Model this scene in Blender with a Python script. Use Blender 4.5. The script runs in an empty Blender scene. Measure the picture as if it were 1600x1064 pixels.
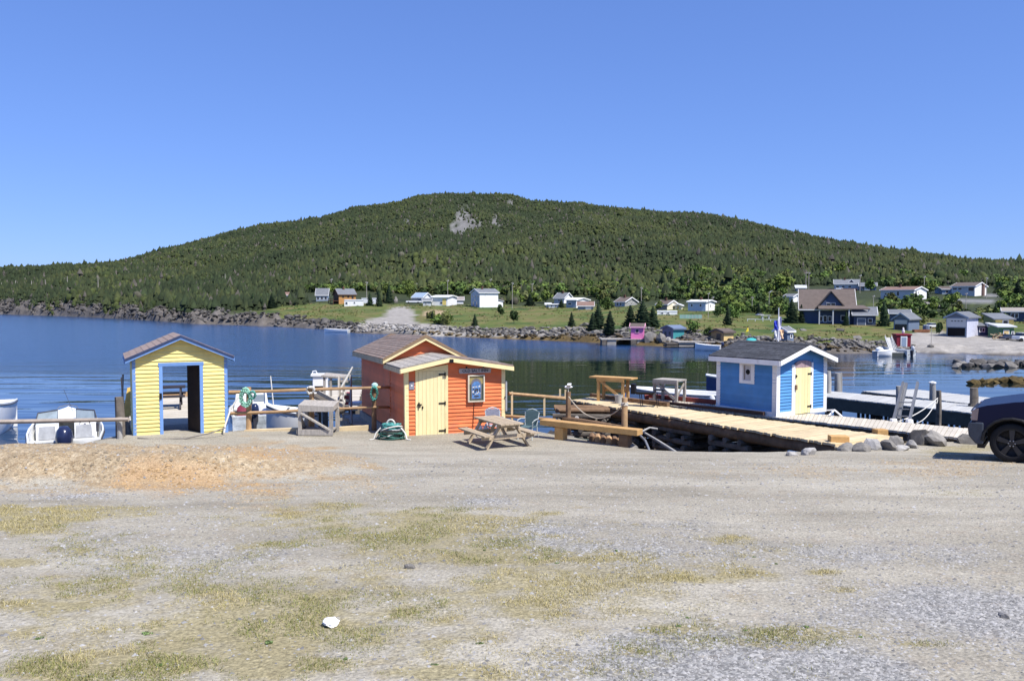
import bpy, math, random
import numpy as np
from mathutils import Vector, Matrix
random.seed(7)
RNG = np.random.RandomState(11)
R = math.radians
C = bpy.context.scene.collection
S = bpy.context.scene
# ------------------------------------------------------------------ camera, world, sun, exposure
F, EYE, TH = 1300.0, 5.6, math.atan(58 / 1300)
cd = bpy.data.cameras.new('camera'); cam = bpy.data.objects.new('camera', cd); C.objects.link(cam)
cam.location = (0, 0, EYE); cam.rotation_euler = (math.pi / 2 - TH, 0, 0)
cd.sensor_width = 36; cd.lens = 36 * F / 1600; cd.clip_start = .1; cd.clip_end = 6000
S.camera = cam
SUN_EL, SUN_AZ = R(56), math.atan2(.75, -.66)
w = bpy.data.worlds.new('World'); S.world = w; w.use_nodes = True
nt = w.node_tree; nt.nodes.clear()
sky = nt.nodes.new('ShaderNodeTexSky'); sky.sky_type = 'NISHITA'; sky.sun_disc = False
sky.sun_elevation = SUN_EL; sky.sun_rotation = SUN_AZ
sky.altitude = 0; sky.air_density = 1.0; sky.dust_density = .05; sky.ozone_density = 3.0
bg = nt.nodes.new('ShaderNodeBackground'); bg.inputs['Strength'].default_value = .14
wo = nt.nodes.new('ShaderNodeOutputWorld')
tint = nt.nodes.new('ShaderNodeMix'); tint.data_type = 'RGBA'; tint.blend_type = 'MULTIPLY'; tint.inputs[0].default_value = 1; tint.inputs[7].default_value = (.60, .855, 1.58, 1)  # clear north Atlantic blue
gam = nt.nodes.new('ShaderNodeGamma'); gam.inputs[1].default_value = .62
nt.links.new(sky.outputs[0], gam.inputs[0]); nt.links.new(gam.outputs[0], tint.inputs[6]); nt.links.new(tint.outputs[2], bg.inputs[0]); nt.links.new(bg.outputs[0], wo.inputs[0])
sl = bpy.data.lights.new('sun', 'SUN'); sl.energy = 5.0; sl.angle = R(.5); sl.color = (1, .955, .89)
so = bpy.data.objects.new('sun', sl); C.objects.link(so)
sdir = Vector((math.sin(SUN_AZ) * math.cos(SUN_EL), math.cos(SUN_AZ) * math.cos(SUN_EL), math.sin(SUN_EL)))
so.rotation_euler = sdir.to_track_quat('Z', 'Y').to_euler(); so.location = sdir * 60
S.view_settings.view_transform = 'Standard'; S.view_settings.look = 'None'
S.view_settings.exposure = .5; S.view_settings.gamma = 1
# ------------------------------------------------------------------ helpers
def ray(px, py):
    v = (532 - py) / F
    return Vector(((px - 800) / F, math.cos(TH) + v * math.sin(TH), -math.sin(TH) + v * math.cos(TH)))
def P(px, py, Y):
    d = ray(px, py); t = Y / d.y
    return Vector((d.x * t, Y, EYE + d.z * t))
def G(px, py, z):
    d = ray(px, py); t = (z - EYE) / d.z
    return Vector((d.x * t, d.y * t, z))
def pix(x, y, z):
    zz = z - EYE
    fw = y * math.cos(TH) - zz * math.sin(TH); up = y * math.sin(TH) + zz * math.cos(TH)
    fw = np.maximum(fw, .3)
    return 800 + F * x / fw, 532 - F * up / fw
def _h(ix, iy, s):
    n = (ix.astype(np.int64) * 374761393 + iy.astype(np.int64) * 668265263 + s * 974711) & 0x7fffffff
    n = ((n ^ (n >> 13)) * 1274126177) & 0x7fffffff
    return ((n ^ (n >> 16)) & 0xffff) / 65535.0
def vnoise(x, y, s=0):
    ix, iy = np.floor(x), np.floor(y); fx, fy = x - ix, y - iy
    fx = fx * fx * (3 - 2 * fx); fy = fy * fy * (3 - 2 * fy)
    a, b, c, d = _h(ix, iy, s), _h(ix + 1, iy, s), _h(ix, iy + 1, s), _h(ix + 1, iy + 1, s)
    return (a * (1 - fx) + b * fx) * (1 - fy) + (c * (1 - fx) + d * fx) * fy
def fbm(x, y, o=4, s=0):
    x, y = np.asarray(x, float), np.asarray(y, float)
    t, a, n = 0, .5, 0
    for i in range(o):
        t = t + a * vnoise(x * 2 ** i + 17.3 * i, y * 2 ** i + 9.1 * i, s + i); n += a; a *= .5
    return t / n
MATS = {}
def _nodes(name):
    m = bpy.data.materials.new(name); m.use_nodes = True
    t = m.node_tree; b = t.nodes['Principled BSDF']
    return m, t, b
def _noise(t, coord, scale, stretch=(1, 1, 1), detail=4, rough=.6):
    mp = t.nodes.new('ShaderNodeMapping'); mp.inputs['Scale'].default_value = stretch
    t.links.new(coord, mp.inputs[0])
    n = t.nodes.new('ShaderNodeTexNoise'); n.inputs['Scale'].default_value = scale
    n.inputs['Detail'].default_value = detail; n.inputs['Roughness'].default_value = rough
    t.links.new(mp.outputs[0], n.inputs['Vector'])
    return n.outputs[0]
def _ramp(t, fac, stops):
    r = t.nodes.new('ShaderNodeValToRGB'); e = r.color_ramp.elements
    while len(e) < len(stops): e.new(.5)
    for k, (p, c) in zip(e, stops):
        k.position = p; k.color = (*c, 1) if len(c) == 3 else c
    t.links.new(fac, r.inputs[0]); return r.outputs[0]
def _mix(t, fac, a, b, mode='MIX'):
    m = t.nodes.new('ShaderNodeMix'); m.data_type = 'RGBA'; m.blend_type = mode
    for s, v in ((m.inputs[0], fac), (m.inputs[6], a), (m.inputs[7], b)):
        if hasattr(v, 'is_linked'): t.links.new(v, s)
        elif isinstance(v, (int, float)): s.default_value = v
        else: s.default_value = (*v[:3], 1)
    return m.outputs[2]
def mat(name, col, rough=.75, var=.18, scale=5, bump=.12, stretch=(1, 1, 1), metal=0, spec=.3, col2=None, dirt=0, rnd=.08, bscale=None):
    """painted / plain surface: colour varied by object-space noise, wear blotches of col2, per-object tint"""
    if name in MATS: return MATS[name]
    m, t, b = _nodes(name)
    tc = t.nodes.new('ShaderNodeTexCoord').outputs['Object']
    n1 = _noise(t, tc, scale, stretch)
    lo = [max(0, c * (1 - var)) for c in col]; hi = [min(1, c * (1 + var)) for c in col]
    c = _ramp(t, n1, [(.3, lo), (.7, hi)])
    if col2:
        n2 = _noise(t, tc, scale * .6, stretch, 6, .7)
        k = _ramp(t, n2, [(.55 - .2 * dirt, (0, 0, 0)), (.78 - .2 * dirt, (1, 1, 1))])
        c = _mix(t, k, c, col2)
    if rnd:
        oi = t.nodes.new('ShaderNodeObjectInfo').outputs['Random']
        g = _ramp(t, oi, [(0, (1 - rnd,) * 3), (1, (1 + rnd,) * 3)])
        c = _mix(t, 1.0, c, g, 'MULTIPLY')
    t.links.new(c, b.inputs['Base Color'])
    b.inputs['Roughness'].default_value = rough; b.inputs['Metallic'].default_value = metal
    b.inputs['Specular IOR Level'].default_value = spec
    if bump:
        n3 = _noise(t, tc, (bscale or scale * 4), stretch, 5, .65)
        bp = t.nodes.new('ShaderNodeBump'); bp.inputs['Strength'].default_value = bump; bp.inputs['Distance'].default_value = .02
        t.links.new(n3, bp.inputs['Height']); t.links.new(bp.outputs[0], b.inputs['Normal'])
    MATS[name] = m; return m
def vcmat(name, rough=.9, scale=3, var=.35, bump=.3, bdist=.05, spec=.2):
    """colour from the mesh's own 'Col' attribute, broken up by noise"""
    m, t, b = _nodes(name)
    a = t.nodes.new('ShaderNodeAttribute'); a.attribute_name = 'Col'
    tc = t.nodes.new('ShaderNodeTexCoord').outputs['Object']
    n = _noise(t, tc, scale, (1, 1, 1), 6, .7)
    g = _ramp(t, n, [(.25, (1 - var,) * 3), (.75, (1 + var,) * 3)])
    t.links.new(_mix(t, 1.0, a.outputs['Color'], g, 'MULTIPLY'), b.inputs['Base Color'])
    b.inputs['Roughness'].default_value = rough; b.inputs['Specular IOR Level'].default_value = spec
    if bump:
        n3 = _noise(t, tc, scale * 3, (1, 1, 1), 5, .7)
        bp = t.nodes.new('ShaderNodeBump'); bp.inputs['Strength'].default_value = bump; bp.inputs['Distance'].default_value = bdist
        t.links.new(n3, bp.inputs['Height']); t.links.new(bp.outputs[0], b.inputs['Normal'])
    MATS[name] = m; return m
def tag(o, label=None, cat=None, group=None, kind=None):
    if label: o['label'] = label
    if cat: o['category'] = cat
    if group: o['group'] = group
    if kind: o['kind'] = kind
    return o
def thing(name, label, cat, loc=(0, 0, 0), rz=0, group=None):
    o = bpy.data.objects.new(name, None); C.objects.link(o); o.location = loc; o.rotation_euler = (0, 0, rz)
    o.empty_display_size = .2
    return tag(o, label, cat, group)
def link(name, me, parent=None, loc=None):
    o = bpy.data.objects.new(name, me); C.objects.link(o)
    if parent is not None: o.parent = parent
    if loc is not None: o.location = loc
    return o
def dup(root, loc=None, rz=None, label=None, group=None, scale=None):
    """a copy of a thing with copies of its parts and sub-parts"""
    r = root.copy(); C.objects.link(r)
    if loc is not None: r.location = loc
    if rz is not None: r.rotation_euler = (0, 0, rz)
    if label: r['label'] = label
    if group: r['group'] = group
    if scale: r.scale = (scale,) * 3 if isinstance(scale, (int, float)) else scale
    for ch in list(root.children):
        c = ch.copy(); C.objects.link(c); c.parent = r
        for g in list(ch.children):
            d = g.copy(); C.objects.link(d); d.parent = c
    return r
def mesh_np(name, co, faces, mats, col=None, smooth=False, k=None):
    """faces: (n,k) int array"""
    me = bpy.data.meshes.new(name); faces = np.asarray(faces, np.int32); k = faces.shape[1]
    me.vertices.add(len(co)); me.vertices.foreach_set('co', np.asarray(co, np.float32).ravel())
    me.loops.add(faces.size); me.loops.foreach_set('vertex_index', faces.ravel())
    me.polygons.add(len(faces)); me.polygons.foreach_set('loop_start', np.arange(0, faces.size, k, dtype=np.int32))
    me.polygons.foreach_set('loop_total', np.full(len(faces), k, np.int32))
    me.update(calc_edges=True)
    if col is not None:
        a = me.attributes.new('Col', 'FLOAT_COLOR', 'POINT')
        c4 = np.ones((len(co), 4), np.float32); c4[:, :3] = col; a.data.foreach_set('color', c4.ravel())
    for m in (mats if isinstance(mats, (list, tuple)) else [mats]): me.materials.append(m)
    if smooth: me.polygons.foreach_set('use_smooth', np.ones(len(faces), bool))
    me.validate(); return me
class MB:
    def __init__(s): s.v = []; s.f = []
    def add(s, vs, fs):
        n = len(s.v); s.v += [tuple(v) for v in vs]; s.f += [tuple(n + i for i in f) for f in fs]; return s
    def hexa(s, a):      # 4 bottom (ccw from above), 4 top
        return s.add(a, [(3, 2, 1, 0), (4, 5, 6, 7), (0, 1, 5, 4), (1, 2, 6, 5), (2, 3, 7, 6), (3, 0, 4, 7)])
    def box(s, x0, x1, y0, y1, z0, z1):
        return s.hexa([(x0, y0, z0), (x1, y0, z0), (x1, y1, z0), (x0, y1, z0), (x0, y0, z1), (x1, y0, z1), (x1, y1, z1), (x0, y1, z1)])
    def beam(s, p0, p1, w, h, up=(0, 0, 1)):
        p0, p1 = Vector(p0), Vector(p1); d = (p1 - p0).normalized(); u = Vector(up)
        if abs(d.dot(u)) > .97: u = Vector((0, 1, 0))
        sx = d.cross(u).normalized() * (w / 2); uu = sx.cross(d).normalized() * (h / 2)
        return s.add([p0 - sx - uu, p0 + sx - uu, p0 + sx + uu, p0 - sx + uu, p1 - sx - uu, p1 + sx - uu, p1 + sx + uu, p1 - sx + uu],
                     [(0, 1, 2, 3), (7, 6, 5, 4), (1, 0, 4, 5), (2, 1, 5, 6), (3, 2, 6, 7), (0, 3, 7, 4)])
    def tube(s, pts, r, n=8, wob=0, closed=False):
        pts = [Vector(p) for p in pts]; m = len(pts); base = len(s.v)
        rs = r if isinstance(r, (list, tuple)) else [r] * m
        for i, p in enumerate(pts):
            if closed: d = pts[(i + 1) % m] - pts[i - 1]
            else: d = pts[min(i + 1, m - 1)] - pts[max(i - 1, 0)]
            d = d.normalized() if d.length > 1e-9 else Vector((0, 0, 1))
            u = Vector((0, 0, 1)) if abs(d.z) < .9 else Vector((0, 1, 0))
            a = d.cross(u).normalized(); b = d.cross(a).normalized()
            for k in range(n):
                t = 2 * math.pi * k / n; q = rs[i] * (1 + (random.uniform(-wob, wob) if wob else 0))
                s.v.append(tuple(p + a * math.cos(t) * q + b * math.sin(t) * q))
        for i in range(m if closed else m - 1):
            j = (i + 1) % m
            for k in range(n):
                l = (k + 1) % n
                s.f.append((base + i * n + k, base + j * n + k, base + j * n + l, base + i * n + l))
        if not closed:
            s.f.append(tuple(base + k for k in range(n)))
            s.f.append(tuple(base + (m - 1) * n + k for k in reversed(range(n))))
        return s
    def prism(s, poly, y0, y1, ax='y'):
        """poly in (x,z) extruded along y (ax y), in (y,z) along x (ax x), or (x,y) along z (ax z)"""
        n = len(poly)
        f = {'y': lambda p, t: (p[0], t, p[1]), 'x': lambda p, t: (t, p[0], p[1]), 'z': lambda p, t: (p[0], p[1], t)}[ax]
        return s.add([f(p, y0) for p in poly] + [f(p, y1) for p in poly],
                     [tuple(range(n)), tuple(reversed(range(n, 2 * n)))] + [(i, n + i, n + (i + 1) % n, (i + 1) % n) for i in range(n)])
    def lathe(s, prof, n=14, c=(0, 0, 0), ax='z', caps=True):
        base = len(s.v); c = Vector(c)
        for r, h in prof:
            for k in range(n):
                t = 2 * math.pi * k / n; a, b = r * math.cos(t), r * math.sin(t)
                s.v.append(tuple(c + Vector({'z': (a, b, h), 'y': (a, h, b), 'x': (h, a, b)}[ax])))
        for i in range(len(prof) - 1):
            for k in range(n):
                l = (k + 1) % n
                s.f.append((base + i * n + k, base + i * n + l, base + (i + 1) * n + l, base + (i + 1) * n + k))
        if caps: s.f.append(tuple(base + k for k in reversed(range(n)))); s.f.append(tuple(base + (len(prof) - 1) * n + k for k in range(n)))
        return s
    def mesh(s, name, m, smooth=False):
        me = bpy.data.meshes.new(name); me.from_pydata(s.v, [], s.f); me.update()
        import bmesh
        b = bmesh.new(); b.from_mesh(me); bmesh.ops.recalc_face_normals(b, faces=b.faces)
        if smooth:
            for e in b.edges: e.smooth = not (len(e.link_faces) == 2 and e.calc_face_angle(0) > R(42))
            for f in b.faces: f.smooth = True
        b.to_mesh(me); b.free(); me.materials.append(m); return me
    def build(s, name, m, parent=None, smooth=False, loc=None, bevel=0):
        o = link(name, s.mesh(name, m, smooth), parent, loc)
        if bevel:
            md = o.modifiers.new('bevel', 'BEVEL'); md.width = bevel; md.segments = 2; md.limit_method = 'ANGLE'
        return o
def part(name, m, parent, fn, smooth=False, bevel=0, **k):
    b = MB(); fn(b); return b.build(name, m, parent, smooth, bevel=bevel, **k)
# ------------------------------------------------------------------ far terrain: shore, village shelf, wooded hill
KP = [ # px, shore py, then (py, distance): bank top, grass, village shelf, forest foot, middle, ridge
 (-700,(487),(466,640),(460,660),(455,690),(450,710),(440,780),(428,950)),
 (-300,(489),(468,510),(462,530),(456,560),(451,580),(438,690),(424,880)),
 (0,(491),(469,450),(463,470),(456,500),(451,520),(436,640),(423,850)),
 (100,(494),(468,390),(461,408),(454,440),(449,460),(434,600),(422,850)),
 (200,(499),(476,313),(470,330),(462,370),(455,400),(432,600),(407,850)),
 (300,(506),(487,246),(480,262),(468,320),(458,370),(422,600),(382,850)),
 (400,(509),(492,226),(486,240),(474,290),(466,320),(410,600),(357,870)),
 (500,(514),(501,195),(486,220),(474,250),(466,285),(400,580),(342,880)),
 (560,(521),(507,167),(484,215),(474,245),(467,280),(390,580),(325,900)),
 (620,(522),(508,163),(484,215),(475,245),(467,280),(385,580),(318,900)),
 (660,(525),(512,152),(485,215),(476,245),(467,280),(382,580),(307,900)),
 (700,(526),(513,150),(486,215),(477,243),(468,280),(380,580),(304,900)),
 (800,(530),(516,140),(488,210),(478,243),(468,280),(380,580),(309,900)),
 (830,(531),(516,138),(489,206),(478,243),(467,280),(380,580),(318,900)),
 (900,(534),(514,132),(490,200),(478,240),(466,280),(385,580),(321,900)),
 (1000,(540),(517,121),(495,170),(482,220),(462,280),(390,580),(332,900)),
 (1100,(543),(520,116),(498,160),(484,205),(455,280),(395,560),(338,900)),
 (1200,(550),(527,107),(505,150),(488,185),(450,280),(400,540),(357,850)),
 (1300,(553),(533,101),(508,145),(492,175),(448,300),(410,540),(377,800)),
 (1400,(552),(537,100),(514,135),(485,185),(446,300),(420,520),(393,750)),
 (1500,(553),(541,101),(528,118),(500,160),(446,300),(425,500),(408,700)),
 (1600,(556),(541,101),(528,118),(500,160),(450,300),(430,480),(413,650)),
 (2000,(560),(544,100),(530,116),(505,150),(460,280),(440,450),(425,600)),
 (2400,(565),(548,98),(534,112),(510,140),(470,270),(450,420),(430,560))]
KX = np.array([k[0] for k in KP], float)
KPY = np.array([[k[1]] + [q[0] for q in k[2:]] for k in KP], float)
KD = np.array([[EYE * F / (k[1] - 474)] + [q[1] for q in k[2:]] for k in KP], float)
def col_at(px):
    px = np.asarray(px, float)
    py = np.stack([np.interp(px, KX, KPY[:, j]) for j in range(7)], -1)
    d = np.stack([np.interp(px, KX, KD[:, j]) for j in range(7)], -1)
    z = EYE - d * (py - 474) / F; z[..., 0] = 0.0
    return py, d, z
def terr(x, y):
    """height of the far land at (x, y)"""
    x, y = np.atleast_1d(np.asarray(x, float)), np.atleast_1d(np.asarray(y, float))
    px = 800 + F * x / y
    py, d, z = col_at(px)
    out = np.full(len(x), -1.5)
    d = np.concatenate([d[:, :1] - 9, d, d[:, -1:] + 120, d[:, -1:] + 1000], 1)
    z = np.concatenate([np.full((len(x), 1), -1.5), z, z[:, -1:] - 14, z[:, -1:] * 0 - 5], 1)
    zc = z.copy()
    for j in range(9):
        m = (y >= d[:, j]) & (y <= d[:, j + 1])
        t = np.clip((y - d[:, j]) / (d[:, j + 1] - d[:, j]), 0, 1)
        if j == 1: t = t ** .6
        out = np.where(m, zc[:, j] * (1 - t) + zc[:, j + 1] * t, out)
    # relief: hollows and spurs on the hill
    k = np.clip((y - d[:, 5]) / 150, 0, 1)
    out = out + k * ((fbm(x / 70, y / 70, 3, 5) - .5) * 16 * np.clip((d[:, 7] - y) / 60, .15, 1))
    kb = ((y > d[:, 1] + .5) & (y < d[:, 3])) * np.clip((d[:, 2] + 4 - y) / 5, .1, 1)
    cl = np.clip((520 - px) / 120, 0, 1)
    out = out + kb * ((fbm(x / 2.2, y / 2.2, 3, 8) - .45) * 1.3 + cl * (np.abs(fbm(x / 4, y / 6, 4, 9) - .5) * 7 - .9 + (fbm(x / 1.2, y / 2, 2, 10) - .5) * 2.2))
    return np.where(y > d[:, 9], -5, out)
def T(px, py):
    """first point of the far land seen at a pixel"""
    r = ray(px, py); ys = np.linspace(80, 1000, 4000); t = ys / r.y
    zz = EYE + r.z * t; xs = r.x * t; h = terr(xs, ys)
    i = int(np.argmax(h >= zz)) if (h >= zz).any() else len(ys) - 1
    return Vector((xs[i], ys[i], h[i]))
pxs = np.arange(-700, 2401, 7.0)
pyk, dk, zk = col_at(pxs)
rows = []
edges = [(-1, 0, 4), (0, 1, 12), (1, 2, 14), (2, 3, 8), (3, 4, 10), (4, 5, 22), (5, 6, 24), (6, 7, 4), (7, 8, 4)]
dd = np.concatenate([dk[:, :1] - 9, dk, dk[:, -1:] + 120, dk[:, -1:] + 1000], 1)
for a, b, n in edges:
    for i in range(n): rows.append(dd[:, a + 1] * (1 - i / n) + dd[:, b + 1] * (i / n))
rows.append(dd[:, 9])
YY = np.stack(rows, 1); XX = (pxs[:, None] - 800) / F * YY
nc, nr = YY.shape
ZZ = terr(XX.ravel(), YY.ravel()).reshape(nc, nr)
tx, ty, tz = XX.ravel(), YY.ravel(), ZZ.ravel()
PX, PY = pix(tx, ty, tz)
rowi = np.tile(np.arange(nr), nc)
def lerp(a, b, k): return a + (b - a) * np.clip(k, 0, 1)[:, None]
n1 = fbm(tx / 9, ty / 9, 4, 3); n2 = fbm(tx / 2.5, ty / 2.5, 3, 4)
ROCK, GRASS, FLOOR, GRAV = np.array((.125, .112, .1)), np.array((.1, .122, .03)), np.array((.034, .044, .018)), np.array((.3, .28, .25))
colT = np.tile(GRASS, (len(tx), 1))
colT = lerp(colT, np.array((.155, .13, .05)), (n2 - .46) * 5)
colT = lerp(colT, np.array((.05, .085, .018)), (.45 - n1) * 7)
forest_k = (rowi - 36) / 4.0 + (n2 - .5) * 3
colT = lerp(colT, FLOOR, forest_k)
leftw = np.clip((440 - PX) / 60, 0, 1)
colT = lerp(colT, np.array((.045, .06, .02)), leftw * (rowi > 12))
rockk = (15 - rowi) / 3.0 + (n2 - .5) * 4 + leftw * .4
rockk = np.where(PX < 520, rockk + .6, rockk)
n3 = fbm(tx / 1.3, ty / 4, 3, 14)
colT = lerp(colT, ROCK[None] * (.35 + 1.2 * n3[:, None]), rockk)
colT = np.where(((rowi <= 6) & (PX > 640) & (PX < 1270))[:, None], np.array((.12, .085, .035)) * (.6 + .8 * n2[:, None]), colT)  # weed line
def blob(px, py, rx, ry, w=.5): return 1 - np.sqrt(((PX - px) / rx) ** 2 + ((PY - py) / ry) ** 2) + (n2 - .5) * w
for q in ((625, 492, 26, 14), (610, 503, 45, 9), (640, 512, 80, 7), (560, 512, 40, 5), (780, 521, 110, 5), (700, 521, 60, 6)):
    colT = lerp(colT, GRAV * .95, blob(*q) * 5)
for q in ((680, 490, 22, 6),): colT = lerp(colT, np.array((.33, .25, .15)), blob(*q) * 4)
gr = (PX > 1415) & (PY > 522 + (1600 - PX) * .012) & (PY < 552) & (rowi < 40)
colT = np.where(gr[:, None], GRAV * (.85 + .3 * n2[:, None]), colT)
for q in ((1452, 524, 34, 7),): colT = lerp(colT, GRAV, blob(*q) * 5)
for q in ((1520, 470, 40, 4), (1555, 463, 22, 3)): colT = lerp(colT, np.array((.2, .2, .2)), blob(*q, .1) * 5)
for q in ((724, 342, 16, 24), (714, 360, 14, 12), (740, 352, 14, 14), (775, 345, 12, 14), (797, 317, 5, 7), (635, 346, 7, 5)):
    colT = lerp(colT, np.array((.15, .147, .14))[None] * (.35 + 1.2 * n3[:, None]), blob(*q, 1.6) * 3)
idx = np.arange(nc * nr).reshape(nc, nr)
fc = np.stack([idx[:-1, :-1], idx[1:, :-1], idx[1:, 1:], idx[:-1, 1:]], -1).reshape(-1, 4)
M_land = vcmat('far_land', scale=.6, var=.4, bump=.6, bdist=.3)
hill = link('hillside_terrain', mesh_np('hillside_terrain', np.stack([tx, ty, tz], 1), fc, M_land, colT, True)); tag(hill, kind='structure')
# ------------------------------------------------------------------ far wood on the hill (one mass)
def conifer_np(n, sides, tiers):
    """unit conifer template: ragged stacked cones, height 1, radius 1"""
    v, f = [], []
    for t in range(tiers):
        z0 = .04 + .72 * t / tiers; z1 = z0 + 1.1 / tiers + .12; r = (1 - z0 ** 1.7) * .95 + .02
        b = len(v)
        for k in range(sides):
            a = 2 * math.pi * (k + .5 * (t % 2)) / sides; q = r * random.uniform(.7, 1.25)
            v.append((q * math.cos(a), q * math.sin(a), z0 + random.uniform(-.05, .03)))
        v.append((0, 0, min(1.0, z1)))
        for k in range(sides): f.append((b + k, b + (k + 1) % sides, b + sides))
    return np.array(v), np.array(f)
N = 420000
yy = np.sqrt(RNG.uniform(240 ** 2, 960 ** 2, N)); uu = RNG.uniform(-.86, .86, N); xx = uu * yy
ppx = 800 + F * uu; _, d_, _ = col_at(ppx)
foot = d_[:, 4] - 30 - 55 * np.clip((520 - ppx) / 200, 0, 1) * (ppx > 300) - 130 * (ppx <= 300) * np.clip(ppx / 300, .35, 1)
foot = np.where(ppx <= 415, d_[:, 0] + (d_[:, 1] - d_[:, 0]) * (.2 + 1.5 * (fbm(xx / 9, yy / 30, 2, 23) - .3)), foot)
foot = np.where(ppx > 1050, d_[:, 4] + 5, foot)
nn = fbm(xx / 14, yy / 14, 3, 21)
ok = (yy > foot) & (yy < d_[:, 6] + 45) & (RNG.rand(N) < np.clip(.5 + 1.6 * nn, 0, 1))
zz = terr(xx, yy); qx, qy = pix(xx, yy, zz)
for cx_, cy_, rx_, ry_ in ((724, 340, 13, 22), (715, 356, 14, 13), (738, 352, 12, 10), (774, 344, 6, 9), (797, 317, 5, 7), (635, 346, 5, 4)):
    ok &= (((qx - cx_) / rx_) ** 2 + ((qy - cy_) / ry_) ** 2 > 1) | (RNG.rand(N) < .14)
# clearings round the far houses and the cottage
for cx_, cy_, rx_, ry_ in ((535, 466, 62, 16), (700, 466, 110, 12), (890, 474, 80, 12), (450, 466, 20, 8)):
    ok &= ((qx - cx_) / rx_) ** 2 + ((qy - cy_) / ry_) ** 2 > 1
xx, yy, zz, nn, qx, qy = [a[ok] for a in (xx, yy, zz, nn, qx, qy)]
if len(xx) > 150000:
    s_ = RNG.permutation(len(xx))[:150000]; xx, yy, zz, nn, qx, qy = [a[s_] for a in (xx, yy, zz, nn, qx, qy)]
n = len(xx)
h = RNG.lognormal(1.02, .27, n) * (.6 + .75 * nn) * np.where(yy > 700, 1.1, 1); r = h * RNG.uniform(.24, .46, n)
pal = np.array([(.019, .029, .012), (.024, .035, .014), (.032, .042, .016), (.043, .052, .018), (.065, .06, .05)])
clump = fbm(xx / 40, yy / 60, 3, 31)
ci = np.clip((clump * 1.2 + RNG.normal(0, .18, n) - .1) * 4, 0, 3.4).astype(int)
ci = np.where(RNG.rand(n) < .05, 4, ci)
cc = pal[ci] * RNG.uniform(.75, 1.3, (n, 1))
def round_np(sides=6):
    v, f = [], []
    for z0, r0 in ((.08, .55), (.5, 1.0), (.85, .6)):
        for k in range(sides):
            a = 2 * math.pi * k / sides; q = r0 * random.uniform(.75, 1.2); v.append((q * math.cos(a), q * math.sin(a), z0 + random.uniform(-.08, .08)))
    v.append((0, 0, 1))
    for i in range(2):
        for k in range(sides):
            l = (k + 1) % sides; f += [(i * sides + k, i * sides + l, i * sides + sides + k), (i * sides + l, i * sides + sides + l, i * sides + sides + k)]
    for k in range(sides): f.append((2 * sides + k, 2 * sides + (k + 1) % sides, 3 * sides))
    return np.array(v), np.array(f)
TV = [conifer_np(0, 5, 2) for _ in range(6)] + [round_np(5), round_np(5)]
which = np.where((clump + RNG.normal(0, .1, n) > .56) & (RNG.rand(n) < np.where(yy < 480, .4, .15)), RNG.randint(6, 8, n), RNG.randint(0, 6, n)); rd = which > 5; h = np.where(rd, h * .8, h * np.where((RNG.rand(n) < .05) & (yy < 600), 1.45, 1) * np.where(yy > 620, .84, 1)); r = np.where(rd, h * .5, r); cc = np.where(rd[:, None], cc * (1.25, 1.3, 1.1), cc); V, Fc, Cc, base = [], [], [], 0
for k in range(8):
    m = which == k; v, f = TV[k]; c = int(m.sum()); a = RNG.uniform(0, 6.28, c)
    px_ = v[None, :, 0] * np.cos(a)[:, None] - v[None, :, 1] * np.sin(a)[:, None]
    py_ = v[None, :, 0] * np.sin(a)[:, None] + v[None, :, 1] * np.cos(a)[:, None]
    lean = RNG.normal(0, .04, (2, c))
    vz = v[None, :, 2] * h[m][:, None]
    V.append(np.stack([xx[m][:, None] + px_ * r[m][:, None] + lean[0][:, None] * vz, yy[m][:, None] + py_ * r[m][:, None] + lean[1][:, None] * vz, zz[m][:, None] + vz - .3], -1).reshape(-1, 3))
    Fc.append((f[None] + (np.arange(c) * len(v))[:, None, None]).reshape(-1, 3) + base); base += c * len(v)
    shade = np.repeat(cc[m][:, None], len(v), 1) * RNG.uniform(.8, 1.2, (c, len(v), 1))
    Cc.append(shade.reshape(-1, 3))
M_for = vcmat('far_foliage', scale=1.2, var=.35, bump=0)
wood = link('spruce_forest', mesh_np('spruce_forest', np.concatenate(V), np.concatenate(Fc), M_for, np.concatenate(Cc)))
tag(wood, 'dense dark green spruce wood covering the long hill', 'forest', kind='stuff')
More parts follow.
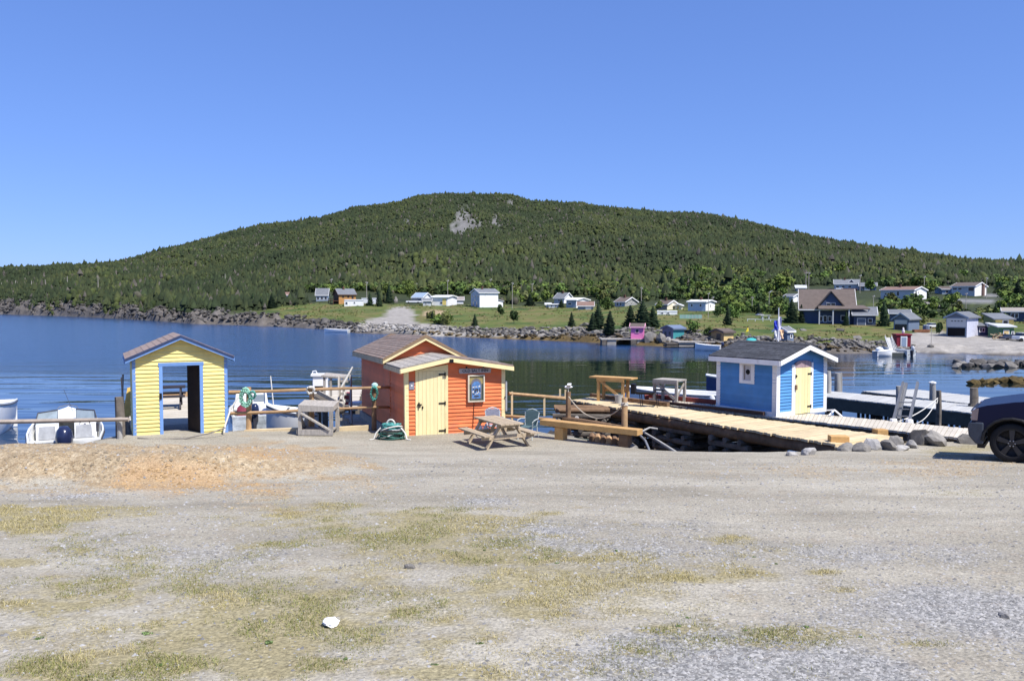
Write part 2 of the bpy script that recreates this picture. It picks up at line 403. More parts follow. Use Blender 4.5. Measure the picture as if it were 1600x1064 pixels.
# ------------------------------------------------------------------ water
def water_mat():
    m, t, b = _nodes('sea_water')
    geo = t.nodes.new('ShaderNodeNewGeometry').outputs['Position']
    b.inputs['Roughness'].default_value = .03
    b.inputs['IOR'].default_value = 1.33; b.inputs['Specular IOR Level'].default_value = .5
    sep = t.nodes.new('ShaderNodeSeparateXYZ'); t.links.new(geo, sep.inputs[0])
    def mth(op, a, c, d=None):
        n = t.nodes.new('ShaderNodeMath'); n.operation = op
        for i, v in enumerate((a, c) if d is None else (a, c, d)):
            if isinstance(v, (int, float)): n.inputs[i].default_value = v
            else: t.links.new(v, n.inputs[i])
        return n.outputs[0]
    # wind: rough beyond ~55 m, calmer cat's-paws near the wharves
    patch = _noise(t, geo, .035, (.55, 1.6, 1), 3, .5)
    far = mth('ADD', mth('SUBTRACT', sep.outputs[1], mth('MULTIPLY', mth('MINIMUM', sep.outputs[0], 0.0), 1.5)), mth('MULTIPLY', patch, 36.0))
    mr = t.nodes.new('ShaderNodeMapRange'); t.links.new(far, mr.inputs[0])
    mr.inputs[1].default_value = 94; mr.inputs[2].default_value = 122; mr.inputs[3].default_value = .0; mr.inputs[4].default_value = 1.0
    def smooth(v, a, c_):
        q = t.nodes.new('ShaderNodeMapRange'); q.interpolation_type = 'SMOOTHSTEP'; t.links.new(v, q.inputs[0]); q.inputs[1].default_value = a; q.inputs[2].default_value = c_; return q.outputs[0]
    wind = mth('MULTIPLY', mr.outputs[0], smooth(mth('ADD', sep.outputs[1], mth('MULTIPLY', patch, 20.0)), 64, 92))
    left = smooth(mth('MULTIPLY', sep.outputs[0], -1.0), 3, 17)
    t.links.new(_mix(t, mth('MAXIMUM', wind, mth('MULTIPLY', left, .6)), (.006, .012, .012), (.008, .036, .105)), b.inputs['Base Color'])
    swell = _noise(t, geo, .42, (.22, 1.0, 1), 2, .45)
    ripple = _noise(t, geo, 2.2, (.35, 1, 1), 3, .55)
    chop = _noise(t, geo, 3.2, (.7, 1, 1), 3, .6)
    hgt = mth('ADD', mth('MULTIPLY', swell, mth('ADD', .12, mth('MULTIPLY', left, .3))), mth('MULTIPLY', ripple, .014))
    hgt = mth('ADD', hgt, mth('MULTIPLY', mth('MULTIPLY', chop, wind), .16))
    bp = t.nodes.new('ShaderNodeBump'); bp.inputs['Strength'].default_value = 1.0; bp.inputs['Distance'].default_value = .32
    t.links.new(hgt, bp.inputs['Height']); t.links.new(bp.outputs[0], b.inputs['Normal'])
    rg = mth('ADD', .02, mth('MULTIPLY', wind, .13)); t.links.new(rg, b.inputs['Roughness'])
    return m
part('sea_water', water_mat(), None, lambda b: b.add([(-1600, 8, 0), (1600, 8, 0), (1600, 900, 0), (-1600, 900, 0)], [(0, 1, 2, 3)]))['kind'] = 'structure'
part('sea_floor', mat('sea_floor', (.03, .035, .03)), None, lambda b: b.add([(-1600, 8, -4), (1600, 8, -4), (1600, 1900, -4), (-1600, 1900, -4)], [(0, 1, 2, 3)]))['kind'] = 'structure'
# ------------------------------------------------------------------ near shore ground
EX = np.array([-60, -16, -13, -11.4, -10.5, -9.9, -7.8, -7.4, -4, -3.1, -2.6, 0, .6, 1.3, 2.2, 3.2, 4.2, 6, 7.9, 9.3, 11, 13, 20, 60.])
EY = np.array([19.2, 19.6, 20.3, 21.3, 22.3, 23.4, 23.6, 23.6, 23.75, 24.6, 25, 24.4, 23.5, 22.6, 21.6, 20.5, 20.0, 19.75, 20.4, 21.0, 21.7, 21.6, 21.0, 20.0])
def edge_y(x): return np.interp(x, EX, EY)
def zmound(x, y):
    toe = 13.2 + .9 * (fbm(x / 1.6, x * 0, 3, 57) - .5) + np.clip((x + 5.6) * .55, 0, 6) + np.clip((-9.5 - x) * .12, 0, 1)
    tt = np.clip((y - toe) / 1.1, 0, 1); return .46 * tt * tt * (3 - 2 * tt) * np.clip((20.0 - y) / 4.2, 0, 1) * np.clip((-2.6 - x) / 2.5, 0, 1)
def zg(x, y):
    x, y = np.atleast_1d(np.asarray(x, float)), np.atleast_1d(np.asarray(y, float))
    e = edge_y(x) + (fbm(x * 1.1, x * 0 + 3, 3, 77) - .5) * .5 * (np.abs(x + 1.3) > 6.6)
    z = 3.9 - .094 * np.minimum(np.maximum(y, -14), 20.3)
    z = z + .03 * (fbm(x / 2.5, y / 2.5, 3, 51) - .5) + .03 * (fbm(x / .7, y / .7, 3, 52) - .5) * np.clip((22 - y) / 6, .3, 1)
    mound = zmound(x, y)
    lumps = np.clip(1.2 - np.sqrt(((x + 9) / 5) ** 2 + ((y - 17) / 5) ** 2), 0, 1)
    z = z - .17 * np.clip((-10.6 - x) / 1.6, 0, 1) * np.clip((y - 14) / 5, 0, 1)
    z = z + mound + lumps * (.2 * (fbm(x / .6, y / .6, 3, 53) - .45) + .1 * (fbm(x / .16, y / .16, 2, 58) - .5))
    z = z + .07 * np.exp(-((x + 9.3) / 2) ** 2 - ((y - 22) / .9) ** 2)
    over = np.maximum(y - e, 0)
    return np.where(over > 0, z - np.minimum((1.15 - .75 * np.exp(-((x - 1.7) / 1.6) ** 2)) * over + .15 * (over > .05), 4.5) + .3 * np.minimum(over, 1) * (fbm(x / .6, y / .6, 3, 54) - .5), z)
def Z(x, y): return float(zg(x, y)[0])
gx = np.concatenate([np.arange(-60, -20, 1.0), np.arange(-20, 20, .11), np.arange(20, 61, 1.0)])
ys_ = np.concatenate([np.arange(-14, 2.5, .8), np.arange(2.5, 8, .07), np.arange(8, 20, .11)])
rowsg = []
EYX = edge_y(gx)
for y in ys_: rowsg.append(np.minimum(np.full(len(gx), y), EYX - 1.5 + .0 * gx) if y < 18 else np.full(len(gx), y))
rowsg = [np.full(len(gx), y) for y in ys_[ys_ < 17.5]] + [17.5 + (EYX - 17.5) * k for k in np.linspace(0, 1, 44)] + [EYX + o for o in (.05, .15, .3, .5, .75, 1.05, 1.4, 1.9, 2.6, 3.6)]
GY = np.stack(rowsg, 0); GX = np.broadcast_to(gx, GY.shape)
gxf, gyf = GX.ravel(), GY.ravel(); gzf = zg(gxf, gyf)
gpx, gpy = pix(gxf, gyf, gzf)
wn = fbm(gxf / .9, gyf / .9, 4, 61); wn2 = fbm(gxf / .25, gyf / .25, 3, 62)
def patches(px, py, wn, lst, soft=1.2, nz=2.6):
    k = np.zeros(len(px))
    for cx, cy, rx, ry, s in lst:
        k = np.maximum(k, s * np.clip((1 - np.sqrt(((px - cx) / rx) ** 2 + ((py - cy) / ry) ** 2)) * soft + (wn - .5) * nz, 0, 1) * (np.abs(px - cx) < rx * 1.6))
    return k
GRASSP = [(430, 965, 680, 145, .8), (900, 905, 460, 95, .68), (640, 830, 340, 62, .76), (40, 812, 130, 40, 1), (170, 800, 160, 18, .6), (420, 850, 90, 14, .8), (530, 790, 130, 20, .7), (640, 822, 210, 40, .85), (800, 872, 190, 34, .9), (950, 872, 150, 20, 1),
 (1060, 902, 180, 20, 1), (1130, 842, 70, 12, .9), (1180, 897, 50, 9, .8), (860, 802, 50, 8, .8), (20, 880, 80, 12, .9), (200, 872, 90, 12, .6), (450, 972, 140, 16, .9),
 (300, 987, 170, 16, .9), (150, 1040, 280, 42, 1), (450, 1040, 240, 42, 1), (660, 1052, 180, 28, .9), (540, 940, 160, 28, .6), (850, 960, 130, 15, .8), (1050, 982, 90, 11, 1),
 (1250, 992, 210, 24, .85), (1320, 922, 60, 9, .8), (1440, 1005, 90, 11, .7), (1290, 893, 50, 7, .9), (1482, 702, 75, 13, 1), (1510, 770, 70, 9, .4), (720, 1000, 160, 20, .6), (90, 930, 120, 16, .5), (300, 912, 160, 18, .4), (1000, 940, 200, 24, .5), (900, 1050, 80, 16, .6)]
ORANGEP = [(330, 738, 150, 40, 1), (405, 712, 85, 18, .9), (250, 764, 100, 22, .7)]
TANP = [(130, 735, 260, 50, 1), (340, 735, 210, 58, 1), (560, 760, 120, 22, .4), (1480, 730, 200, 25, .5), (1250, 735, 200, 16, .4)]
BLUEP = [(1000, 860, 230, 44, .8), (1150, 1030, 400, 64, 1), (1420, 960, 300, 70, .9), (760, 782, 90, 16, .7), (850, 832, 130, 24, .85), (1350, 870, 200, 30, .6), (120, 775, 140, 9, .7), (330, 870, 300, 60, .45), (1480, 870, 160, 30, .5)]
gw = {'grass': patches(gpx, gpy, wn * .6 + wn2 * .4, GRASSP), 'orange': patches(gpx, gpy, wn, ORANGEP), 'tan': patches(gpx, gpy, wn, TANP), 'blue': patches(gpx, gpy, wn, BLUEP)}
gw['tan'] = np.maximum(gw['tan'], np.clip((zmound(gxf, gyf) / .46) * 2.2, 0, 1))
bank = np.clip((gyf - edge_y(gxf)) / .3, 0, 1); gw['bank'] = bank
i2 = np.arange(GY.size).reshape(GY.shape)
gf = np.stack([i2[:-1, :-1], i2[:-1, 1:], i2[1:, 1:], i2[1:, :-1]], -1).reshape(-1, 4)
def ground_mat():
    m, t, b = _nodes('gravel_ground')
    tc = t.nodes.new('ShaderNodeTexCoord').outputs['Object']
    def att(n):
        a = t.nodes.new('ShaderNodeAttribute'); a.attribute_name = n; return a.outputs['Fac']
    fine = _noise(t, tc, 28, (1, 1, 1), 6, .75); mid = _noise(t, tc, 3.0, (1, 1, 1), 6, .7); big = _noise(t, tc, .45, (.5, 1.4, 1), 4, .6)
    def vor(scale):
        v = t.nodes.new('ShaderNodeTexVoronoi'); v.inputs['Scale'].default_value = scale; t.links.new(tc, v.inputs['Vector']); return v
    v1 = vor(34); v2 = vor(13)
    base = _ramp(t, big, [(.3, (.26, .236, .185)), (.5, (.33, .303, .244)), (.7, (.405, .376, .308))])
    base = _mix(t, _ramp(t, mid, [(.45, (0, 0, 0)), (.75, (.5, .5, .5))]), base, (.285, .26, .22))
    trk = _noise(t, tc, 1.3, (.5, 1.3, 1), 6, .7)
    base = _mix(t, 1.0, base, _ramp(t, trk, [(.3, (.86, .855, .84)), (.7, (1.1, 1.1, 1.09))]), 'MULTIPLY')
    blue = _ramp(t, v1.outputs['Color'], [(.1, (.15, .15, .145)), (.5, (.255, .25, .235)), (.9, (.42, .41, .38))])
    def mask(name, hardness=.35, amp=1.2):
        a = att(name); mm = t.nodes.new('ShaderNodeMath'); mm.operation = 'ADD'
        t.links.new(a, mm.inputs[0]); s2 = t.nodes.new('ShaderNodeMath'); s2.operation = 'MULTIPLY_ADD'
        t.links.new(mid, s2.inputs[0]); s2.inputs[1].default_value = amp; s2.inputs[2].default_value = -amp / 2
        t.links.new(s2.outputs[0], mm.inputs[1])
        return _ramp(t, mm.outputs[0], [(.5 - hardness, (0, 0, 0)), (.5 + hardness, (1, 1, 1))])
    c = _mix(t, mask('blue'), base, blue)
    tan = _ramp(t, v2.outputs['Color'], [(.1, (.27, .2, .12)), (.6, (.35, .275, .175)), (.9, (.42, .345, .235))])
    c = _mix(t, mask('tan', .2, .5), c, tan)
    org = _ramp(t, mid, [(.3, (.33, .215, .115)), (.7, (.42, .305, .18))])
    c = _mix(t, mask('orange', .45), c, org)
    gcol = _ramp(t, fine, [(.3, (.19, .16, .07)), (.55, (.29, .245, .115)), (.75, (.37, .315, .17))])
    gm = _mix(t, 1.0, mask('grass', .26, 1.7), (.72, .72, .72), 'MULTIPLY')
    c = _mix(t, gm, c, gcol)
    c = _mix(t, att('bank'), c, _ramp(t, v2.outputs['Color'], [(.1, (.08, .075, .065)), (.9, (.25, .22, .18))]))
    sp = _ramp(t, fine, [(.3, (.62, .62, .62)), (.7, (1.3, 1.3, 1.3))])
    c = _mix(t, 1.0, c, sp, 'MULTIPLY')
    v3 = vor(60); v4 = vor(24)
    c = _mix(t, 1.0, c, _ramp(t, v3.outputs['Color'], [(.0, (.6, .6, .6)), (.25, (.9, .9, .9)), (.8, (1.08, 1.08, 1.08)), (1, (1.3, 1.3, 1.3))]), 'MULTIPLY')
    c = _mix(t, 1.0, c, _ramp(t, v4.outputs['Color'], [(.0, (.66, .65, .64)), (.16, (.98, .98, .98)), (.9, (1.03, 1.03, 1.03)), (1, (1.2, 1.2, 1.2))]), 'MULTIPLY')
    t.links.new(c, b.inputs['Base Color']); b.inputs['Roughness'].default_value = .95; b.inputs['Specular IOR Level'].default_value = .15
    bp = t.nodes.new('ShaderNodeBump'); bp.inputs['Strength'].default_value = .4; bp.inputs['Distance'].default_value = .018
    ad = t.nodes.new('ShaderNodeMath'); ad.operation = 'ADD'; t.links.new(fine, ad.inputs[0])
    t.links.new(v1.outputs['Distance'], ad.inputs[1])
    t.links.new(ad.outputs[0], bp.inputs['Height']); t.links.new(bp.outputs[0], b.inputs['Normal'])
    return m
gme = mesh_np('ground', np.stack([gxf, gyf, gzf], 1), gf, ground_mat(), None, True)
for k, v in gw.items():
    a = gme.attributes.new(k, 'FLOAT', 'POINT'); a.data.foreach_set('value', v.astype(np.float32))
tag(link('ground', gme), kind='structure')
# ------------------------------------------------------------------ sheds
M_yel = mat('yellow_clapboard_paint', (.74, .63, .23), .6, .1, 2, .15, (1, 1, 1), col2=(.58, .48, .2), dirt=-.1, rnd=.09)
M_btrim = mat('blue_trim_paint', (.15, .28, .56), .55, .08, 4, .08)
M_navy = mat('navy_fascia_paint', (.03, .045, .1), .6)
M_org = mat('orange_clapboard_paint', (.72, .19, .065), .6, .1, 2, .15, col2=(.5, .15, .08), dirt=-.08, rnd=.1)
M_cream = mat('cream_trim_paint', (.76, .64, .34), .6, .07, 5, .12, col2=(.5, .4, .22), dirt=-.2)
M_cdoor = mat('cream_door_paint', (.78, .66, .36), .6, .06, 3, .12, (3, 3, .5), col2=(.66, .5, .2), dirt=-.12, rnd=.03)
M_blue = mat('blue_clapboard_paint', (.09, .26, .52), .55, .1, 2, .12, col2=(.13, .28, .48), dirt=0, rnd=.09)
M_white = mat('white_trim_paint', (.78, .78, .77), .55, .05, 5, .08, col2=(.55, .53, .48), dirt=-.2)
M_ydoor = mat('pale_yellow_door_paint', (.78, .68, .36), .6, .05, 3, .1)
M_shr = mat('weathered_brown_shingle', (.21, .165, .14), .9, .3, 6, .5, col2=(.27, .15, .1), dirt=.05, rnd=.12)
M_shg = mat('charcoal_shingle', (.055, .058, .066), .9, .3, 9, .5, rnd=.2)
M_felt = mat('brown_roof_felt', (.26, .2, .175), .9, .2, 5, .4, rnd=.06)
M_raw = mat('bare_inside_boards', (.2, .13, .075), .8, .25, 4, .2, (1, 6, 1))
M_iron = mat('black_iron', (.02, .02, .022), .5, .1, metal=.6)
M_pale = mat('pale_sawn_plank', (.58, .465, .285), .75, .12, 3, .15, (1, 1, 1), col2=(.4, .29, .15), dirt=-.12, rnd=.12)
M_grey = mat('grey_weathered_wood', (.33, .305, .27), .85, .22, 5, .3, (6, 1, 1), col2=(.2, .18, .155), rnd=.12)
def siding(root, m, O, U, Nn, z0, top, course, holes=(), name='clapboard'):
    O, U, Nn = Vector(O), Vector(U).normalized(), Vector(Nn).normalized()
    tu = [p[0] for p in top]; tz = [p[1] for p in top]; zmax = max(tz)
    def urange(z):
        us = np.linspace(tu[0], tu[-1], 600); k = np.interp(us, tu, tz) >= z
        return (us[k][0], us[k][-1]) if k.any() else None
    z = z0
    while z < zmax - .015:
        zb = min(z + course, zmax - .004); a, b = urange(z + .002), urange(zb)
        if a is None: break
        if b is None: b = ((a[0] + a[1]) / 2,) * 2
        segs = [(a[0], a[1], b[0], b[1])]
        for hu0, hu1, h0, h1 in holes:
            if min(zb, h1) - max(z, h0) > course * .35:
                ns = []
                for s0, s1, t0, t1 in segs:
                    if hu1 <= s0 or hu0 >= s1: ns.append((s0, s1, t0, t1)); continue
                    if hu0 > s0: ns.append((s0, hu0, min(t0, hu0), hu0))
                    if hu1 < s1: ns.append((hu1, s1, hu1, max(t1, hu1)))
                segs = ns
        for s0, s1, t0, t1 in segs:
            if s1 - s0 < .03: continue
            q = lambda u, zz, o: O + U * u + Nn * o + Vector((0, 0, zz))
            jit = random.uniform(-.003, .003)
            mb = MB().hexa([q(s0, z, .002), q(s1, z, .002), q(s1, z + .002, .036 + jit), q(s0, z + .002, .036 + jit),
                            q(t0, zb + .012, .001), q(t1, zb + .012, .001), q(t1, zb + .012, .007), q(t0, zb + .012, .007)])
            mb.build(name, m, root)
        z += course
def slope(root, A, B, Cc, D, m, thick=.05, courses=8, tabs=0, m_deck=None, name='shingle_course'):
    """roof plane: A-B lower edge (front, back), D-C upper edge; n up"""
    A, B, Cc, D = map(Vector, (A, B, Cc, D)); nrm = (B - A).cross(D - A).normalized()
    if nrm.z < 0: nrm = -nrm
    MB().hexa([A - nrm * thick, B - nrm * thick, Cc - nrm * thick, D - nrm * thick, A, B, Cc, D]).build('roof_deck', m_deck or m, root)
    for i in range(courses):
        k0, k1 = i / courses, min(1, (i + 1.12) / courses)
        a, b, c, d = A.lerp(D, k0), B.lerp(Cc, k0), B.lerp(Cc, k1), A.lerp(D, k1)
        lo = random.uniform(.014, .02)
        mb = MB()
        if not tabs:
            mb.hexa([a + nrm * .002, b + nrm * .002, c + nrm * .001, d + nrm * .001, a + nrm * lo, b + nrm * lo, c + nrm * .007, d + nrm * .007])
            mb.build(name, m, root)
        else:
            off = .5 * (i % 2) / tabs
            e = [0] + [x for x in [(j / tabs) + off for j in range(0, tabs + 1)] if 0 < x < 1] + [1]
            for j in range(len(e) - 1):
                l = random.uniform(.012, .02); g = .0025
                p = [a.lerp(b, e[j] + g), a.lerp(b, e[j + 1] - g), d.lerp(c, e[j + 1] - g), d.lerp(c, e[j] + g)]
                MB().hexa([x + nrm * .002 for x in p] + [p[0] + nrm * l, p[1] + nrm * l, p[2] + nrm * .007, p[3] + nrm * .007]).build('shingle', m, root)
def hinge(root, x, y, z, L, s=1):
    b = MB().box(min(x, x - s * L), max(x, x - s * L), y - .012, y, z - .022, z + .022)
    b.box(x - .005, x + s * .03 if s > 0 else x + .005, y - .018, y, z - .05, z + .05) if s > 0 else b.box(x - .03, x + .005, y - .018, y, z - .05, z + .05)
    return b.build('hinge', M_iron, root)
def planked_door(root, x0, x1, z0, z1, y, m, n=6, name='door'):
    d = part(name, m, root, lambda b: b.box(x0, x1, y, y + .03, z0, z1))
    for i in range(n):
        a, c = x0 + (x1 - x0) * i / n, x0 + (x1 - x0) * (i + 1) / n
        part('plank', m, d, lambda b: b.box(a + .003, c - .003, y - .014 - random.uniform(0, .003), y, z0 + random.uniform(0, .01), z1 - random.uniform(0, .006)))
    return d
# ---- yellow shed, open door
ys = thing('yellow_shed', 'small yellow clapboard shed with blue trim and an open doorway', 'shed', (-10.13, 22.2, 1.93), R(26))
W_, D_, ZE, ZP = 2.36, 2.4, 2.2, 2.72
roofl = [(0, ZE), (W_ / 2, ZP), (W_, ZE)]
d0, d1, dz = .64, 1.74, 1.97
siding(ys, M_yel, (0, 0, 0), (1, 0, 0), (0, -1, 0), .02, roofl, .104, [(d0, d1, -1, dz)])
siding(ys, M_yel, (0, D_, 0), (0, -1, 0), (-1, 0, 0), .02, [(0, ZE), (D_, ZE)], .104)
siding(ys, M_yel, (W_, 0, 0), (0, 1, 0), (1, 0, 0), .02, [(0, ZE), (D_, ZE)], .104)
def yfr(b):
    b.box(0, d0, .0, .09, 0, ZE); b.box(d1, W_, 0, .09, 0, ZE); b.prism([(0, ZE), (d0, ZE), (d0, dz), (d1, dz), (d1, ZE), (W_, ZE), (W_ / 2, ZP)], 0.001, .09)
part('wall', M_raw, ys, yfr)
part('wall', M_raw, ys, lambda b: b.box(.002, .09, .09, D_ - .06, 0, ZE))
part('wall', M_raw, ys, lambda b: b.box(W_ - .09, W_ - .002, .09, D_ - .06, 0, ZE))
part('wall', M_raw, ys, lambda b: b.prism([(0, 2.1), (W_, 2.1), (W_, ZE), (W_ / 2, ZP), (0, ZE)], D_ - .06, D_ - .002))
part('wall', M_raw, ys, lambda b: b.box(0, .2, D_ - .06, D_ - .002, 0, 2.098))
for k in range(4): part('stud', M_raw, ys, lambda b: b.box(W_ - .17, W_ - .092, .3 + k * .55, .36 + k * .55, .05, ZE))
part('floor', M_grey, ys, lambda b: b.box(.02, W_ - .02, .1, D_, -.06, .04))
part('threshold', M_pale, ys, lambda b: b.box(d0 + .02, d1 - .02, -.3, .1, -.08, .03))
for x in (0, W_): part('corner_trim', M_btrim, ys, lambda b: b.box(x - (.034 if x == 0 else .05), x + (.05 if x == 0 else .034), -.036, .06, -.02, ZE + .01))
for a in ((d0 - .01, d0 + .075, 0, dz), (d1 - .075, d1 + .01, 0, dz)): part('door_jamb', M_btrim, ys, lambda b: b.box(a[0], a[1], -.042, .1, a[2], a[3]))
part('door_head', M_btrim, ys, lambda b: b.box(d0 - .03, d1 + .03, -.046, .1, dz, dz + .09))
dl = part('door', mat('dark_door_leaf', (.035, .022, .016), .7, .3, 3), ys, lambda b: b.beam((1.70, .12, dz / 2), (1.45, 1.05, dz / 2), .05, dz - .06))
part('latch', M_iron, ys, lambda b: b.box(d0 - .005, d0 + .05, -.07, -.043, 1.08, 1.24))
OV = .2; sl_ = (ZP - ZE) / (W_ / 2)
for s in (0, 1):
    xe = -OV if s == 0 else W_ + OV; ze = ZE - OV * sl_
    up = .075
    slope(ys, (xe, -.2, ze + up), (xe, D_ + .2, ze + up), (W_ / 2, D_ + .2, ZP + up), (W_ / 2, -.2, ZP + up), M_felt, .03, 9)
    xa, xb = (xe, W_ / 2)
    part('bargeboard', M_btrim, ys, lambda b: b.prism([(xa, ze - .03), (xb, ZP - .03), (xb, ZP + .03), (xa, ze + .03)], -.215, -.18))
    part('drip_edge', M_navy, ys, lambda b: b.prism([(xa - .01, ze + .032), (xb, ZP + .032), (xb, ZP + .09), (xa - .01, ze + .09)], -.235, -.19))
    part('eave_board', M_btrim, ys, lambda b: b.box(xe - .012 if s == 0 else xe, xe if s == 0 else xe + .012, -.18, D_ + .2, ze - .06, ze + .04))
# ---- orange shed with lean-to
os_ = thing('orange_shed', 'orange clapboard shed with cream door, low front porch and brown gabled roof', 'shed', (-2.9, 22.6, 1.94), R(21))
WL, YL, YM, WM = 2.85, 1.8, 6.2, 2.0
ltop = [(0, 1.86), (1.2, 2.1), (WL, 1.84)]
dr = (.27, 1.18, -1, 1.86)
siding(os_, M_org, (0, 0, 0), (1, 0, 0), (0, -1, 0), .01, ltop, .103, [dr])
siding(os_, M_org, (0, YL - .01, 0), (0, -1, 0), (-1, 0, 0), .01, [(0, 1.84), (YL, 1.84)], .103)
siding(os_, M_org, (0, YM, 0), (0, -1, 0), (-1, 0, 0), .01, [(0, 2.1), (YM - YL - .02, 2.1)], .103)
siding(os_, M_org, (WL, 0, 0), (0, 1, 0), (1, 0, 0), .01, [(0, 1.82), (YL, 1.82)], .103)
siding(os_, M_org, (0, YL, 0), (1, 0, 0), (0, -1, 0), 1.86, [(0, 2.1), (WM / 2, 2.62), (WM, 2.1)], .103)
siding(os_, M_org, (WM, YL, 0), (0, 1, 0), (1, 0, 0), .01, [(0, 2.1), (YM - YL, 2.1)], .103)
part('wall', M_raw, os_, lambda b: b.prism([(0, 0)] + [(WL, 0), (WL, 1.84), (1.2, 2.1), (0, 1.86)], .001, YL - .03))
part('wall', M_raw, os_, lambda b: b.prism([(0, 0), (WM, 0), (WM, 2.1), (WM / 2, 2.62), (0, 2.1)], YL + .001, YM))
for a, b_ in ((-.036, .075), (WL - .075, WL + .036)): part('corner_trim', M_cream, os_, lambda b: b.box(a, b_, -.036, .075, -.03, 1.87 if a < 0 else 1.84))
part('corner_trim', M_org, os_, lambda b: b.box(-.034, .03, YL - .04, YL + .04, 0, 1.9))
part('door_jamb', M_cream, os_, lambda b: b.box(.265, .35, -.045, 0, 0, 1.8)); part('door_jamb', M_cream, os_, lambda b: b.box(1.10, 1.19, -.045, 0, 0, 1.8))
part('door_head', M_cream, os_, lambda b: b.prism([(.262, 1.80), (1.193, 1.80), (1.193, 1.97), (.262, 1.83)], -.048, -.001))
dd_ = planked_door(os_, .355, 1.095, .03, 1.795, -.03, M_cdoor, 7)
for z in (.14, .9, 1.7): hinge(dd_, 1.09, -.046, z, .17)
part('latch', M_iron, dd_, lambda b: (b.box(.31, .43, -.085, -.05, .87, .905), b.box(.34, .37, -.09, -.05, .8, .95)))
part('padlock', M_iron, dd_, lambda b: b.lathe([(.0, .78), (.02, .78), (.02, .84), (0, .84)], 8, (.46, -.06, 0)))
# lean-to roof
lo = -.26
for (xa, za, xb, zb) in ((-.2, 1.86 - .04, 1.2, 2.1), (WL + .2, 1.84 - .032, 1.2, 2.1)):
    slope(os_, (xa, lo, za + .1), (xa, YL - .005, za + .1), (xb, YL - .005, zb + .1), (xb, lo, zb + .1), M_grey if xa < 0 else M_shr, .03, 6)
    part('bargeboard', M_cream, os_, lambda b: b.prism([(xa, za - .045), (xb, zb - .045), (xb, zb + .065), (xa, za + .065)], lo - .015, lo + .02))
    e = (xa - .02, xa) if xa < 0 else (xa, xa + .02)
    part('eave_board', M_cream if xa > 0 else mat('grey_cream_trim', (.5, .44, .3), .7), os_, lambda b: b.box(e[0], e[1], lo, YL, za - .05, za + .07))
part('bracket_lamp', M_iron, os_, lambda b: b.box(1.17, 1.27, lo - .06, lo - .016, 2.03, 2.13))
mo = .28; ms = .52
for s in (0, 1):
    xe = -mo if s == 0 else WM + mo; ze = 2.1 - mo * ms
    slope(os_, (xe, YL - .22, ze + .1), (xe, YM + .2, ze + .06), (WM / 2, YM + .2, 2.58), (WM / 2, YL - .22, 2.72), M_shr, .03, 12)
    part('bargeboard', M_cream, os_, lambda b: b.prism([(xe, ze - .04), (WM / 2, 2.575), (WM / 2, 2.655), (xe, ze + .05)], YL - .235, YL - .2))
    part('drip_edge', mat('rusty_brown_edge', (.22, .15, .09), .8), os_, lambda b: b.prism([(xe - .01, ze + .052), (WM / 2, 2.657), (WM / 2, 2.745), (xe - .01, ze + .115)], YL - .25, YL - .21))
    part('eave_board', mat('grey_cream_trim', (.5, .44, .3), .7), os_, lambda b: b.hexa([(xe - .02, YL - .2, ze - .05), (xe, YL - .2, ze - .05), (xe, YM + .2, ze - .09), (xe - .02, YM + .2, ze - .09), (xe - .02, YL - .2, ze + .09), (xe, YL - .2, ze + .09), (xe, YM + .2, ze + .05), (xe - .02, YM + .2, ze + .05)]))
for k in range(7):
    part('post', M_grey, os_, lambda b: b.tube([(0.05 if k % 2 else WM - .1, 1.9 + k * .7, -2.6), (0.05 if k % 2 else WM - .1, 1.9 + k * .7, -.25)], .09, 8))
for x in (.02, WM - .1): part('sill_beam', M_grey, os_, lambda b: b.box(x - .1, x + .1, .6, YM + .1, -.26, -.02))
# things hung on the orange front
def on_os(x, y, z): return os_.matrix_basis @ Vector((x, y, z))
os_.matrix_basis  # evaluated from loc / rot
OSM = Matrix.Translation(os_.location) @ Matrix.Rotation(R(21), 4, 'Z')
YSM = Matrix.Translation(ys.location) @ Matrix.Rotation(R(26), 4, 'Z')
sg = thing('shop_sign', 'long grey wooden sign lettered OLD SALT INN under the orange eave', 'sign', OSM @ Vector((1.98, -.03, 1.775)), R(21))
M_sign = mat('silvery_sign_board', (.38, .35, .33), .8, .15, 4, .2, (5, 1, 1))
part('board', M_sign, sg, lambda b: b.prism([(-.47, -.04), (-.44, -.072), (.46, -.066), (.475, .06), (-.44, .07), (-.47, .045)], -.03, .0))
fc_ = bpy.data.curves.new('lettering', 'FONT'); fc_.body = 'OLD SALT INN'; fc_.size = .115; fc_.extrude = .003; fc_.align_x = 'CENTER'; fc_.align_y = 'CENTER'; fc_.offset = .0012
tmp_ = bpy.data.objects.new('lettering_curve', fc_); C.objects.link(tmp_); bpy.context.view_layer.update()
lme = bpy.data.meshes.new_from_object(tmp_.evaluated_get(bpy.context.evaluated_depsgraph_get())); bpy.data.objects.remove(tmp_)
lme.materials.clear(); lme.materials.append(mat('dark_lettering', (.03, .028, .05), .7))
lt = link('lettering', lme, sg, (0, -.034, 0)); lt.rotation_euler = (R(90), 0, 0)
for x in (-.25, .25): part('bracket', M_iron, sg, lambda b: b.box(x - .02, x + .02, -.02, .02, .075, .12))
fr = thing('framed_picture', 'painted picture with a blue arched scene in a pale frame on orange wall', 'picture', OSM @ Vector((2.0, -.03, 1.28)), R(21))
M_frame = mat('pale_frame_wood', (.6, .54, .42), .7)
hw, hh = .245, .38
part('backing', mat('dark_green_board', (.07, .085, .06), .6), fr, lambda b: b.box(-hw + .02, hw - .02, -.05, 0, -hh + .02, hh - .02))
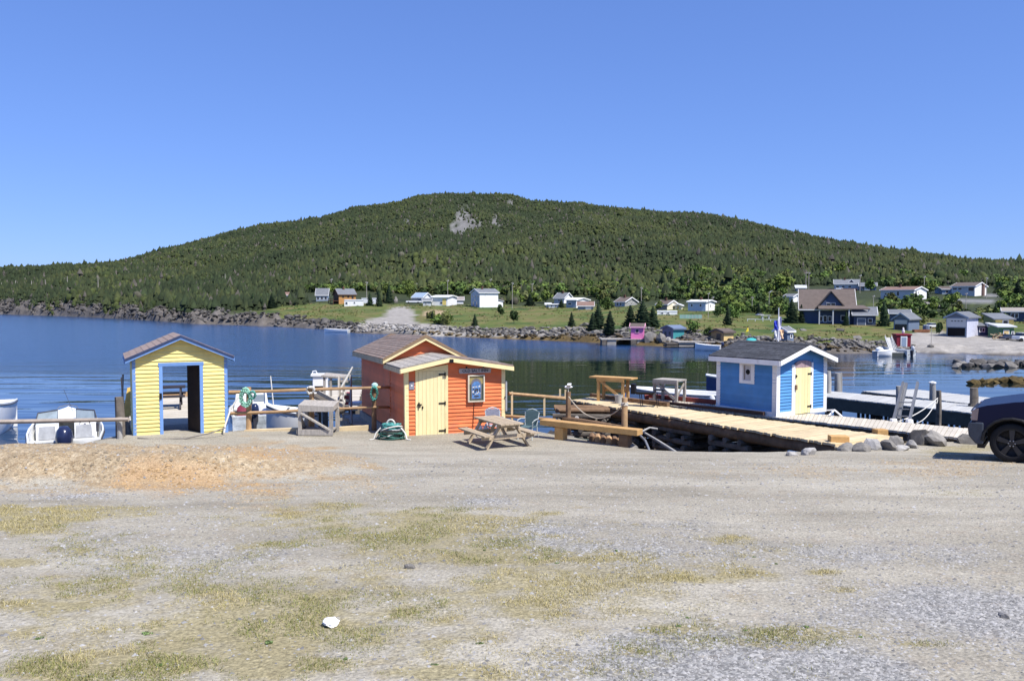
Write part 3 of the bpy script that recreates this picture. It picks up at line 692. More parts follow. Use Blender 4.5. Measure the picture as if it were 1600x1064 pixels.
for a in ((-hw, -hw + .035, -hh, hh), (hw - .035, hw, -hh, hh)): part('frame', M_frame, fr, lambda b: b.box(a[0], a[1], -.085, -.0, a[2], a[3]))
for a in ((-hh, -hh + .035), (hh - .035, hh)): part('frame', M_frame, fr, lambda b: b.box(-hw + .036, hw - .036, -.083, -.0, a[0], a[1]))
arch = [(-.15, -.3)] + [(-.16 * math.cos(math.pi * k / 10), .08 + .2 * math.sin(math.pi * k / 10)) for k in range(11)] + [(.15, -.3)]
part('painted_scene', mat('ochre_paint', (.3, .24, .1), .6), fr, lambda b: b.prism([(-.2, .12), (.2, .12), (.2, .33), (-.2, .33)], -.054, -.05))
part('painted_scene', mat('arch_grey_paint', (.16, .15, .17), .6), fr, lambda b: b.prism(arch, -.058, -.05))
part('painted_scene', mat('painted_sea_blue', (.09, .2, .42), .5, .4, 14), fr, lambda b: b.prism([(x * .82, z * .84 - .03) for x, z in arch], -.062, -.05))
for x, z, a, b_ in ((-.095, .035, .032, .02), (-.04, .05, .018, .014), (-.1, -.09, .025, .04), (.0, .045, .026, .016), (.085, .06, .028, .03), (.02, -.13, .03, .025), (.06, -.1, .022, .03), (.11, -.14, .03, .008), (-.03, -.16, .03, .012)):
    part('painted_figure', mat('painted_white', (.55, .54, .5), .6), fr, lambda q: q.prism([(x - a, z - b_ * .6), (x + a * .8, z - b_), (x + a, z + b_ * .5), (x, z + b_)], -.065, -.05))
for x, z, a, b_ in ((-.035, -.06, .025, .05), (.02, -.03, .035, .03), (.1, -.04, .02, .05), (-.085, -.02, .02, .025), (0, -.22, .09, .02), (.03, -.09, .014, .04), (-.07, -.15, .03, .015)):
    part('painted_figure', mat('painted_dark', (.04, .04, .05), .6), fr, lambda q: q.prism([(x - a, z - b_), (x + a, z - b_), (x + a * .7, z + b_), (x - a * .6, z + b_)], -.0645, -.05))
bx = thing('notice_plaque', 'small grey notice plaque with a white dot beside the cream door', 'plaque', OSM @ Vector((.16, -.03, 1.42)), R(21))
part('plate', mat('grey_plate', (.2, .2, .24), .5), bx, lambda b: b.box(-.07, .07, -.02, 0, -.11, .11))
part('emblem', M_white, bx, lambda b: b.lathe([(.0, -.026), (.022, -.026), (.022, -.018), (0, -.018)], 12, (0, 0, .0), 'y'))
pole = thing('metal_pipe', 'thin pale metal pipe fixed upright at the orange wall corner', 'pipe', OSM @ Vector((WL + .06, -.05, 0)), R(21))
part('tube', mat('dull_zinc', (.5, .52, .53), .4, metal=.5), pole, lambda b: b.tube([(0, 0, .6), (0, 0, 1.45)], .03, 8))
part('strap', M_iron, pole, lambda b: b.box(-.05, .0, -.02, .03, .98, 1.01))
# ---- blue shed
bs = thing('blue_shed', 'small bright blue clapboard shed with white corners and pale yellow door', 'shed', (8.1, 25.4, 2.13), R(34))
WB, DB, BE, BP = 2.42, 2.35, 1.72, 2.1
btop = [(0, BE), (WB / 2, BP), (WB, BE)]
siding(bs, M_blue, (0, 0, 0), (1, 0, 0), (0, -1, 0), .12, btop, .1, [(.7, 1.74, -1, 1.66)])
wn_ = (DB - 1.41, DB - .82, .93, 1.64)
siding(bs, M_blue, (0, DB, 0), (0, -1, 0), (-1, 0, 0), .12, [(0, BE), (DB, BE)], .1, [wn_])
siding(bs, M_blue, (WB, 0, 0), (0, 1, 0), (1, 0, 0), .12, [(0, BE), (DB, BE)], .1)
part('wall', M_blue, bs, lambda b: b.prism([(0, 0), (WB, 0), (WB, BE), (WB / 2, BP), (0, BE)], .001, DB))
for x in (0, WB):
    part('corner_trim', M_white, bs, lambda b: b.box(x - (.035 if x == 0 else .13), x + (.13 if x == 0 else .035), -.036, -.001, -.02, BE + (.03)))
part('corner_trim', M_white, bs, lambda b: b.box(-.036, -.001, .001, .13, -.02, BE)); part('corner_trim', M_white, bs, lambda b: b.box(-.036, -.001, DB - .13, DB + .03, -.02, BE))
part('base_board', M_white, bs, lambda b: b.box(.132, .695, -.034, -.001, -.02, .13)); part('base_board', M_white, bs, lambda b: b.box(1.745, WB - .132, -.034, -.001, -.02, .13))
part('base_board', M_white, bs, lambda b: b.box(-.034, -.001, .132, DB - .132, -.02, .13))
for a in ((.695, .87), (1.62, 1.745)): part('door_jamb', M_white, bs, lambda b: b.box(a[0], a[1], -.04, -.001, -.01, 1.56 if a[0] < 1 else 1.6))
dd_ = planked_door(bs, .875, 1.615, .01, 1.46, -.03, M_ydoor, 5)
for z in (.22, 1.25): hinge(dd_, 1.61, -.046, z, .16)
hinge(dd_, .88, -.046, 1.2, .05, -1)
part('latch', mat('rusty_latch', (.25, .16, .1), .6, metal=.4), dd_, lambda b: b.box(.83, .9, -.09, -.045, .78, .93))
part('name_board', mat('purple_grey_board', (.3, .22, .24), .8, .3, 12), bs, lambda b: b.prism([(.84, 1.462), (1.65, 1.462)] + [(1.245 + .405 * math.cos(math.pi * k / 8), 1.58 + .1 * math.sin(math.pi * k / 8)) for k in range(9)], -.043, -.002))
wf = part('window', mat('window_dark_glass', (.02, .03, .045), .08, spec=.6), bs, lambda b: b.box(-.012, -.003, .95, 1.28, 1.02, 1.55))
Mw = M_white
for a in ((.82, .95, .93, 1.64), (1.28, 1.41, .93, 1.64), (.951, 1.279, .93, 1.03), (.951, 1.279, 1.53, 1.64)): part('frame', Mw, wf, lambda b: b.box(-.045, -.002, a[0], a[1], a[2], a[3]))
part('curtain', mat('grey_lace', (.5, .5, .52), .9), wf, lambda b: b.box(-.018, -.0125, .952, 1.278, 1.03, 1.53))
part('oval_ornament', M_iron, wf, lambda b: b.lathe([(0, -.034), (.07, -.034), (.085, -.02), (0, -.02)], 14, (0, 1.09, 1.3), 'x'))
part('shelf_edge', mat('dusky_wood', (.2, .17, .15)), wf, lambda b: b.box(-.032, -.02, 1.2, 1.23, 1.05, 1.5))
bo = .2; bsl = (BP - BE) / (WB / 2)
for s in (0, 1):
    xe = -bo if s == 0 else WB + bo; ze = BE - bo * bsl
    slope(bs, (xe, -.3, ze + .1), (xe, DB + .22, ze + .1), (WB / 2, DB + .22, BP + .1), (WB / 2, -.3, BP + .1), M_shg, .03, 9, 8 if s == 0 else 0)
    part('bargeboard', M_white, bs, lambda b: b.prism([(xe, ze - .075), (WB / 2, BP - .075), (WB / 2, BP + .066), (xe, ze + .066)], -.315, -.28))
    part('eave_board', M_white, bs, lambda b: b.box(xe - .02 if s == 0 else xe, xe if s == 0 else xe + .02, -.28, DB + .22, ze - .08, ze + .075))
part('ridge_cap', M_shg, bs, lambda b: b.prism([(WB / 2 - .1, BP + .095), (WB / 2, BP + .128), (WB / 2 + .1, BP + .095)], -.3, DB + .22))
# ------------------------------------------------------------------ wharves, rails and shore furniture
M_log = mat('barked_log', (.17, .105, .06), .85, .3, 4, .5, (1, 1, 1), col2=(.3, .19, .1), rnd=.15)
M_peel = mat('peeled_spruce_pole', (.42, .27, .14), .75, .2, 4, .25, col2=(.28, .16, .08), rnd=.1)
M_dark = mat('tarred_wharf_log', (.13, .112, .092), .85, .35, 4, .45, col2=(.21, .185, .16), rnd=.2)
M_white_deck = mat('bleached_plank', (.50, .455, .375), .8, .1, 3, .15, col2=(.45, .4, .33), dirt=-.12, rnd=.09)
M_gdeck = mat('pale_grey_plank', (.42, .42, .40), .8, .1, 3, .15, col2=(.42, .42, .4), rnd=.08)
M_new = mat('new_golden_timber', (.50, .30, .115), .7, .18, 4, .2, (1, 1, 1), col2=(.36, .2, .08), rnd=.08)
M_green = mat('dark_green_float', (.06, .068, .06), .6, .2, 4, .1)
M_red = mat('dull_red_beam', (.23, .055, .04), .75, .2, 5, .2)
M_steel = mat('galvanised_grey', (.22, .225, .235), .45, .1, metal=.5)
M_rope_g = mat('mint_rope', (.25, .48, .37), .8, .2, 20)
M_rope_w = mat('white_rope', (.62, .6, .54), .8, .15, 20)
def deck(root, N0, N1, F0, F1, z, n, m, th=.05, jit=.05, z1=None, gap=.0075):
    z1 = z if z1 is None else z1
    N0, N1, F0, F1 = [Vector((*p, 0)) for p in (N0, N1, F0, F1)]
    for i in range(n):
        a, b = (i + gap) / n, (i + 1 - gap * 12) / n
        dn, df = random.uniform(-jit, jit), random.uniform(-jit, jit)
        p = [N0.lerp(N1, a), N0.lerp(N1, b), F0.lerp(F1, b), F0.lerp(F1, a)]
        ax = (F0.lerp(F1, a) - N0.lerp(N1, a)).normalized()
        p[0] -= ax * dn; p[1] -= ax * dn; p[2] += ax * df; p[3] += ax * df
        zz = z + (z1 - z) * i / n + random.uniform(-.007, .007)
        MB().hexa([q + Vector((0, 0, zz - th)) for q in p] + [q + Vector((0, 0, zz)) for q in p]).build('plank', m, root)
def log(root, p0, p1, r, m, name='log', n=8, r1=None):
    p0, p1 = Vector(p0), Vector(p1); mid = p0.lerp(p1, .5) + Vector((random.uniform(-.02, .02),) * 3)
    return MB().tube([p0, mid, p1], [r, (r + (r1 or r)) / 2, r1 or r], n, .06).build(name, m, root, True)
def crib(root, o, u, v, L, Wd, z0, z1, r, m):
    """log crib: courses laid crosswise, ends sticking out"""
    o, u, v = Vector((*o, 0)), Vector((*u, 0)).normalized(), Vector((*v, 0)).normalized(); z = z0; k = 0
    while z < z1:
        for s in (0, .5, 1) if k % 2 else (0, 1):
            a, b = (o + v * (Wd * s) - u * .2, o + v * (Wd * s) + u * (L + .2)) if k % 2 == 0 else (o + u * (L * s) - v * .2, o + u * (L * s) + v * (Wd + .2))
            log(root, a + Vector((0, 0, z)), b + Vector((0, 0, z)), r * random.uniform(.9, 1.1), m, 'crib_log')
        z += r * 1.75; k += 1
wa = thing('plank_wharf', 'long pale yellow plank wharf on dark log cribs in front of the blue shed', 'wharf')
A0, A1, B0, B1 = (2.12, 29.9), (8.0, 20.45), (2.95, 30.9), (9.96, 21.8)
deck(wa, A0, A1, B0, B1, 2.12, 84, M_pale, .06, .05)
u_ = (Vector(A1) - Vector(A0)).normalized(); v_ = Vector((-u_.y, u_.x)) if Vector((-u_.y, u_.x)).x > 0 else Vector((u_.y, -u_.x))
for k, (a, b) in enumerate(((.10, .2), (.9, .8), (.5, .5))):
    p, q = Vector((*A0, 1.9)) + Vector((*v_, 0)) * a * 1.1, Vector((*A1, 1.9)) + Vector((*v_, 0)) * a * 2.1
    MB().tube([p.lerp(q, t) for t in (0, .25, .5, .75, 1.0)], [.15, .16, .17, .17, .17], 9, .06).build('stringer_log', M_log, wa, True)
for t0, L, z0 in ((.02, 1.1, -.6), (.2, 1.0, -.5), (.40, 1.3, -.2), (.62, 1.1, .6)):
    p = Vector(A0).lerp(Vector(A1), t0) + v_ * .2
    crib(wa, p, u_, v_, L, 1.0 + t0, z0, 1.75, .09, M_dark)
part('edge_timber', M_log, wa, lambda b: b.beam(Vector((*B0, 2.19)), Vector((*Vector(B0).lerp(Vector(B1), .33), 2.2)), .14, .12))
# crib face seen under the deck and the leaning log bundle at its outer end
cf = thing('log_crib', 'square dark log crib with white log ends beyond the rope fence', 'crib', (1.55, 27.4, 0))
crib(cf, (0, 0), (.95, -.1), (.25, .95), 1.5, 1.2, -.5, 1.95, .085, M_dark)
M_end = mat('pale_log_end', (.6, .56, .5), .8)
for k in range(9): part('sawn_end', M_end, cf, lambda b: b.lathe([(0, -.012), (.075, -.012), (.075, 0), (0, 0)], 8, (.1 + random.uniform(-.05, 1.5), -.24 + random.uniform(-.02, .02), random.uniform(.6, 1.9)), 'y'))
for k in range(8): log(cf, (-.1, .1 + k * .15, 2.04), (1.5 + .2 * (k % 2), -.05 + k * .15, 2.05), .07, M_log, 'top_log')
wb = thing('bleached_wharf', 'whitish plank wharf carrying the blue shed, its side in shadow', 'wharf')
N0, N1, F0, F1 = (4.75, 28.9), (12.0, 21.05), (4.95, 30.6), (13.1, 22.7)
deck(wb, N0, N1, F0, F1, 2.12, 90, M_white_deck, .06, .03)
for a, b, mm in ((N0, N1, M_dark), (F0, F1, M_dark)):
    part('stringer', mm, wb, lambda q: q.beam(Vector((*a, 1.95)) + Vector((.12, .12, 0)) * (1 if a is N0 else -1), Vector((*b, 1.95)) + Vector((.12, .12, 0)) * (1 if a is N0 else -1), .14, .2))
fq = Vector(F0).lerp(Vector(F1), .29)
part('kerb_beam', M_red, wb, lambda q: q.beam(Vector((*F0, 2.2)), Vector((*fq, 2.2)), .14, .15))
nq = Vector(N0).lerp(Vector(N1), .42)
part('kerb_beam', M_red, wb, lambda q: q.beam(Vector((*Vector(F0).lerp(Vector(N0), .4), 2.2)), Vector((*F0, 2.2)), .14, .15))
part('kerb_beam', mat('dark_brown_beam', (.07, .04, .03)), wb, lambda q: q.beam(Vector((*N0, 2.2)), Vector((*nq, 2.2)), .12, .1))
for t in np.linspace(.03, .8, 8):
    for e0, e1 in ((N0, N1), (F0, F1)):
        p = Vector(e0).lerp(Vector(e1), t); log(wb, (p.x + .1, p.y + .1, -3), (p.x + .1, p.y + .1, 1.9), .12, M_dark, 'pile')
wc = thing('floating_dock', 'long grey plank float with dark green sides behind the steel ladders', 'dock')
deck(wc, (13.2, 37.4), (18.4, 29.3), (14.5, 39.4), (20.2, 31.4), 1.5, 70, M_gdeck, .05, .02)
part('float_side', M_green, wc, lambda b: b.beam((13.25, 37.45, 1.2), (18.45, 29.4, 1.2), .1, .5)); part('float_side', M_green, wc, lambda b: b.beam((14.4, 39.3, 1.2), (20.1, 31.3, 1.2), .1, .5))
part('float_side', M_green, wc, lambda b: b.beam((13.25, 37.4, 1.2), (14.5, 39.3, 1.2), .1, .5))
M_slat = mat('black_crib_slat', (.03, .03, .028), .8)
for k in range(22):
    t = .28 + k * .022; p = Vector((13.3, 37.5)).lerp(Vector((18.5, 29.4)), t)
    part('slat', M_slat, wc, lambda b: b.box(p.x - .05, p.x + .05, p.y - .02, p.y + .06, -.6, .95))
for t in (.15, .34, .6, .85):
    p = Vector((13.6, 37.7)).lerp(Vector((18.8, 29.6)), t); log(wc, (p.x, p.y, -3), (p.x, p.y, 1.2), .18, M_dark, 'pile')
wd = thing('outer_float', 'outermost grey plank float, farther out than the long green sided one', 'dock')
deck(wd, (17.2, 40.7), (20.6, 33.6), (20.2, 41.6), (22.6, 36.2), 1.3, 60, M_gdeck, .05, .02)
part('float_side', M_green, wd, lambda b: b.beam((17.25, 40.7, .95), (20.6, 33.7, .95), .1, .55)); part('float_side', M_green, wd, lambda b: b.beam((17.2, 40.75, .95), (20.2, 41.6, .95), .1, .55))
for t in (.1, .5, .9):
    p = Vector((18, 40.6)).lerp(Vector((21.3, 34.6)), t); log(wd, (p.x, p.y, -3), (p.x, p.y, 1.0), .15, M_dark, 'pile')
# pilings
M_pile = mat('silver_grey_piling', (.30, .29, .27), .85, .2, 4, .3, (3, 3, .6))
def piling(px, pt, pb, Y, r, label, m=M_pile, cap=False, name='mooring_pile'):
    a = P(px, pb, Y); b = P(px, pt, Y); o = thing(name, label, 'post', (a.x, a.y, a.z), 0, 'mooring posts round the wharves')
    h = b.z - a.z
    part('shaft', m, o, lambda q: q.tube([(0, 0, -a.z - 2), (.02, 0, h * .5), (0, 0, h)], [r, r, r * .9], 9, .05), True)
    if cap: part('cap', M_white, o, lambda q: q.lathe([(0, h), (r * 1.2, h), (r * 1.2, h + .06), (0, h + .1)], 8))
    return o
piling(1293.5, 580, 614, 38, .13, 'grey piling right against the corner of the blue shed')
piling(1308, 583, 614, 39.5, .15, 'thick grey piling of the close pair right of the blue shed')
piling(1313, 582, 614, 39.6, .07, 'thin grey pole of the close pair right of the blue shed', name='mooring_pole')
piling(1403, 603, 640, 31, .1, 'grey piling standing left of the steel ladders')
piling(1456.5, 599, 624, 36, .13, 'slim grey piling with a white cap on the float', cap=True)
piling(1465.5, 610, 664, 30, .1, 'dark leaning post wrapped in white rope by the float', M_dark)
o = piling(1521, 606, 634, 33, .16, 'dark stout piling with broad base near the truck', M_dark)
part('brace', M_dark, o, lambda b: b.prism([(-.45, -.9), (.45, -.9), (.14, .1), (-.14, .1)], -.1, .1))
# steel ladders at the wharf edge
def lad(px0, px1, tx0, tx1, yb, yt, Y, label):
    a, b, c, d = P(px0, yb, Y), P(px1, yb + 1, Y - .25), P(tx1, yt, Y + .6), P(tx0, yt, Y + .8)
    o = thing('steel_ladder', label, 'ladder', tuple(a), 0, 'ladders up from the float')
    part('rail', M_steel, o, lambda q: q.beam((0, 0, 0), d - a, .06, .13)); part('rail', M_steel, o, lambda q: q.beam(b - a, c - a, .06, .13))
    for t in (.12, .3, .48): part('rung', M_steel, o, lambda q: q.tube([(Vector((0, 0, 0))).lerp(d - a, t), (b - a).lerp(c - a, t)], .02, 6))
    for p in (Vector((0, 0, 0)), b - a): part('foot', M_white, o, lambda q: q.lathe([(0, -.05), (.12, -.05), (.1, .05), (0, .07)], 8, p))
    return o
lad(1396, 1421, 1411.5, 1434, 657, 598, 24.5, 'steel ladder with white feet leaning up at the wharf edge')
o = thing('steel_rail', 'single grey steel rail slanting beside the ladder', 'rail', tuple(P(1404, 655, 24.7)))
part('bar', M_steel, o, lambda q: q.beam((0, 0, 0), P(1416, 599, 25.4) - P(1404, 655, 24.7), .08, .1))
def rope(pts, r, m, label, name='rope', sag=0, n=14, group=None):
    pts = [Vector(p) for p in pts]; out = []
    for i in range(len(pts) - 1):
        for k in range(n):
            t = k / n; q = pts[i].lerp(pts[i + 1], t); q.z -= sag * 4 * t * (1 - t); out.append(q)
    out.append(pts[-1]); o = MB().tube(out, r, 6).build(name, m, None, True); return tag(o, label, 'rope', group)
rope([P(1405, 658, 24.2), P(1465, 622, 29.9)], .017, M_rope_w, 'white mooring rope from the wharf edge up to the dark post', sag=.1)
rope([P(1432, 661, 23.8), P(1462, 628, 29.7), P(1466, 618, 30)], .013, M_rope_w, 'thin grey rope hanging slack below the white mooring rope', sag=.15)
fr_ = thing('white_rail_frame', 'low white pipe rail shaped like a tent beside the blue shed', 'rail', tuple(P(1293, 648, 25.6)))
o0 = P(1293, 648, 25.6)
for a, b in (((1292, 641), (1304, 640.5)), ((1304, 640.5), (1316, 651)), ((1304, 640.5), (1295, 649))): part('pipe', M_white, fr_, lambda q: q.tube([P(*a, 25.6) - o0, P(*b, 25.4) - o0], .025, 6))
# wharf behind the yellow shed
wy = thing('back_wharf', 'sunlit plank wharf reaching out behind the yellow shed', 'wharf', ys.location, R(26))
deck(wy, (-.02, 2.45), (-.02, 10.6), (2.5, 2.45), (2.5, 10.6), .0, 52, M_white_deck, .05, .02)
for x in (.05, 2.4): part('stringer', M_dark, wy, lambda b: b.beam((x, .2, -.18), (x, 10.6, -.18), .14, .24))
for y in np.linspace(.6, 10.3, 6):
    for x in (.05, 2.4): log(wy, (x, y, -5), (x, y, -.07), .13, M_dark, 'pile')
part('end_beam', M_peel, wy, lambda b: b.beam((0, 10.55, .1), (2.5, 10.55, .1), .16, .16))
pt_ = thing('dark_bench_table', 'dark bench table seen through the open doorway of the yellow shed', 'table', YSM @ Vector((.95, 7.2, .02)), R(20))
M_bt = mat('near_black_wood', (.035, .03, .035), .7)  # one near-black colour for the whole table
part('top', M_bt, pt_, lambda b: b.box(-.8, .9, -.3, .3, .68, .74)); part('seat', M_bt, pt_, lambda b: b.box(-.8, .9, -.72, -.46, .4, .46)); part('seat', M_bt, pt_, lambda b: b.box(-.8, .9, .46, .72, .4, .46))
for x in (-.65, .75):
    for s in (-1, 1): part('leg', M_bt, pt_, lambda b: b.beam((x, s * .78, 0), (x, s * .2, .68), .06, .09))
    part('cross_brace', M_bt, pt_, lambda b: b.beam((x + .04, -.7, .36), (x + .04, .7, .36), .04, .08))
# left of the yellow shed
piling(187, 620, 688, 22.0, .12, 'dark post at the left wall of the yellow shed', M_dark)
o = thing('leaning_plank', 'mustard yellow board leaning behind the dark post by the shed', 'board', tuple(P(194, 652, 25)))
a0 = P(194, 652, 25); part('face', mat('mustard_board', (.6, .4, .1), .7), o, lambda b: b.add([P(191, 652, 25) - a0, P(204, 650, 25) - a0, P(203, 605, 25.4) - a0, P(199, 606, 25.4) - a0] + [P(191, 652, 25) - a0 + Vector((0, .04, 0)), P(204, 650, 25) - a0 + Vector((0, .04, 0)), P(203, 605, 25.4) - a0 + Vector((0, .04, 0)), P(199, 606, 25.4) - a0 + Vector((0, .04, 0))], [(0, 1, 2, 3), (7, 6, 5, 4), (0, 4, 5, 1), (1, 5, 6, 2), (2, 6, 7, 3), (3, 7, 4, 0)]))
for k, (x0, x1, y1) in enumerate(((190, 192, 585), (193.5, 190, 590))):
    o = tag(MB().tube([P(x0, 655, 24.4), P(x1, y1, 24.6)], .03, 7).build('fishing_pole', M_peel if k else M_pile, None, True), ('grey thin pole leaning upright by the yellow shed', 'reddish thin pole crossing the grey one by the yellow shed')[k], 'pole')
rl = thing('bank_rail', 'grey bare pole rail running over the motorboat to the yellow shed', 'rail', tuple(P(0, 659, 21.6)))
a0 = P(0, 659, 21.6)
part('pole', mat('silver_pole', (.33, .28, .23), .8, .2, 4, .3, rnd=0), rl, lambda b: b.tube([P(x, y, 21.6) - a0 for x, y in ((-160, 660), (-40, 659.5), (60, 658), (130, 656.5), (201, 655))], [.062, .06, .058, .055, .05], 8, .05), True)
for x in (-150, 184): part('post', M_pile, rl, lambda b: b.tube([P(x, 659, 21.65) - a0 + Vector((0, .1, .1)), P(x, 659, 21.65) - a0 + Vector((0, .1, -1.3))], .07, 8), True)
# pole fence between yellow and orange sheds
YF = 23.55
fl = thing('pole_fence', 'peeled pole fence with two rails between the yellow and orange sheds', 'fence', tuple(P(388, 672, YF)))
a0 = P(388, 672, YF)
for nm, pts, r in (('rail', ((358, 613), (430, 611), (500, 608), (589, 605.5)), .045), ('rail', ((358, 646), (430, 643.5), (500, 640), (589, 636)), .042)):
    part(nm, M_peel, fl, lambda b: b.tube([P(x, y, YF - .1) - a0 for x, y in pts], [r * 1.15, r, r, r * .75], 8, .06), True)
part('rail', M_peel, fl, lambda b: b.tube([P(589, 605.5, YF - .1) - a0, P(608, 605, YF + .9) - a0], .04, 7)); part('rail', M_peel, fl, lambda b: b.tube([P(589, 636, YF - .1) - a0, P(608, 636, YF + .9) - a0], .04, 7))
for x, t, b_, r, mm in ((388.5, 605, 680, .075, M_peel), (487, 606, 680, .075, M_peel), (584.5, 604, 676, .07, M_log)):
    part('post', mm, fl, lambda b: b.tube([P(x, b_, YF) - a0, P(x, t, YF) - a0], [r * 1.05, r * .9], 9, .05), True)
kb = thing('edge_timber', 'flat pale timber kerb along the bank under the pole fence', 'kerb', tuple(P(383, 674, 23.4)))
a0 = P(383, 674, 23.4)
part('timber', M_pale, kb, lambda b: b.beam(P(383, 675, 23.5) - a0, P(470, 672, 23.5) - a0, .18, .14)); part('timber', M_pale, kb, lambda b: b.beam(P(524, 671, 23.5) - a0, P(576, 668, 23.6) - a0, .18, .14))
def coil(cx, cy, Y, rx, rz, n, m, label, name='rope_coil', r=.022):
    c = P(cx, cy, Y); pts = []
    for k in range(n * 16):
        a = 2 * math.pi * k / 16; q = .86 + .22 * math.sin(k * .37) + random.uniform(-.05, .05)
        pts.append(c + Vector((rx * q * math.cos(a), -.04 - .1 * math.sin(k * .9) ** 2, rz * q * math.sin(a) - rz)))
    o = MB().tube(pts, r, 6).build(name, m, None, True); return tag(o, label, 'rope')
coil(385.5, 606.5, YF - .14, .15, .25, 13, M_rope_g, 'mint green rope coil hung over the fence post by the yellow shed')
coil(396, 611, YF - .14, .1, .12, 4, mat('dark_teal_rope', (.08, .3, .25)), 'small dark teal rope loop beside the mint green coil')
coil(586, 604, YF - .12, .1, .2, 5, mat('dark_teal_rope', (.08, .3, .25)), 'dark teal rope looped on the fence post by the orange shed')
o = tag(part('cap', mat('aqua_float', (.4, .62, .6), .5), None, lambda b: b.lathe([(0, -.03), (.1, -.03), (.09, .06), (.04, .1), (0, .11)], 12, P(585.5, 603.5, YF)), True), 'pale aqua float capping the fence post by the orange shed', 'buoy'); o.name = 'rope_float'
coil(487, 604, YF - .1, .12, .1, 5, M_rope_w, 'white rope bundled on the middle fence post behind the workbench')
rope([P(372, 621, 23), P(360, 640, 22.9), P(352, 664, 22.7), P(350, 676, 22.6)], .025, M_rope_w, 'white hose drooping down the right corner of the yellow shed', 'hose')
rope([P(352, 668, 22.3), P(330, 676, 22), P(290, 685, 21.7), P(240, 686, 21.7), P(215, 684, 21.7)], .018, mat('grey_hose', (.2, .18, .16)), 'thin dark hose lying along the foot of the yellow shed', 'hose')
# workbench
wk = thing('workbench', 'weathered grey plank workbench with diagonal braces by the fence', 'workbench', (P(497, 672, 22.9).x, 22.85, Z(-5.3, 22.85)), R(-3))
part('top', M_grey, wk, lambda b: b.hexa([(-.46, -.25, .66), (.5, -.25, .66), (.46, .55, .72), (-.52, .55, .72), (-.46, -.25, .84), (.5, -.25, .8), (.46, .55, .86), (-.52, .55, .9)]))
for x, y in ((-.42, -.22), (.44, -.22), (-.46, .5), (.42, .5)): part('leg', M_grey, wk, lambda b: b.beam((x, y, -.02), (x, y, .68), .09, .09))
part('brace', M_grey, wk, lambda b: b.beam((-.38, -.275, .62), (.42, -.275, .16), .04, .12, (0, 1, 0)))
part('brace', M_grey, wk, lambda b: b.beam((-.5, -.15, .6), (-.5, .45, .12), .04, .1, (1, 0, 0)))
part('stretcher', M_grey, wk, lambda b: b.box(-.46, .5, -.3, -.26, .02, .17)); part('stretcher', M_grey, wk, lambda b: b.box(-.53, -.49, -.22, .5, .03, .15)); part('shelf', M_grey, wk, lambda b: b.box(-.4, .42, -.2, .45, .1, .14))
# wharf and gear left of the orange shed
wl = thing('grey_wharf', 'weathered grey wharf beside the far end of the orange shed', 'wharf')
deck(wl, (-7.35, 29.3), (-8.35, 36.5), (-5.5, 29.3), (-6.6, 36.5), 1.86, 36, M_white_deck, .05, .03)
deck(wl, (-4.6, 25.2), (-6.1, 29.1), (-3.9, 25.3), (-5.3, 29.2), 1.7, 20, M_grey, .05, .03)
for t in (0, .5, 1):
    for x in (-7.2, -5.7): log(wl, (x - t, 29.5 + t * 6.8, -3), (x - t, 29.5 + t * 6.8, 1.8), .13, M_dark, 'pile')
for t in (.05, .5, .95): log(wl, (-4.4 - 1.5 * t, 25.4 + 3.8 * t, -3), (-4.4 - 1.5 * t, 25.4 + 3.8 * t, 1.65), .12, M_dark, 'pile')
part('stringer', M_grey, wl, lambda b: b.beam((-4.62, 25.2, 1.55), (-6.12, 29.1, 1.55), .1, .22))
bxs = thing('fish_box_stand', 'white and blue insulated box standing on the grey wharf', 'box', tuple(P(500, 618, 33)), R(8))
part('body', M_white, bxs, lambda b: b.box(-.25, .3, -.2, .3, .05, .78)); part('lid', M_white, bxs, lambda b: b.box(-.33, .34, -.26, .34, .79, .87)); part('side_panel', mat('slate_blue_panel', (.17, .24, .45)), bxs, lambda b: b.box(-.262, -.25, -.2, .3, .05, .77))
part('handle', M_white, bxs, lambda b: b.tube([(-.3, 0, .87), (-.27, 0, .97), (-.15, 0, .99), (-.1, 0, .87)], .025, 6)); part('shelf_gap', M_iron, bxs, lambda b: b.box(-.18, .24, -.212, -.2, .18, .4))  # the gap is a flat black slab, its shade put into the colour
st = thing('plank_stand', 'grey plank stand with sloping board top on the grey wharf', 'stand', tuple(P(524, 618, 31)), 0)
part('top', M_grey, st, lambda b: b.hexa([(-.45, -.3, .72), (.35, -.3, .66), (.45, .3, .7), (-.4, .3, .78), (-.45, -.3, .78), (.35, -.3, .72), (.45, .3, .76), (-.4, .3, .84)]))
for x in (-.36, -.12, .2, .36): part('leg', M_grey, st, lambda b: b.box(x - .04, x + .04, -.25, -.17, 0, .7))
lw = thing('wooden_ladder', 'grey wooden gangway ladder leaning against the wharf by the orange shed', 'ladder', tuple(P(533, 660, 26.5)), 0)
a0 = P(533, 660, 26.5)
for x0, x1 in ((524, 530), (544, 548)): part('rail', M_grey, lw, lambda b: b.beam(P(x0 + 5, 664, 26.4) - a0, P(x1, 588, 27.6) - a0, .2, .05, (1, 0, 0)))
for k in range(7):
    y = 595 + k * 10; part('rung', M_grey, lw, lambda b: b.beam(P(529 + .2 * k, y, 27.5 - .15 * k) - a0, P(546 - .2 * k, y + 1, 27.5 - .15 * k) - a0, .05, .08))
part('rope_lashing', M_rope_w, lw, lambda b: b.tube([P(537 + 1.5 * math.sin(k * 1.9), 612 + k * 4, 26.9) - a0 for k in range(11)], .03, 6))
o = tag(MB().tube([P(531, 609, 26.4), P(541, 592, 26.5), P(551, 573, 26.6)], [.03, .04, .022], 7).build('boat_hook', M_rope_w, None, True), 'long white pole slanting up by the orange shed', 'pole')
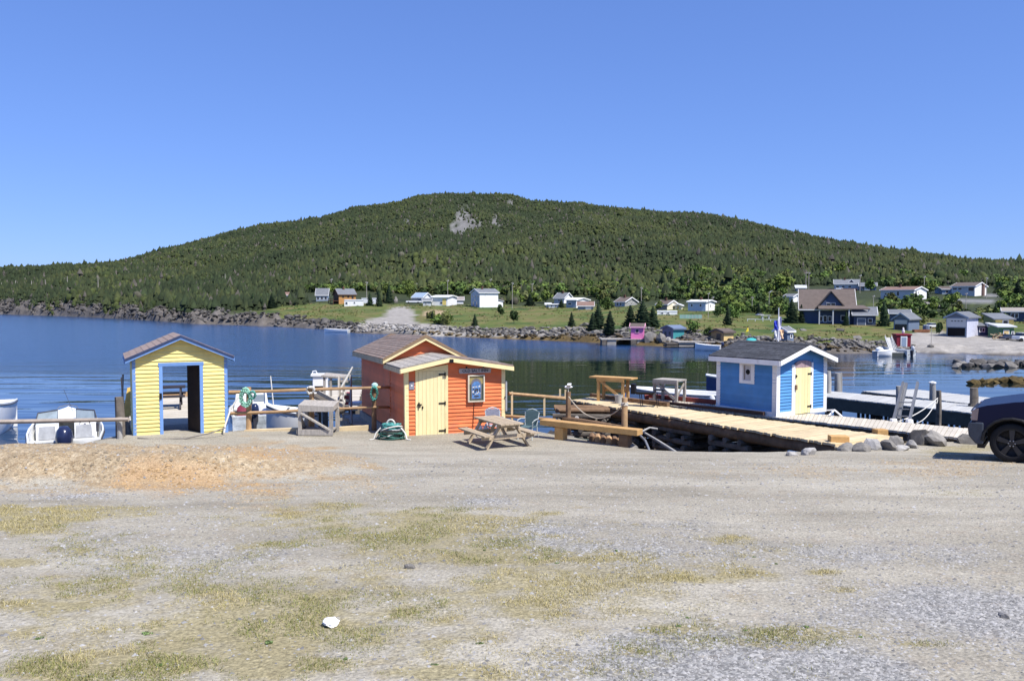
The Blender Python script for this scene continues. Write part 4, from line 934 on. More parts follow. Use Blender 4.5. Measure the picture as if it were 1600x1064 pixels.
gw_ = thing('gangway', 'narrow dark gangway slanting down behind the workbench', 'gangway', tuple(P(505, 640, 27)))
a0 = P(505, 640, 27)
for dy in (0, .7): part('rail', M_grey, gw_, lambda b: b.beam(P(496, 612, 27 + dy) - a0, P(536, 634, 26.3 + dy) - a0, .05, .12))
part('deck', M_dark, gw_, lambda b: b.beam(P(494, 616, 27.4) - a0, P(538, 642, 26.7) - a0, .6, .05))
tb = thing('fish_tub', 'red and white plastic tub on the wharf beside the orange shed', 'tub', tuple(P(549, 632, 29.6)))
part('body', mat('brick_red_plastic', (.3, .05, .05), .5), tb, lambda b: b.box(-.22, -.05, -.2, .3, 0, .42)); part('body', M_white, tb, lambda b: b.hexa([(-.04, -.3, 0), (.32, -.3, 0), (.32, .3, 0), (-.04, .3, 0), (-.04, -.3, .1), (.32, -.3, .1), (.32, .3, .1), (-.04, .3, .1)]))
# lobster pot heap of rope
pot = thing('rope_tub', 'round steel basket overflowing with teal and white rope beside the orange wall', 'basket', (P(611, 684, 22).x, 22.05, Z(-3.2, 22.05)))
part('rim', M_steel, pot, lambda b: b.tube([(.36 * math.cos(2 * math.pi * k / 18), .26 * math.sin(2 * math.pi * k / 18), .3) for k in range(18)], .02, 6, closed=True))
part('basket', mat('dull_wire', (.12, .13, .12), .6, metal=.5), pot, lambda b: b.lathe([(0, .02), (.22, .02), (.34, .28), (.31, .28), (.2, .05), (0, .05)], 14))
M_teal = mat('teal_rope', (.07, .26, .24), .8, .3, 20); M_dteal = mat('deep_green_rope', (.03, .1, .08), .8, .3, 20)
def tangle(m, n, rx, ry, z0, z1, r, steps=120):
    pts = []; ph = [random.uniform(0, 6.28) for _ in range(6)]
    for k in range(steps):
        a = k * .42 + ph[0]; q = .55 + .45 * math.sin(k * .23 + ph[1])
        pts.append((rx * q * math.cos(a), ry * q * math.sin(a), z0 + (z1 - z0) * (.5 + .5 * math.sin(k * .37 + ph[2]))))
    return MB().tube(pts, r, 5)
for k in range(3): tangle(M_teal, 1, .3, .22, .28, .46, .018).build('rope', M_teal, pot, True)
for k in range(2): tangle(M_dteal, 1, .42, .3, .02, .22, .02).build('rope', M_dteal, pot, True)
tangle(M_rope_w, 1, .38, .3, .05, .42, .02, 60).build('rope', M_rope_w, pot, True)
part('hoop', M_rope_w, pot, lambda b: b.tube([(-.12 + .12 * math.cos(a) + .1, .05, .44 + .14 * math.sin(a)) for a in np.linspace(0, math.pi, 9)], .028, 6), True)
for s in (-1, 1): part('rope', M_rope_w, pot, lambda b: b.tube([(s * .3, -.1, .36), (s * .44, -.15, .2), (s * .5, -.2, .02), (s * .62, -.25, .015)], .022, 6), True)
pot.scale = (.88,) * 3
# picnic table
M_pic = mat('picnic_table_wood', (.40, .32, .22), .8, .2, 4, .25, (1, 5, 1), col2=(.28, .21, .14), rnd=.1)
pc = thing('picnic_table', 'weathered wooden picnic table with two benches in front of the orange shed', 'picnic table', (-.36, 21.15, Z(-.36, 21.1)), R(-63))
pc.scale = (.87, .87, .87)
L2 = .93
for k in range(5): part('table_plank', M_pic, pc, lambda b: b.box(-L2, L2, -.36 + k * .146, -.36 + k * .146 + .136, .70, .74))
for s in (-1, 1):
    for j in (0, 1): part('bench_plank', M_pic, pc, lambda b: b.box(-L2, L2, s * .73 - .14 + j * .145, s * .73 - .005 + j * .145, .40, .44))
for x in (-.62, .62):
    for s in (-1, 1): part('leg', M_pic, pc, lambda b: b.beam((x, s * .70, -.03), (x, s * .22, .70), .05, .14, (1, 0, 0)))
    part('bench_bearer', M_pic, pc, lambda b: b.box(x + .03, x + .07, -.84, .84, .28, .398)); part('top_bearer', M_pic, pc, lambda b: b.box(x + .03, x + .07, -.36, .36, .6, .698))
part('brace', M_pic, pc, lambda b: b.beam((-.55, 0, .3), (-.1, 0, .68), .05, .09)); part('brace', M_pic, pc, lambda b: b.beam((.55, 0, .3), (.1, 0, .68), .05, .09))
# patio chairs
def lattice(b, x0, x1, zf, n):
    for k in range(n):
        for s in (-1, 1):
            t0 = -.6 + 1.9 * k / n
            pa, pb = (t0, 0), (t0 + .6 * 1, 1)
            q = []
            for t, zz in (pa, pb): q.append((x0 + (x1 - x0) * (t if s > 0 else 1 - t), zz))
            (xa, za), (xb, zb) = q
            # clip to the back's outline
            if xa == xb: continue
            ts = [0, 1]
            for lim, sg_ in ((x0, 1), (x1, -1)):
                f = (lim - xa) / (xb - xa); inside0 = (xa - lim) * sg_ >= 0; inside1 = (xb - lim) * sg_ >= 0
                if not inside0 and not inside1: ts = None; break
                if not inside0: ts[0] = max(ts[0], f)
                if not inside1: ts[1] = min(ts[1], f)
            if not ts or ts[1] <= ts[0]: continue
            f = lambda t: (xa + (xb - xa) * t, zf(za + (zb - za) * t)[0], zf(za + (zb - za) * t)[1])
            b.tube([f(ts[0]), f(ts[1])], .008, 4)
M_alu = mat('pale_cast_frame', (.42, .46, .45), .5, .08); M_mesh = mat('sage_mesh', (.09, .15, .16), .6, .1); M_mesh2 = mat('lilac_grey_mesh', (.3, .3, .36), .6, .1)
def chair(name, label, loc, rz, mm):
    o = thing(name, label, 'chair', loc, rz, 'patio chairs by the picnic table')
    zf = lambda t: (.24 + .12 * t, .42 + .5 * t)
    part('seat', mm, o, lambda b: b.box(-.24, .24, -.24, .22, .38, .41))
    fr2 = part('back_frame', M_alu, o, lambda b: b.tube([(-.21, .24, .4), (-.25, .36, .84), (-.14, .375, .92), (0, .38, .955), (.14, .375, .92), (.25, .36, .84), (.21, .24, .4)], .018, 7), True)
    part('lattice', mm, o, lambda b: lattice(b, -.23, .23, zf, 20))
    part('back_panel', mm, o, lambda b: b.hexa([(-.225, .258, .44), (.225, .258, .44), (.225, .266, .44), (-.225, .266, .44), (-.235, .372, .9), (.235, .372, .9), (.235, .38, .9), (-.235, .38, .9)]))
    for s in (-1, 1):
        part('front_leg', M_alu, o, lambda b: b.tube([(s * .26, -.27, -.02), (s * .24, -.22, .2), (s * .24, -.22, .4)], .018, 6), True)
        part('rear_leg', M_alu, o, lambda b: b.tube([(s * .26, .32, -.02), (s * .23, .24, .2), (s * .22, .24, .4)], .018, 6), True)
        part('armrest', M_alu, o, lambda b: b.tube([(s * .25, .3, .64), (s * .29, .05, .66), (s * .29, -.2, .64), (s * .27, -.27, .58), (s * .25, -.22, .4)], .02, 6), True)
    return o
chair('patio_chair', 'lilac grey mesh patio chair against the orange wall behind the table', (-.46, 22.3, Z(-.46, 22.3)), R(14), M_mesh2).scale = (.82,) * 3
chair('patio_chair', 'sage green lattice patio chair with curled arms beside the shore', (.43, 22.1, Z(.43, 22.1)), R(-24), M_mesh).scale = (.8,) * 3
for k, (dx, m_, lb) in enumerate(((-1.0, M_white, 'white plastic jug under the picnic table by the wall'), (-.84, mat('pale_blue_jug', (.45, .6, .7), .4), 'pale blue plastic jug under the picnic table by the wall'))):
    j = thing('plastic_jug', lb, 'jug', (dx + .12, 22.75, Z(dx + .12, 22.75)), 0); part('body', m_, j, lambda b: b.lathe([(0, 0), (.07, 0), (.075, .18), (.03, .27), (.025, .31), (0, .31)], 10), True); part('handle', m_, j, lambda b: b.tube([(.06, 0, .19), (.1, 0, .22), (.05, 0, .27)], .012, 5))
rope([OSM @ Vector((1.95, -.04, .88)), OSM @ Vector((1.93, -.05, .5)), OSM @ Vector((1.9, -.06, .05))], .008, M_iron, 'thin black cable hanging down the orange wall', 'wall_cable')
# timber bench by the rope fence
tbn = thing('timber_bench', 'long thick golden timber bench on short log legs', 'bench', (0, 0, 0))
pa, pb = P(848, 664, 22.3), P(1000, 695, 20.6)
pa.z = Z(pa.x, pa.y - .3) + .42; pb.z = pa.z - .02
part('beam', M_new, tbn, lambda b: b.beam(pa, pb, .3, .15), bevel=.012)
dv = (pb - pa).normalized(); 
for t in (.2, .86):
    q = pa.lerp(pb, t); part('leg', M_new if t < .5 else M_log, tbn, lambda b: b.beam((q.x, q.y, q.z - .085), (q.x, q.y, q.z - .5), .24, .26, dv), bevel=.01)
# rope fence posts
pf = thing('post_fence', 'two stout orange brown log posts with a rope slung between them', 'fence')
q0, q1 = P(888, 664, 23.0), P(976, 694, 21.4); t0, t1 = P(888, 612, 23.0), P(976, 621, 21.4)
part('post', M_log, pf, lambda b: b.tube([q0 - Vector((0, 0, .5)), t0], [.075, .068], 10, .04), True); part('post', M_peel, pf, lambda b: b.tube([q1 - Vector((0, 0, .5)), t1], [.085, .078], 10, .04), True)
sag = [t0.lerp(t1, k / 20) + Vector((0, -.14, -.12 - .62 * 4 * (k / 20) * (1 - k / 20) * .8)) for k in range(21)]
part('rope', mat('tan_rope', (.42, .36, .27)), pf, lambda b: b.tube(sag, .016, 6), True)
part('lower_rail', M_log, pf, lambda b: b.tube([P(880, 653, 23.1), P(930, 661, 22.3), P(976, 669, 21.5)], .065, 8, .05), True)
part('lashing', M_rope_w, pf, lambda b: b.tube([t1 + Vector((.085 * math.cos(a), .085 * math.sin(a), -.22 + a * .005)) for a in np.linspace(0, 20, 50)], .011, 5))
gl = thing('gull_ornament', 'white gull ornament with spread wings on the log post', 'ornament', tuple(t0))
part('body', M_white, gl, lambda b: b.lathe([(0, -.11), (.03, -.09), (.05, 0), (.03, .08), (0, .13)], 9, (0, 0, .13), 'x'), True)
part('wing', M_white, gl, lambda b: b.hexa([(-.05, .02, .14), (.06, .02, .14), (.1, .2, .2), (.0, .2, .2), (-.05, .02, .16), (.06, .02, .16), (.1, .2, .215), (.0, .2, .215)])); part('wing', M_white, gl, lambda b: b.hexa([(-.05, -.2, .2), (.06, -.2, .2), (.06, -.02, .14), (-.05, -.02, .14), (-.05, -.2, .215), (.06, -.2, .215), (.06, -.02, .16), (-.05, -.02, .16)]))
part('stick', M_rope_w, gl, lambda b: b.tube([(0, 0, 0), (0, 0, .1)], .012, 5))
# rails right of the orange shed
sr = thing('shore_rail', 'thin peeled pole rail running from the orange shed to the log crib', 'rail', tuple(P(795, 615, 24.6)))
a0 = P(795, 615, 24.6)
part('pole', M_peel, sr, lambda b: b.tube([P(795, 615, 24.6) - a0, P(840, 618.5, 25.2) - a0, P(882, 622, 26) - a0], .05, 8, .06), True); part('pole', M_peel, sr, lambda b: b.tube([P(790, 650, 24.6) - a0, P(825, 652.5, 24.4) - a0, P(868, 656, 24) - a0], .045, 8, .06), True)
for x, t, b_, Y in ((850.5, 620, 650, 25.4), (875, 608, 624, 27), (883.5, 609, 624, 27.2), (800, 612, 672, 24.65)): part('stake', M_pale, sr, lambda b: b.beam(P(x, b_, Y) - a0, P(x, t, Y) - a0, .06, .06))
# tables on the wharf
def wtable(label, m, px, py, Y, w, d, h, rz, name='cleaning_table', over=0):
    a = P(px, py, Y); o = thing(name, label, 'table', (a.x, a.y, 2.12), rz, 'fish cleaning tables on the wharves')
    part('top', m, o, lambda b: b.box(-w / 2 - over, w / 2 + over, -d / 2, d / 2, h - .05, h)); part('top_edge', m, o, lambda b: b.box(-w / 2, w / 2, -d / 2 - .02, -d / 2 + .02, h - .15, h - .052))
    for sx in (-1, 1):
        for sy in (-1, 1): part('leg', m, o, lambda b: b.box(sx * (w / 2 - .05) - .045, sx * (w / 2 - .05) + .045, sy * (d / 2 - .06) - .045, sy * (d / 2 - .06) + .045, 0, h - .05))
    part('brace', m, o, lambda b: b.beam((-w / 2 + .08, -d / 2 + .01, h - .1), (w / 2 - .1, -d / 2 + .01, .15), .03, .09)); part('brace', m, o, lambda b: b.beam((w / 2 - .05, -d / 2 + .1, .2), (w / 2 - .05, d / 2 - .1, h - .15), .03, .08))
    return o
t_ = wtable('golden new timber table with a long overhanging top on the wharf', M_new, 958, 622, 29.6, 1.05, .55, .86, R(-32), over=.3)
part('cross_rail', M_new, t_, lambda b: b.box(-.5, .5, .2, .24, .3, .4))
wtable('grey weathered table on the bleached wharf before the white boat', M_grey, 1046, 626, 29.4, .95, .75, .8, R(-38))
gr_ = thing('charcoal_grill', 'black folding grill on thin legs beside the golden table', 'grill', (P(1008, 632, 28.2).x, 28.0, 2.12), R(-20))
part('tray', M_iron, gr_, lambda b: b.hexa([(-.3, -.18, .42), (.25, -.18, .42), (.25, .18, .42), (-.3, .18, .42), (-.38, -.22, .5), (.3, -.22, .5), (.3, .22, .5), (-.38, .22, .5)])); part('side_shelf', M_iron, gr_, lambda b: b.box(.3, .62, -.18, .18, .56, .6))
part('lid', M_iron, gr_, lambda b: b.box(-.5, -.36, -.16, .16, .42, .76))
for x in (-.2, .35):
    for y in (-.15, .15): part('leg', M_iron, gr_, lambda b: b.tube([(x + .06, y, 0), (x, y, .45)], .014, 5))
bk = thing('plastic_bucket', 'grey plastic bucket under the golden table', 'bucket', (P(967, 628, 28.9).x, 28.9, 2.12)); part('body', mat('grey_plastic', (.4, .4, .38), .5), bk, lambda b: b.lathe([(0, 0), (.12, 0), (.15, .3), (.14, .3), (.11, .02), (0, .02)], 12), True); part('handle', M_iron, bk, lambda b: b.tube([(-.15, 0, .28), (0, -.1, .22), (.15, 0, .28)], .008, 5))
# offcuts, driftwood and rocks by the wharf end
def wblock(px, py, Y, s, label, m=M_log, rz=.3):
    a = P(px, py, Y); o = MB().box(-s[0] / 2, s[0] / 2, -s[1] / 2, s[1] / 2, 0, s[2]).build('timber_block', m, None, loc=a, bevel=.015); o.rotation_euler = (0, 0, rz); return tag(o, label, 'timber block', 'timber blocks at the wharf end')
wblock(1310, 692, 20.85, (.46, .3, .19), 'sawn brown timber block near the front edge of the yellow planks', M_new, -.1)
wblock(1375, 680, 22.2, (.32, .26, .17), 'brown timber block at the far tip of the yellow planks', M_new, .2)
ramp = thing('plank_ramp', 'pale plank laid along the landward end of the yellow wharf', 'plank', tuple(P(1312, 702, 20.3)))
a0 = P(1312, 702, 20.3); part('board', M_pale, ramp, lambda b: b.beam(Vector((0, 0, .02)), P(1402, 684, 21.75) - a0 + Vector((0, 0, .01)), .3, .05))
part('board', M_new, ramp, lambda b: b.beam(Vector((.1, -.12, -.06)), P(1402, 686, 21.6) - a0 + Vector((0, 0, -.06)), .08, .1))
# ------------------------------------------------------------------ boats
M_hull = mat('white_gelcoat', (.80, .81, .80), .3, .04, 3, .03, spec=.5, col2=(.6, .6, .55), dirt=-.25)
M_liner = mat('offwhite_boat_liner', (.74, .74, .71), .5, .05, 4, .04)
M_bluehull = mat('navy_hull_paint', (.03, .06, .16), .35, spec=.5); M_greyhull = mat('pale_grey_hull', (.58, .62, .64), .35)
M_rub = mat('dark_rub_rail', (.05, .05, .06), .5); M_cowl = mat('navy_engine_cowl', (.018, .025, .07), .22, .1, 3, .02, spec=.6)
M_glass = mat('tinted_screen', (.25, .3, .33), .1, .1, spec=.6); M_vinyl = mat('grey_vinyl_seat', (.5, .51, .52), .5)
M_cowlg = mat('silver_engine_cowl', (.5, .51, .53), .35)
def hull_pts(L, B, H, t, inset=0, zf=None):
    hb = B / 2 * (1 - max(0, (t - .35) / .65) ** 2.3) * (.9 + .1 * min(1, t * 4)) - inset
    hb = max(hb, .012); zs = H * (1 + .35 * t * t); zk = -.28 + .5 * max(0, t - .6) ** 1.5 * 2 * H
    y = L * t * (1 - (inset / L) * .8)
    if zf is None: return [(-hb, y, zs), (-hb * .94, y, zs * .4), (-hb * .72, y, min(.02 + zk * .3, zs * .3)), (0, y, zk), (hb * .72, y, min(.02 + zk * .3, zs * .3)), (hb * .94, y, zs * .4), (hb, y, zs)]
    return [(-hb, y, zs + .004), (-hb * .95, y, zs * .5), (-hb * .8, y, zf), (0, y, zf), (hb * .8, y, zf), (hb * .95, y, zs * .5), (hb, y, zs + .004)]
def loft(rows, cap0=True, cap1=True):
    b = MB(); n = len(rows[0]); b.v = [p for r in rows for p in r]
    for i in range(len(rows) - 1):
        for k in range(n - 1): b.f.append((i * n + k, i * n + k + 1, (i + 1) * n + k + 1, (i + 1) * n + k))
    if cap0: b.f.append(tuple(range(n)))
    if cap1: b.f.append(tuple((len(rows) - 1) * n + k for k in reversed(range(n))))
    return b
def outboard(root, x, y, z, s=1, m=None, tilt=0):
    """motor on the transom: cowl, leg, bracket, tiller"""
    m = m or M_cowl
    prof = [(0, .62), (.1, .6), (.17, .5), (.2, .32), (.185, .14), (.14, .02), (.1, -.02), (0, -.02)]
    b = MB().lathe([(r * s, h * s) for r, h in prof][::-1], 14); b.v = [(vx * .95, vy * 1.25 - .05 * s, vz) for vx, vy, vz in b.v]
    c = b.build('engine_cowl', m, root, True, loc=(x, y - .12 * s, z))
    MB().box(-.19 * s, .19 * s, -.03, .03, .1 * s, .13 * s).build('cowl_stripe', M_rub, c)
    part('engine_leg', M_rub, root, lambda q: q.hexa([(x - .05 * s, y - .2 * s, z - .85 * s), (x + .05 * s, y - .2 * s, z - .85 * s), (x + .05 * s, y - .03, z - .85 * s), (x - .05 * s, y - .03, z - .85 * s), (x - .1 * s, y - .27 * s, z), (x + .1 * s, y - .27 * s, z), (x + .1 * s, y, z), (x - .1 * s, y, z)]))
    part('engine_bracket', M_rub, root, lambda q: q.box(x - .16 * s, x + .16 * s, y - .06, y + .1, z - .3 * s, z + .02))
def boat(name, label, loc, rz, L, B, H, mh=None, ml=None, rub=True, floor=.12, seats=(), motor=0, mm=None, deck_from=None, group=None, cat='boat'):
    o = thing(name, label, cat, loc, rz, group)
    ts = [0, .1, .25, .4, .55, .7, .82, .92, .98, 1.0]
    loft([hull_pts(L, B, H, t) for t in ts]).build('hull', mh or M_hull, o, True)
    tin = [.02, .12, .3, .45, .6, .72, .84, .93]
    loft([hull_pts(L, B, H, t, .07, floor) for t in tin], True, True).build('liner', ml or M_liner, o)
    for s in (0, 6):
        g = [hull_pts(L, B, H, t)[s] for t in ts]; MB().tube([(p[0] * .975, p[1], p[2]) for p in g], .035, 6).build('gunwale', mh or M_hull, o, True)
        if rub: MB().tube([(p[0] * 1.01, p[1], p[2] - .07) for p in g], .022, 5).build('rub_rail', M_rub, o)
    part('transom', mh or M_hull, o, lambda b: b.box(-B * .44, B * .44, .0, .07, .02, H * .94))
    for sy in seats:
        hb = abs(hull_pts(L, B, H, sy / L)[6][0]) - .1; part('thwart', ml or M_liner, o, lambda b: b.box(-hb, hb, sy - .16, sy + .16, H * .55, H * .55 + .05))
    if deck_from:
        td = [deck_from, deck_from + (1 - deck_from) * .4, deck_from + (1 - deck_from) * .7, .985]
        rows = []
        for t in td:
            p = hull_pts(L, B, H, t); hb, y, z = p[6]; hb *= .97; rows.append([(-hb, y, z + .01), (-hb * .5, y, z + .05), (0, y, z + .07), (hb * .5, y, z + .05), (hb, y, z + .01)])
        loft(rows, False, False).build('foredeck', mh or M_hull, o, True)
    if motor: outboard(o, 0, -.02, H * 1.0, motor, mm)
    return o
# motorboat at the bank
mb_ = boat('motorboat', 'white open motorboat with navy outboard and windscreen below the grey rail', (P(106, 700, 28.6).x, 28.4, 0), R(27), 5.4, 2.35, .72, floor=.2, motor=0, deck_from=.6)
outboard(mb_, 0, -.02, .5, .95)
for q in mb_.children:
    if q.name.startswith('engine_cowl'): q.scale = (1.45, 1.2, 1.05)
part('windscreen', M_glass, mb_, lambda b: b.hexa([(-1.0, 2.75, .76), (-.3, 3.0, .8), (-.3, 3.04, .8), (-1.0, 2.8, .76), (-.9, 2.85, 1.12), (-.3, 3.15, 1.15), (-.3, 3.18, 1.15), (-.9, 2.9, 1.12)])); part('windscreen', M_glass, mb_, lambda b: b.hexa([(.3, 3.0, .8), (1.0, 2.75, .76), (1.0, 2.8, .76), (.3, 3.04, .8), (.3, 3.15, 1.15), (.9, 2.85, 1.12), (.9, 2.9, 1.12), (.3, 3.18, 1.15)]))
part('screen_frame', M_rub, mb_, lambda b: (b.tube([(-1.0, 2.6, .8), (-.9, 2.86, 1.14), (-.3, 3.16, 1.17), (-.3, 3.02, .8)], .022, 5), b.tube([(1.0, 2.6, .8), (.9, 2.86, 1.14), (.3, 3.16, 1.17), (.3, 3.02, .8)], .022, 5)))
part('console', M_hull, mb_, lambda b: b.hexa([(.25, 2.35, .2), (.95, 2.35, .2), (.95, 2.8, .2), (.25, 2.8, .2), (.25, 2.55, .85), (.95, 2.55, .85), (.95, 2.8, .85), (.25, 2.8, .85)])); part('console', M_hull, mb_, lambda b: b.box(-.95, -.25, 2.4, 2.8, .2, .82))
sw = part('steering_wheel', M_rub, mb_, lambda b: b.tube([(.58 + .17 * math.cos(a), 2.36 - .06 * math.sin(a), .78 + .16 * math.sin(a)) for a in np.linspace(0, 2 * math.pi, 17)[:-1]], .016, 6, closed=True)); part('spoke', M_rub, sw, lambda b: (b.tube([(.42, 2.37, .78), (.74, 2.37, .78)], .012, 5), b.tube([(.58, 2.4, .62), (.58, 2.4, .78)], .012, 5), b.lathe([(0, 2.33), (.05, 2.33), (.05, 2.42), (0, 2.42)], 8, (.58, 0, .78), 'y')))
for x in (.55, -.55):
    s_ = part('seat', M_vinyl, mb_, lambda b: b.box(x - .27, x + .27, 1.25, 1.75, .45, .58), bevel=.03); part('seat_back', M_vinyl, s_, lambda b: b.hexa([(x - .27, 1.2, .58), (x + .27, 1.2, .58), (x + .27, 1.3, .58), (x - .27, 1.3, .58), (x - .24, 1.12, .95), (x + .24, 1.12, .95), (x + .24, 1.2, .95), (x - .24, 1.2, .95)]))
part('stern_bench', M_liner, mb_, lambda b: b.box(-1.0, -.3, .1, .55, .2, .55)); part('stern_bench', M_liner, mb_, lambda b: b.box(.3, 1.0, .1, .55, .2, .55)); part('grab_rail', M_steel, mb_, lambda b: b.tube([(-.5, 3.6, .9), (-.3, 4.6, 1.1), (0, 4.95, 1.12), (.3, 4.6, 1.1), (.5, 3.6, .9)], .014, 5))
mb_.scale = (1.06, 1.3, 1.28)
part('throttle_lever', M_rub, mb_, lambda b: b.box(.93, 1.02, 1.95, 2.15, .62, .86)); part('aerial', M_rub, mb_, lambda b: b.tube([(.2, 3.1, 1.1), (-.1, 3.6, 1.75)], .008, 4))
rope([P(50, 703, 28.5), P(42, 708, 26.5), P(33, 718, 24.5)], .02, mat('aqua_line', (.15, .5, .5)), 'aqua mooring line from the motorboat stern')
# boat cut by the picture edge
b2 = boat('work_boat', 'white high sided boat with dark gear aboard moored beyond the motorboat', (-23.5, 37.4, 0), R(-160), 5.4, 2.3, 1.25, floor=.2, seats=(2.0, 3.4), motor=0)
part('gear', M_rub, b2, lambda b: b.box(-.5, .4, 1.2, 1.8, .2, .85)); part('gear', mat('faded_orange_gear', (.5, .25, .12)), b2, lambda b: b.lathe([(0, .3), (.25, .35), (.3, .6), (.15, .9), (0, .95)], 10, (.1, 2.6, .3)), True)
# cuddy boat behind the pole fence
b3 = boat('cuddy_boat', 'grey white boat with small cabin and red and blue gear behind the pole fence', (P(424, 655, 38).x - .2, 36.2, 0), R(20), 5.0, 2.1, .7, M_greyhull, floor=.2, motor=.9, deck_from=.62)
part('cabin', M_hull, b3, lambda b: b.hexa([(-.8, 2.9, .6), (.8, 2.9, .6), (.6, 4.3, .8), (-.6, 4.3, .8), (-.7, 3.0, 1.4), (.7, 3.0, 1.4), (.5, 4.0, 1.3), (-.5, 4.0, 1.3)]), bevel=.05); part('cabin_window', M_glass, b3, lambda b: b.box(.1, .6, 2.93, 2.99, 1.0, 1.3)); part('cabin_door', M_rub, b3, lambda b: b.box(-.15, .05, 2.9, 2.97, .6, 1.3))
for (x, y, z, s, m_, n_) in ((-.4, 2.2, .5, .33, mat('maroon_cloth', (.18, .03, .05)), 'maroon_coat'), (.45, 2.1, .5, .34, mat('white_cloth', (.6, .6, .62)), 'white_bundle'), (.55, 1.6, .4, .3, mat('denim_cloth', (.06, .09, .2)), 'denim_bundle'), (.85, 2.3, .55, .2, mat('bright_blue_plastic', (.05, .12, .55)), 'blue_jerrycan')):
    me_ = MB().lathe([(0, 0), (s, .05), (s * 1.05, s * .8), (s * .7, s * 1.7), (s * .3, s * 2.1), (0, s * 2.2)], 9); me_.v = [(a + random.uniform(-.05, .05), b + random.uniform(-.05, .05), c) for a, b, c in me_.v]; me_.build(n_, m_, b3, True, loc=(x, y, z - .25))
part('rod', M_rope_w, b3, lambda b: b.tube([(.95, 2.2, .8), (.85, 2.5, 2.2)], .03, 5))
# skiff behind the workbench
b4 = boat('white_skiff', 'white skiff half hidden by the grey workbench', (-7.7, 33.2, .3), R(96), 2.1, 1.5, .95, floor=.3, seats=(.9,), deck_from=.6, rub=True)
# boats beyond the wharf
b5 = boat('runabout', 'white runabout with silver outboard showing behind the grey wharf table', (P(1122, 620, 42).x, 41.8, .3), R(74), 4.8, 1.9, .75, M_hull, motor=.75, mm=M_cowlg, floor=.25, seats=(1.4, 2.6), deck_from=.66)
part('windscreen', M_glass, b5, lambda b: b.hexa([(-.7, 2.9, .8), (.7, 2.9, .8), (.7, 2.95, .8), (-.7, 2.95, .8), (-.6, 2.7, 1.15), (.6, 2.7, 1.15), (.6, 2.75, 1.15), (-.6, 2.75, 1.15)]))
b7 = boat('inflatable_tender', 'grey white small tender with raised outboard beside the runabout', (P(1112, 625, 40).x, 39.4, .35), R(-100), 2.9, 1.4, .5, M_greyhull, motor=.6, mm=M_cowlg, floor=.2, rub=False, seats=(1.2,))
b6 = boat('navy_boat', 'navy and white boat bow peeping past the blue shed wall', (P(1240, 612, 47).x, 46.5, .1), R(86), 5.0, 2.0, 1.1, M_bluehull, floor=.3, deck_from=.5); part('white_strake', M_hull, b6, lambda b: (b.tube([(hull_pts(5, 2, 1.1, t)[6][0] * 1.01, 5 * t, hull_pts(5, 2, 1.1, t)[6][2] - .02) for t in np.linspace(0, 1, 9)], .09, 6), b.tube([(hull_pts(5, 2, 1.1, t)[0][0] * 1.01, 5 * t, hull_pts(5, 2, 1.1, t)[6][2] - .02) for t in np.linspace(0, 1, 9)], .09, 6)))
# boats on the far side
p = G(545, 519.5, 0); boat('rowing_boat', 'tiny white boat by the slipway on the far shore', (p.x, p.y, 0), R(80), 5.0, 1.5, .55, floor=.1, rub=False)
p = G(1127, 548, 0); o = boat('moored_boat', 'small white boat with blue stern at the far log wharf', (p.x, p.y, 0), R(60), 3.2, 1.4, .6, floor=.1, rub=False, motor=.7)
p = G(1368, 557, 0); o = boat('pedal_boat', 'white rounded boat lying by the red and white hut', (p.x + .1, p.y + .4, 0), R(-86), 1.9, 1.3, .55, floor=.2, deck_from=.3, rub=False); part('hump', M_hull, o, lambda b: b.lathe([(0, .4), (.4, .45), (.38, .7), (.2, .85), (0, .9)], 12, (0, .5, .1)), True)
p = G(1424, 556.5, 0); o = boat('skiff', 'pale grey skiff with outboard moored right of the red and white hut', (p.x, p.y, 0), R(25), 3.8, 1.5, .6, M_greyhull, floor=.15, motor=.8, mm=M_cowlg)
M_vgr = mat('pale_grey_rail', (.42, .43, .44), .6)
ps = thing('small_float', 'little grey float with a white gangway before the red and white hut', 'dock', tuple(G(1405, 556, 0)), 0)
for k in range(9): part('plank', M_gdeck, ps, lambda b: b.box(-1.1 + k * .26, -1.1 + k * .26 + .24, -.6, 1.6, .35, .42))
part('float_side', M_green, ps, lambda b: b.box(-1.1, 1.2, -.58, 1.58, -.1, .345))
for x in (-.9, -.2): part('gangway_rail', M_vgr, ps, lambda b: b.beam((x, .2, .45), (x + .5, 2.6, 1.9), .07, .09)); part('gangway_rail', M_vgr, ps, lambda b: b.beam((x, .2, .9), (x + .5, 2.6, 2.1), .035, .05))
part('gangway_deck', M_gdeck, ps, lambda b: b.hexa([(-.9, .2, .38), (-.2, .2, .38), (.3, 2.6, 1.8), (-.4, 2.6, 1.8), (-.9, .2, .43), (-.2, .2, .43), (.3, 2.6, 1.85), (-.4, 2.6, 1.85)]))
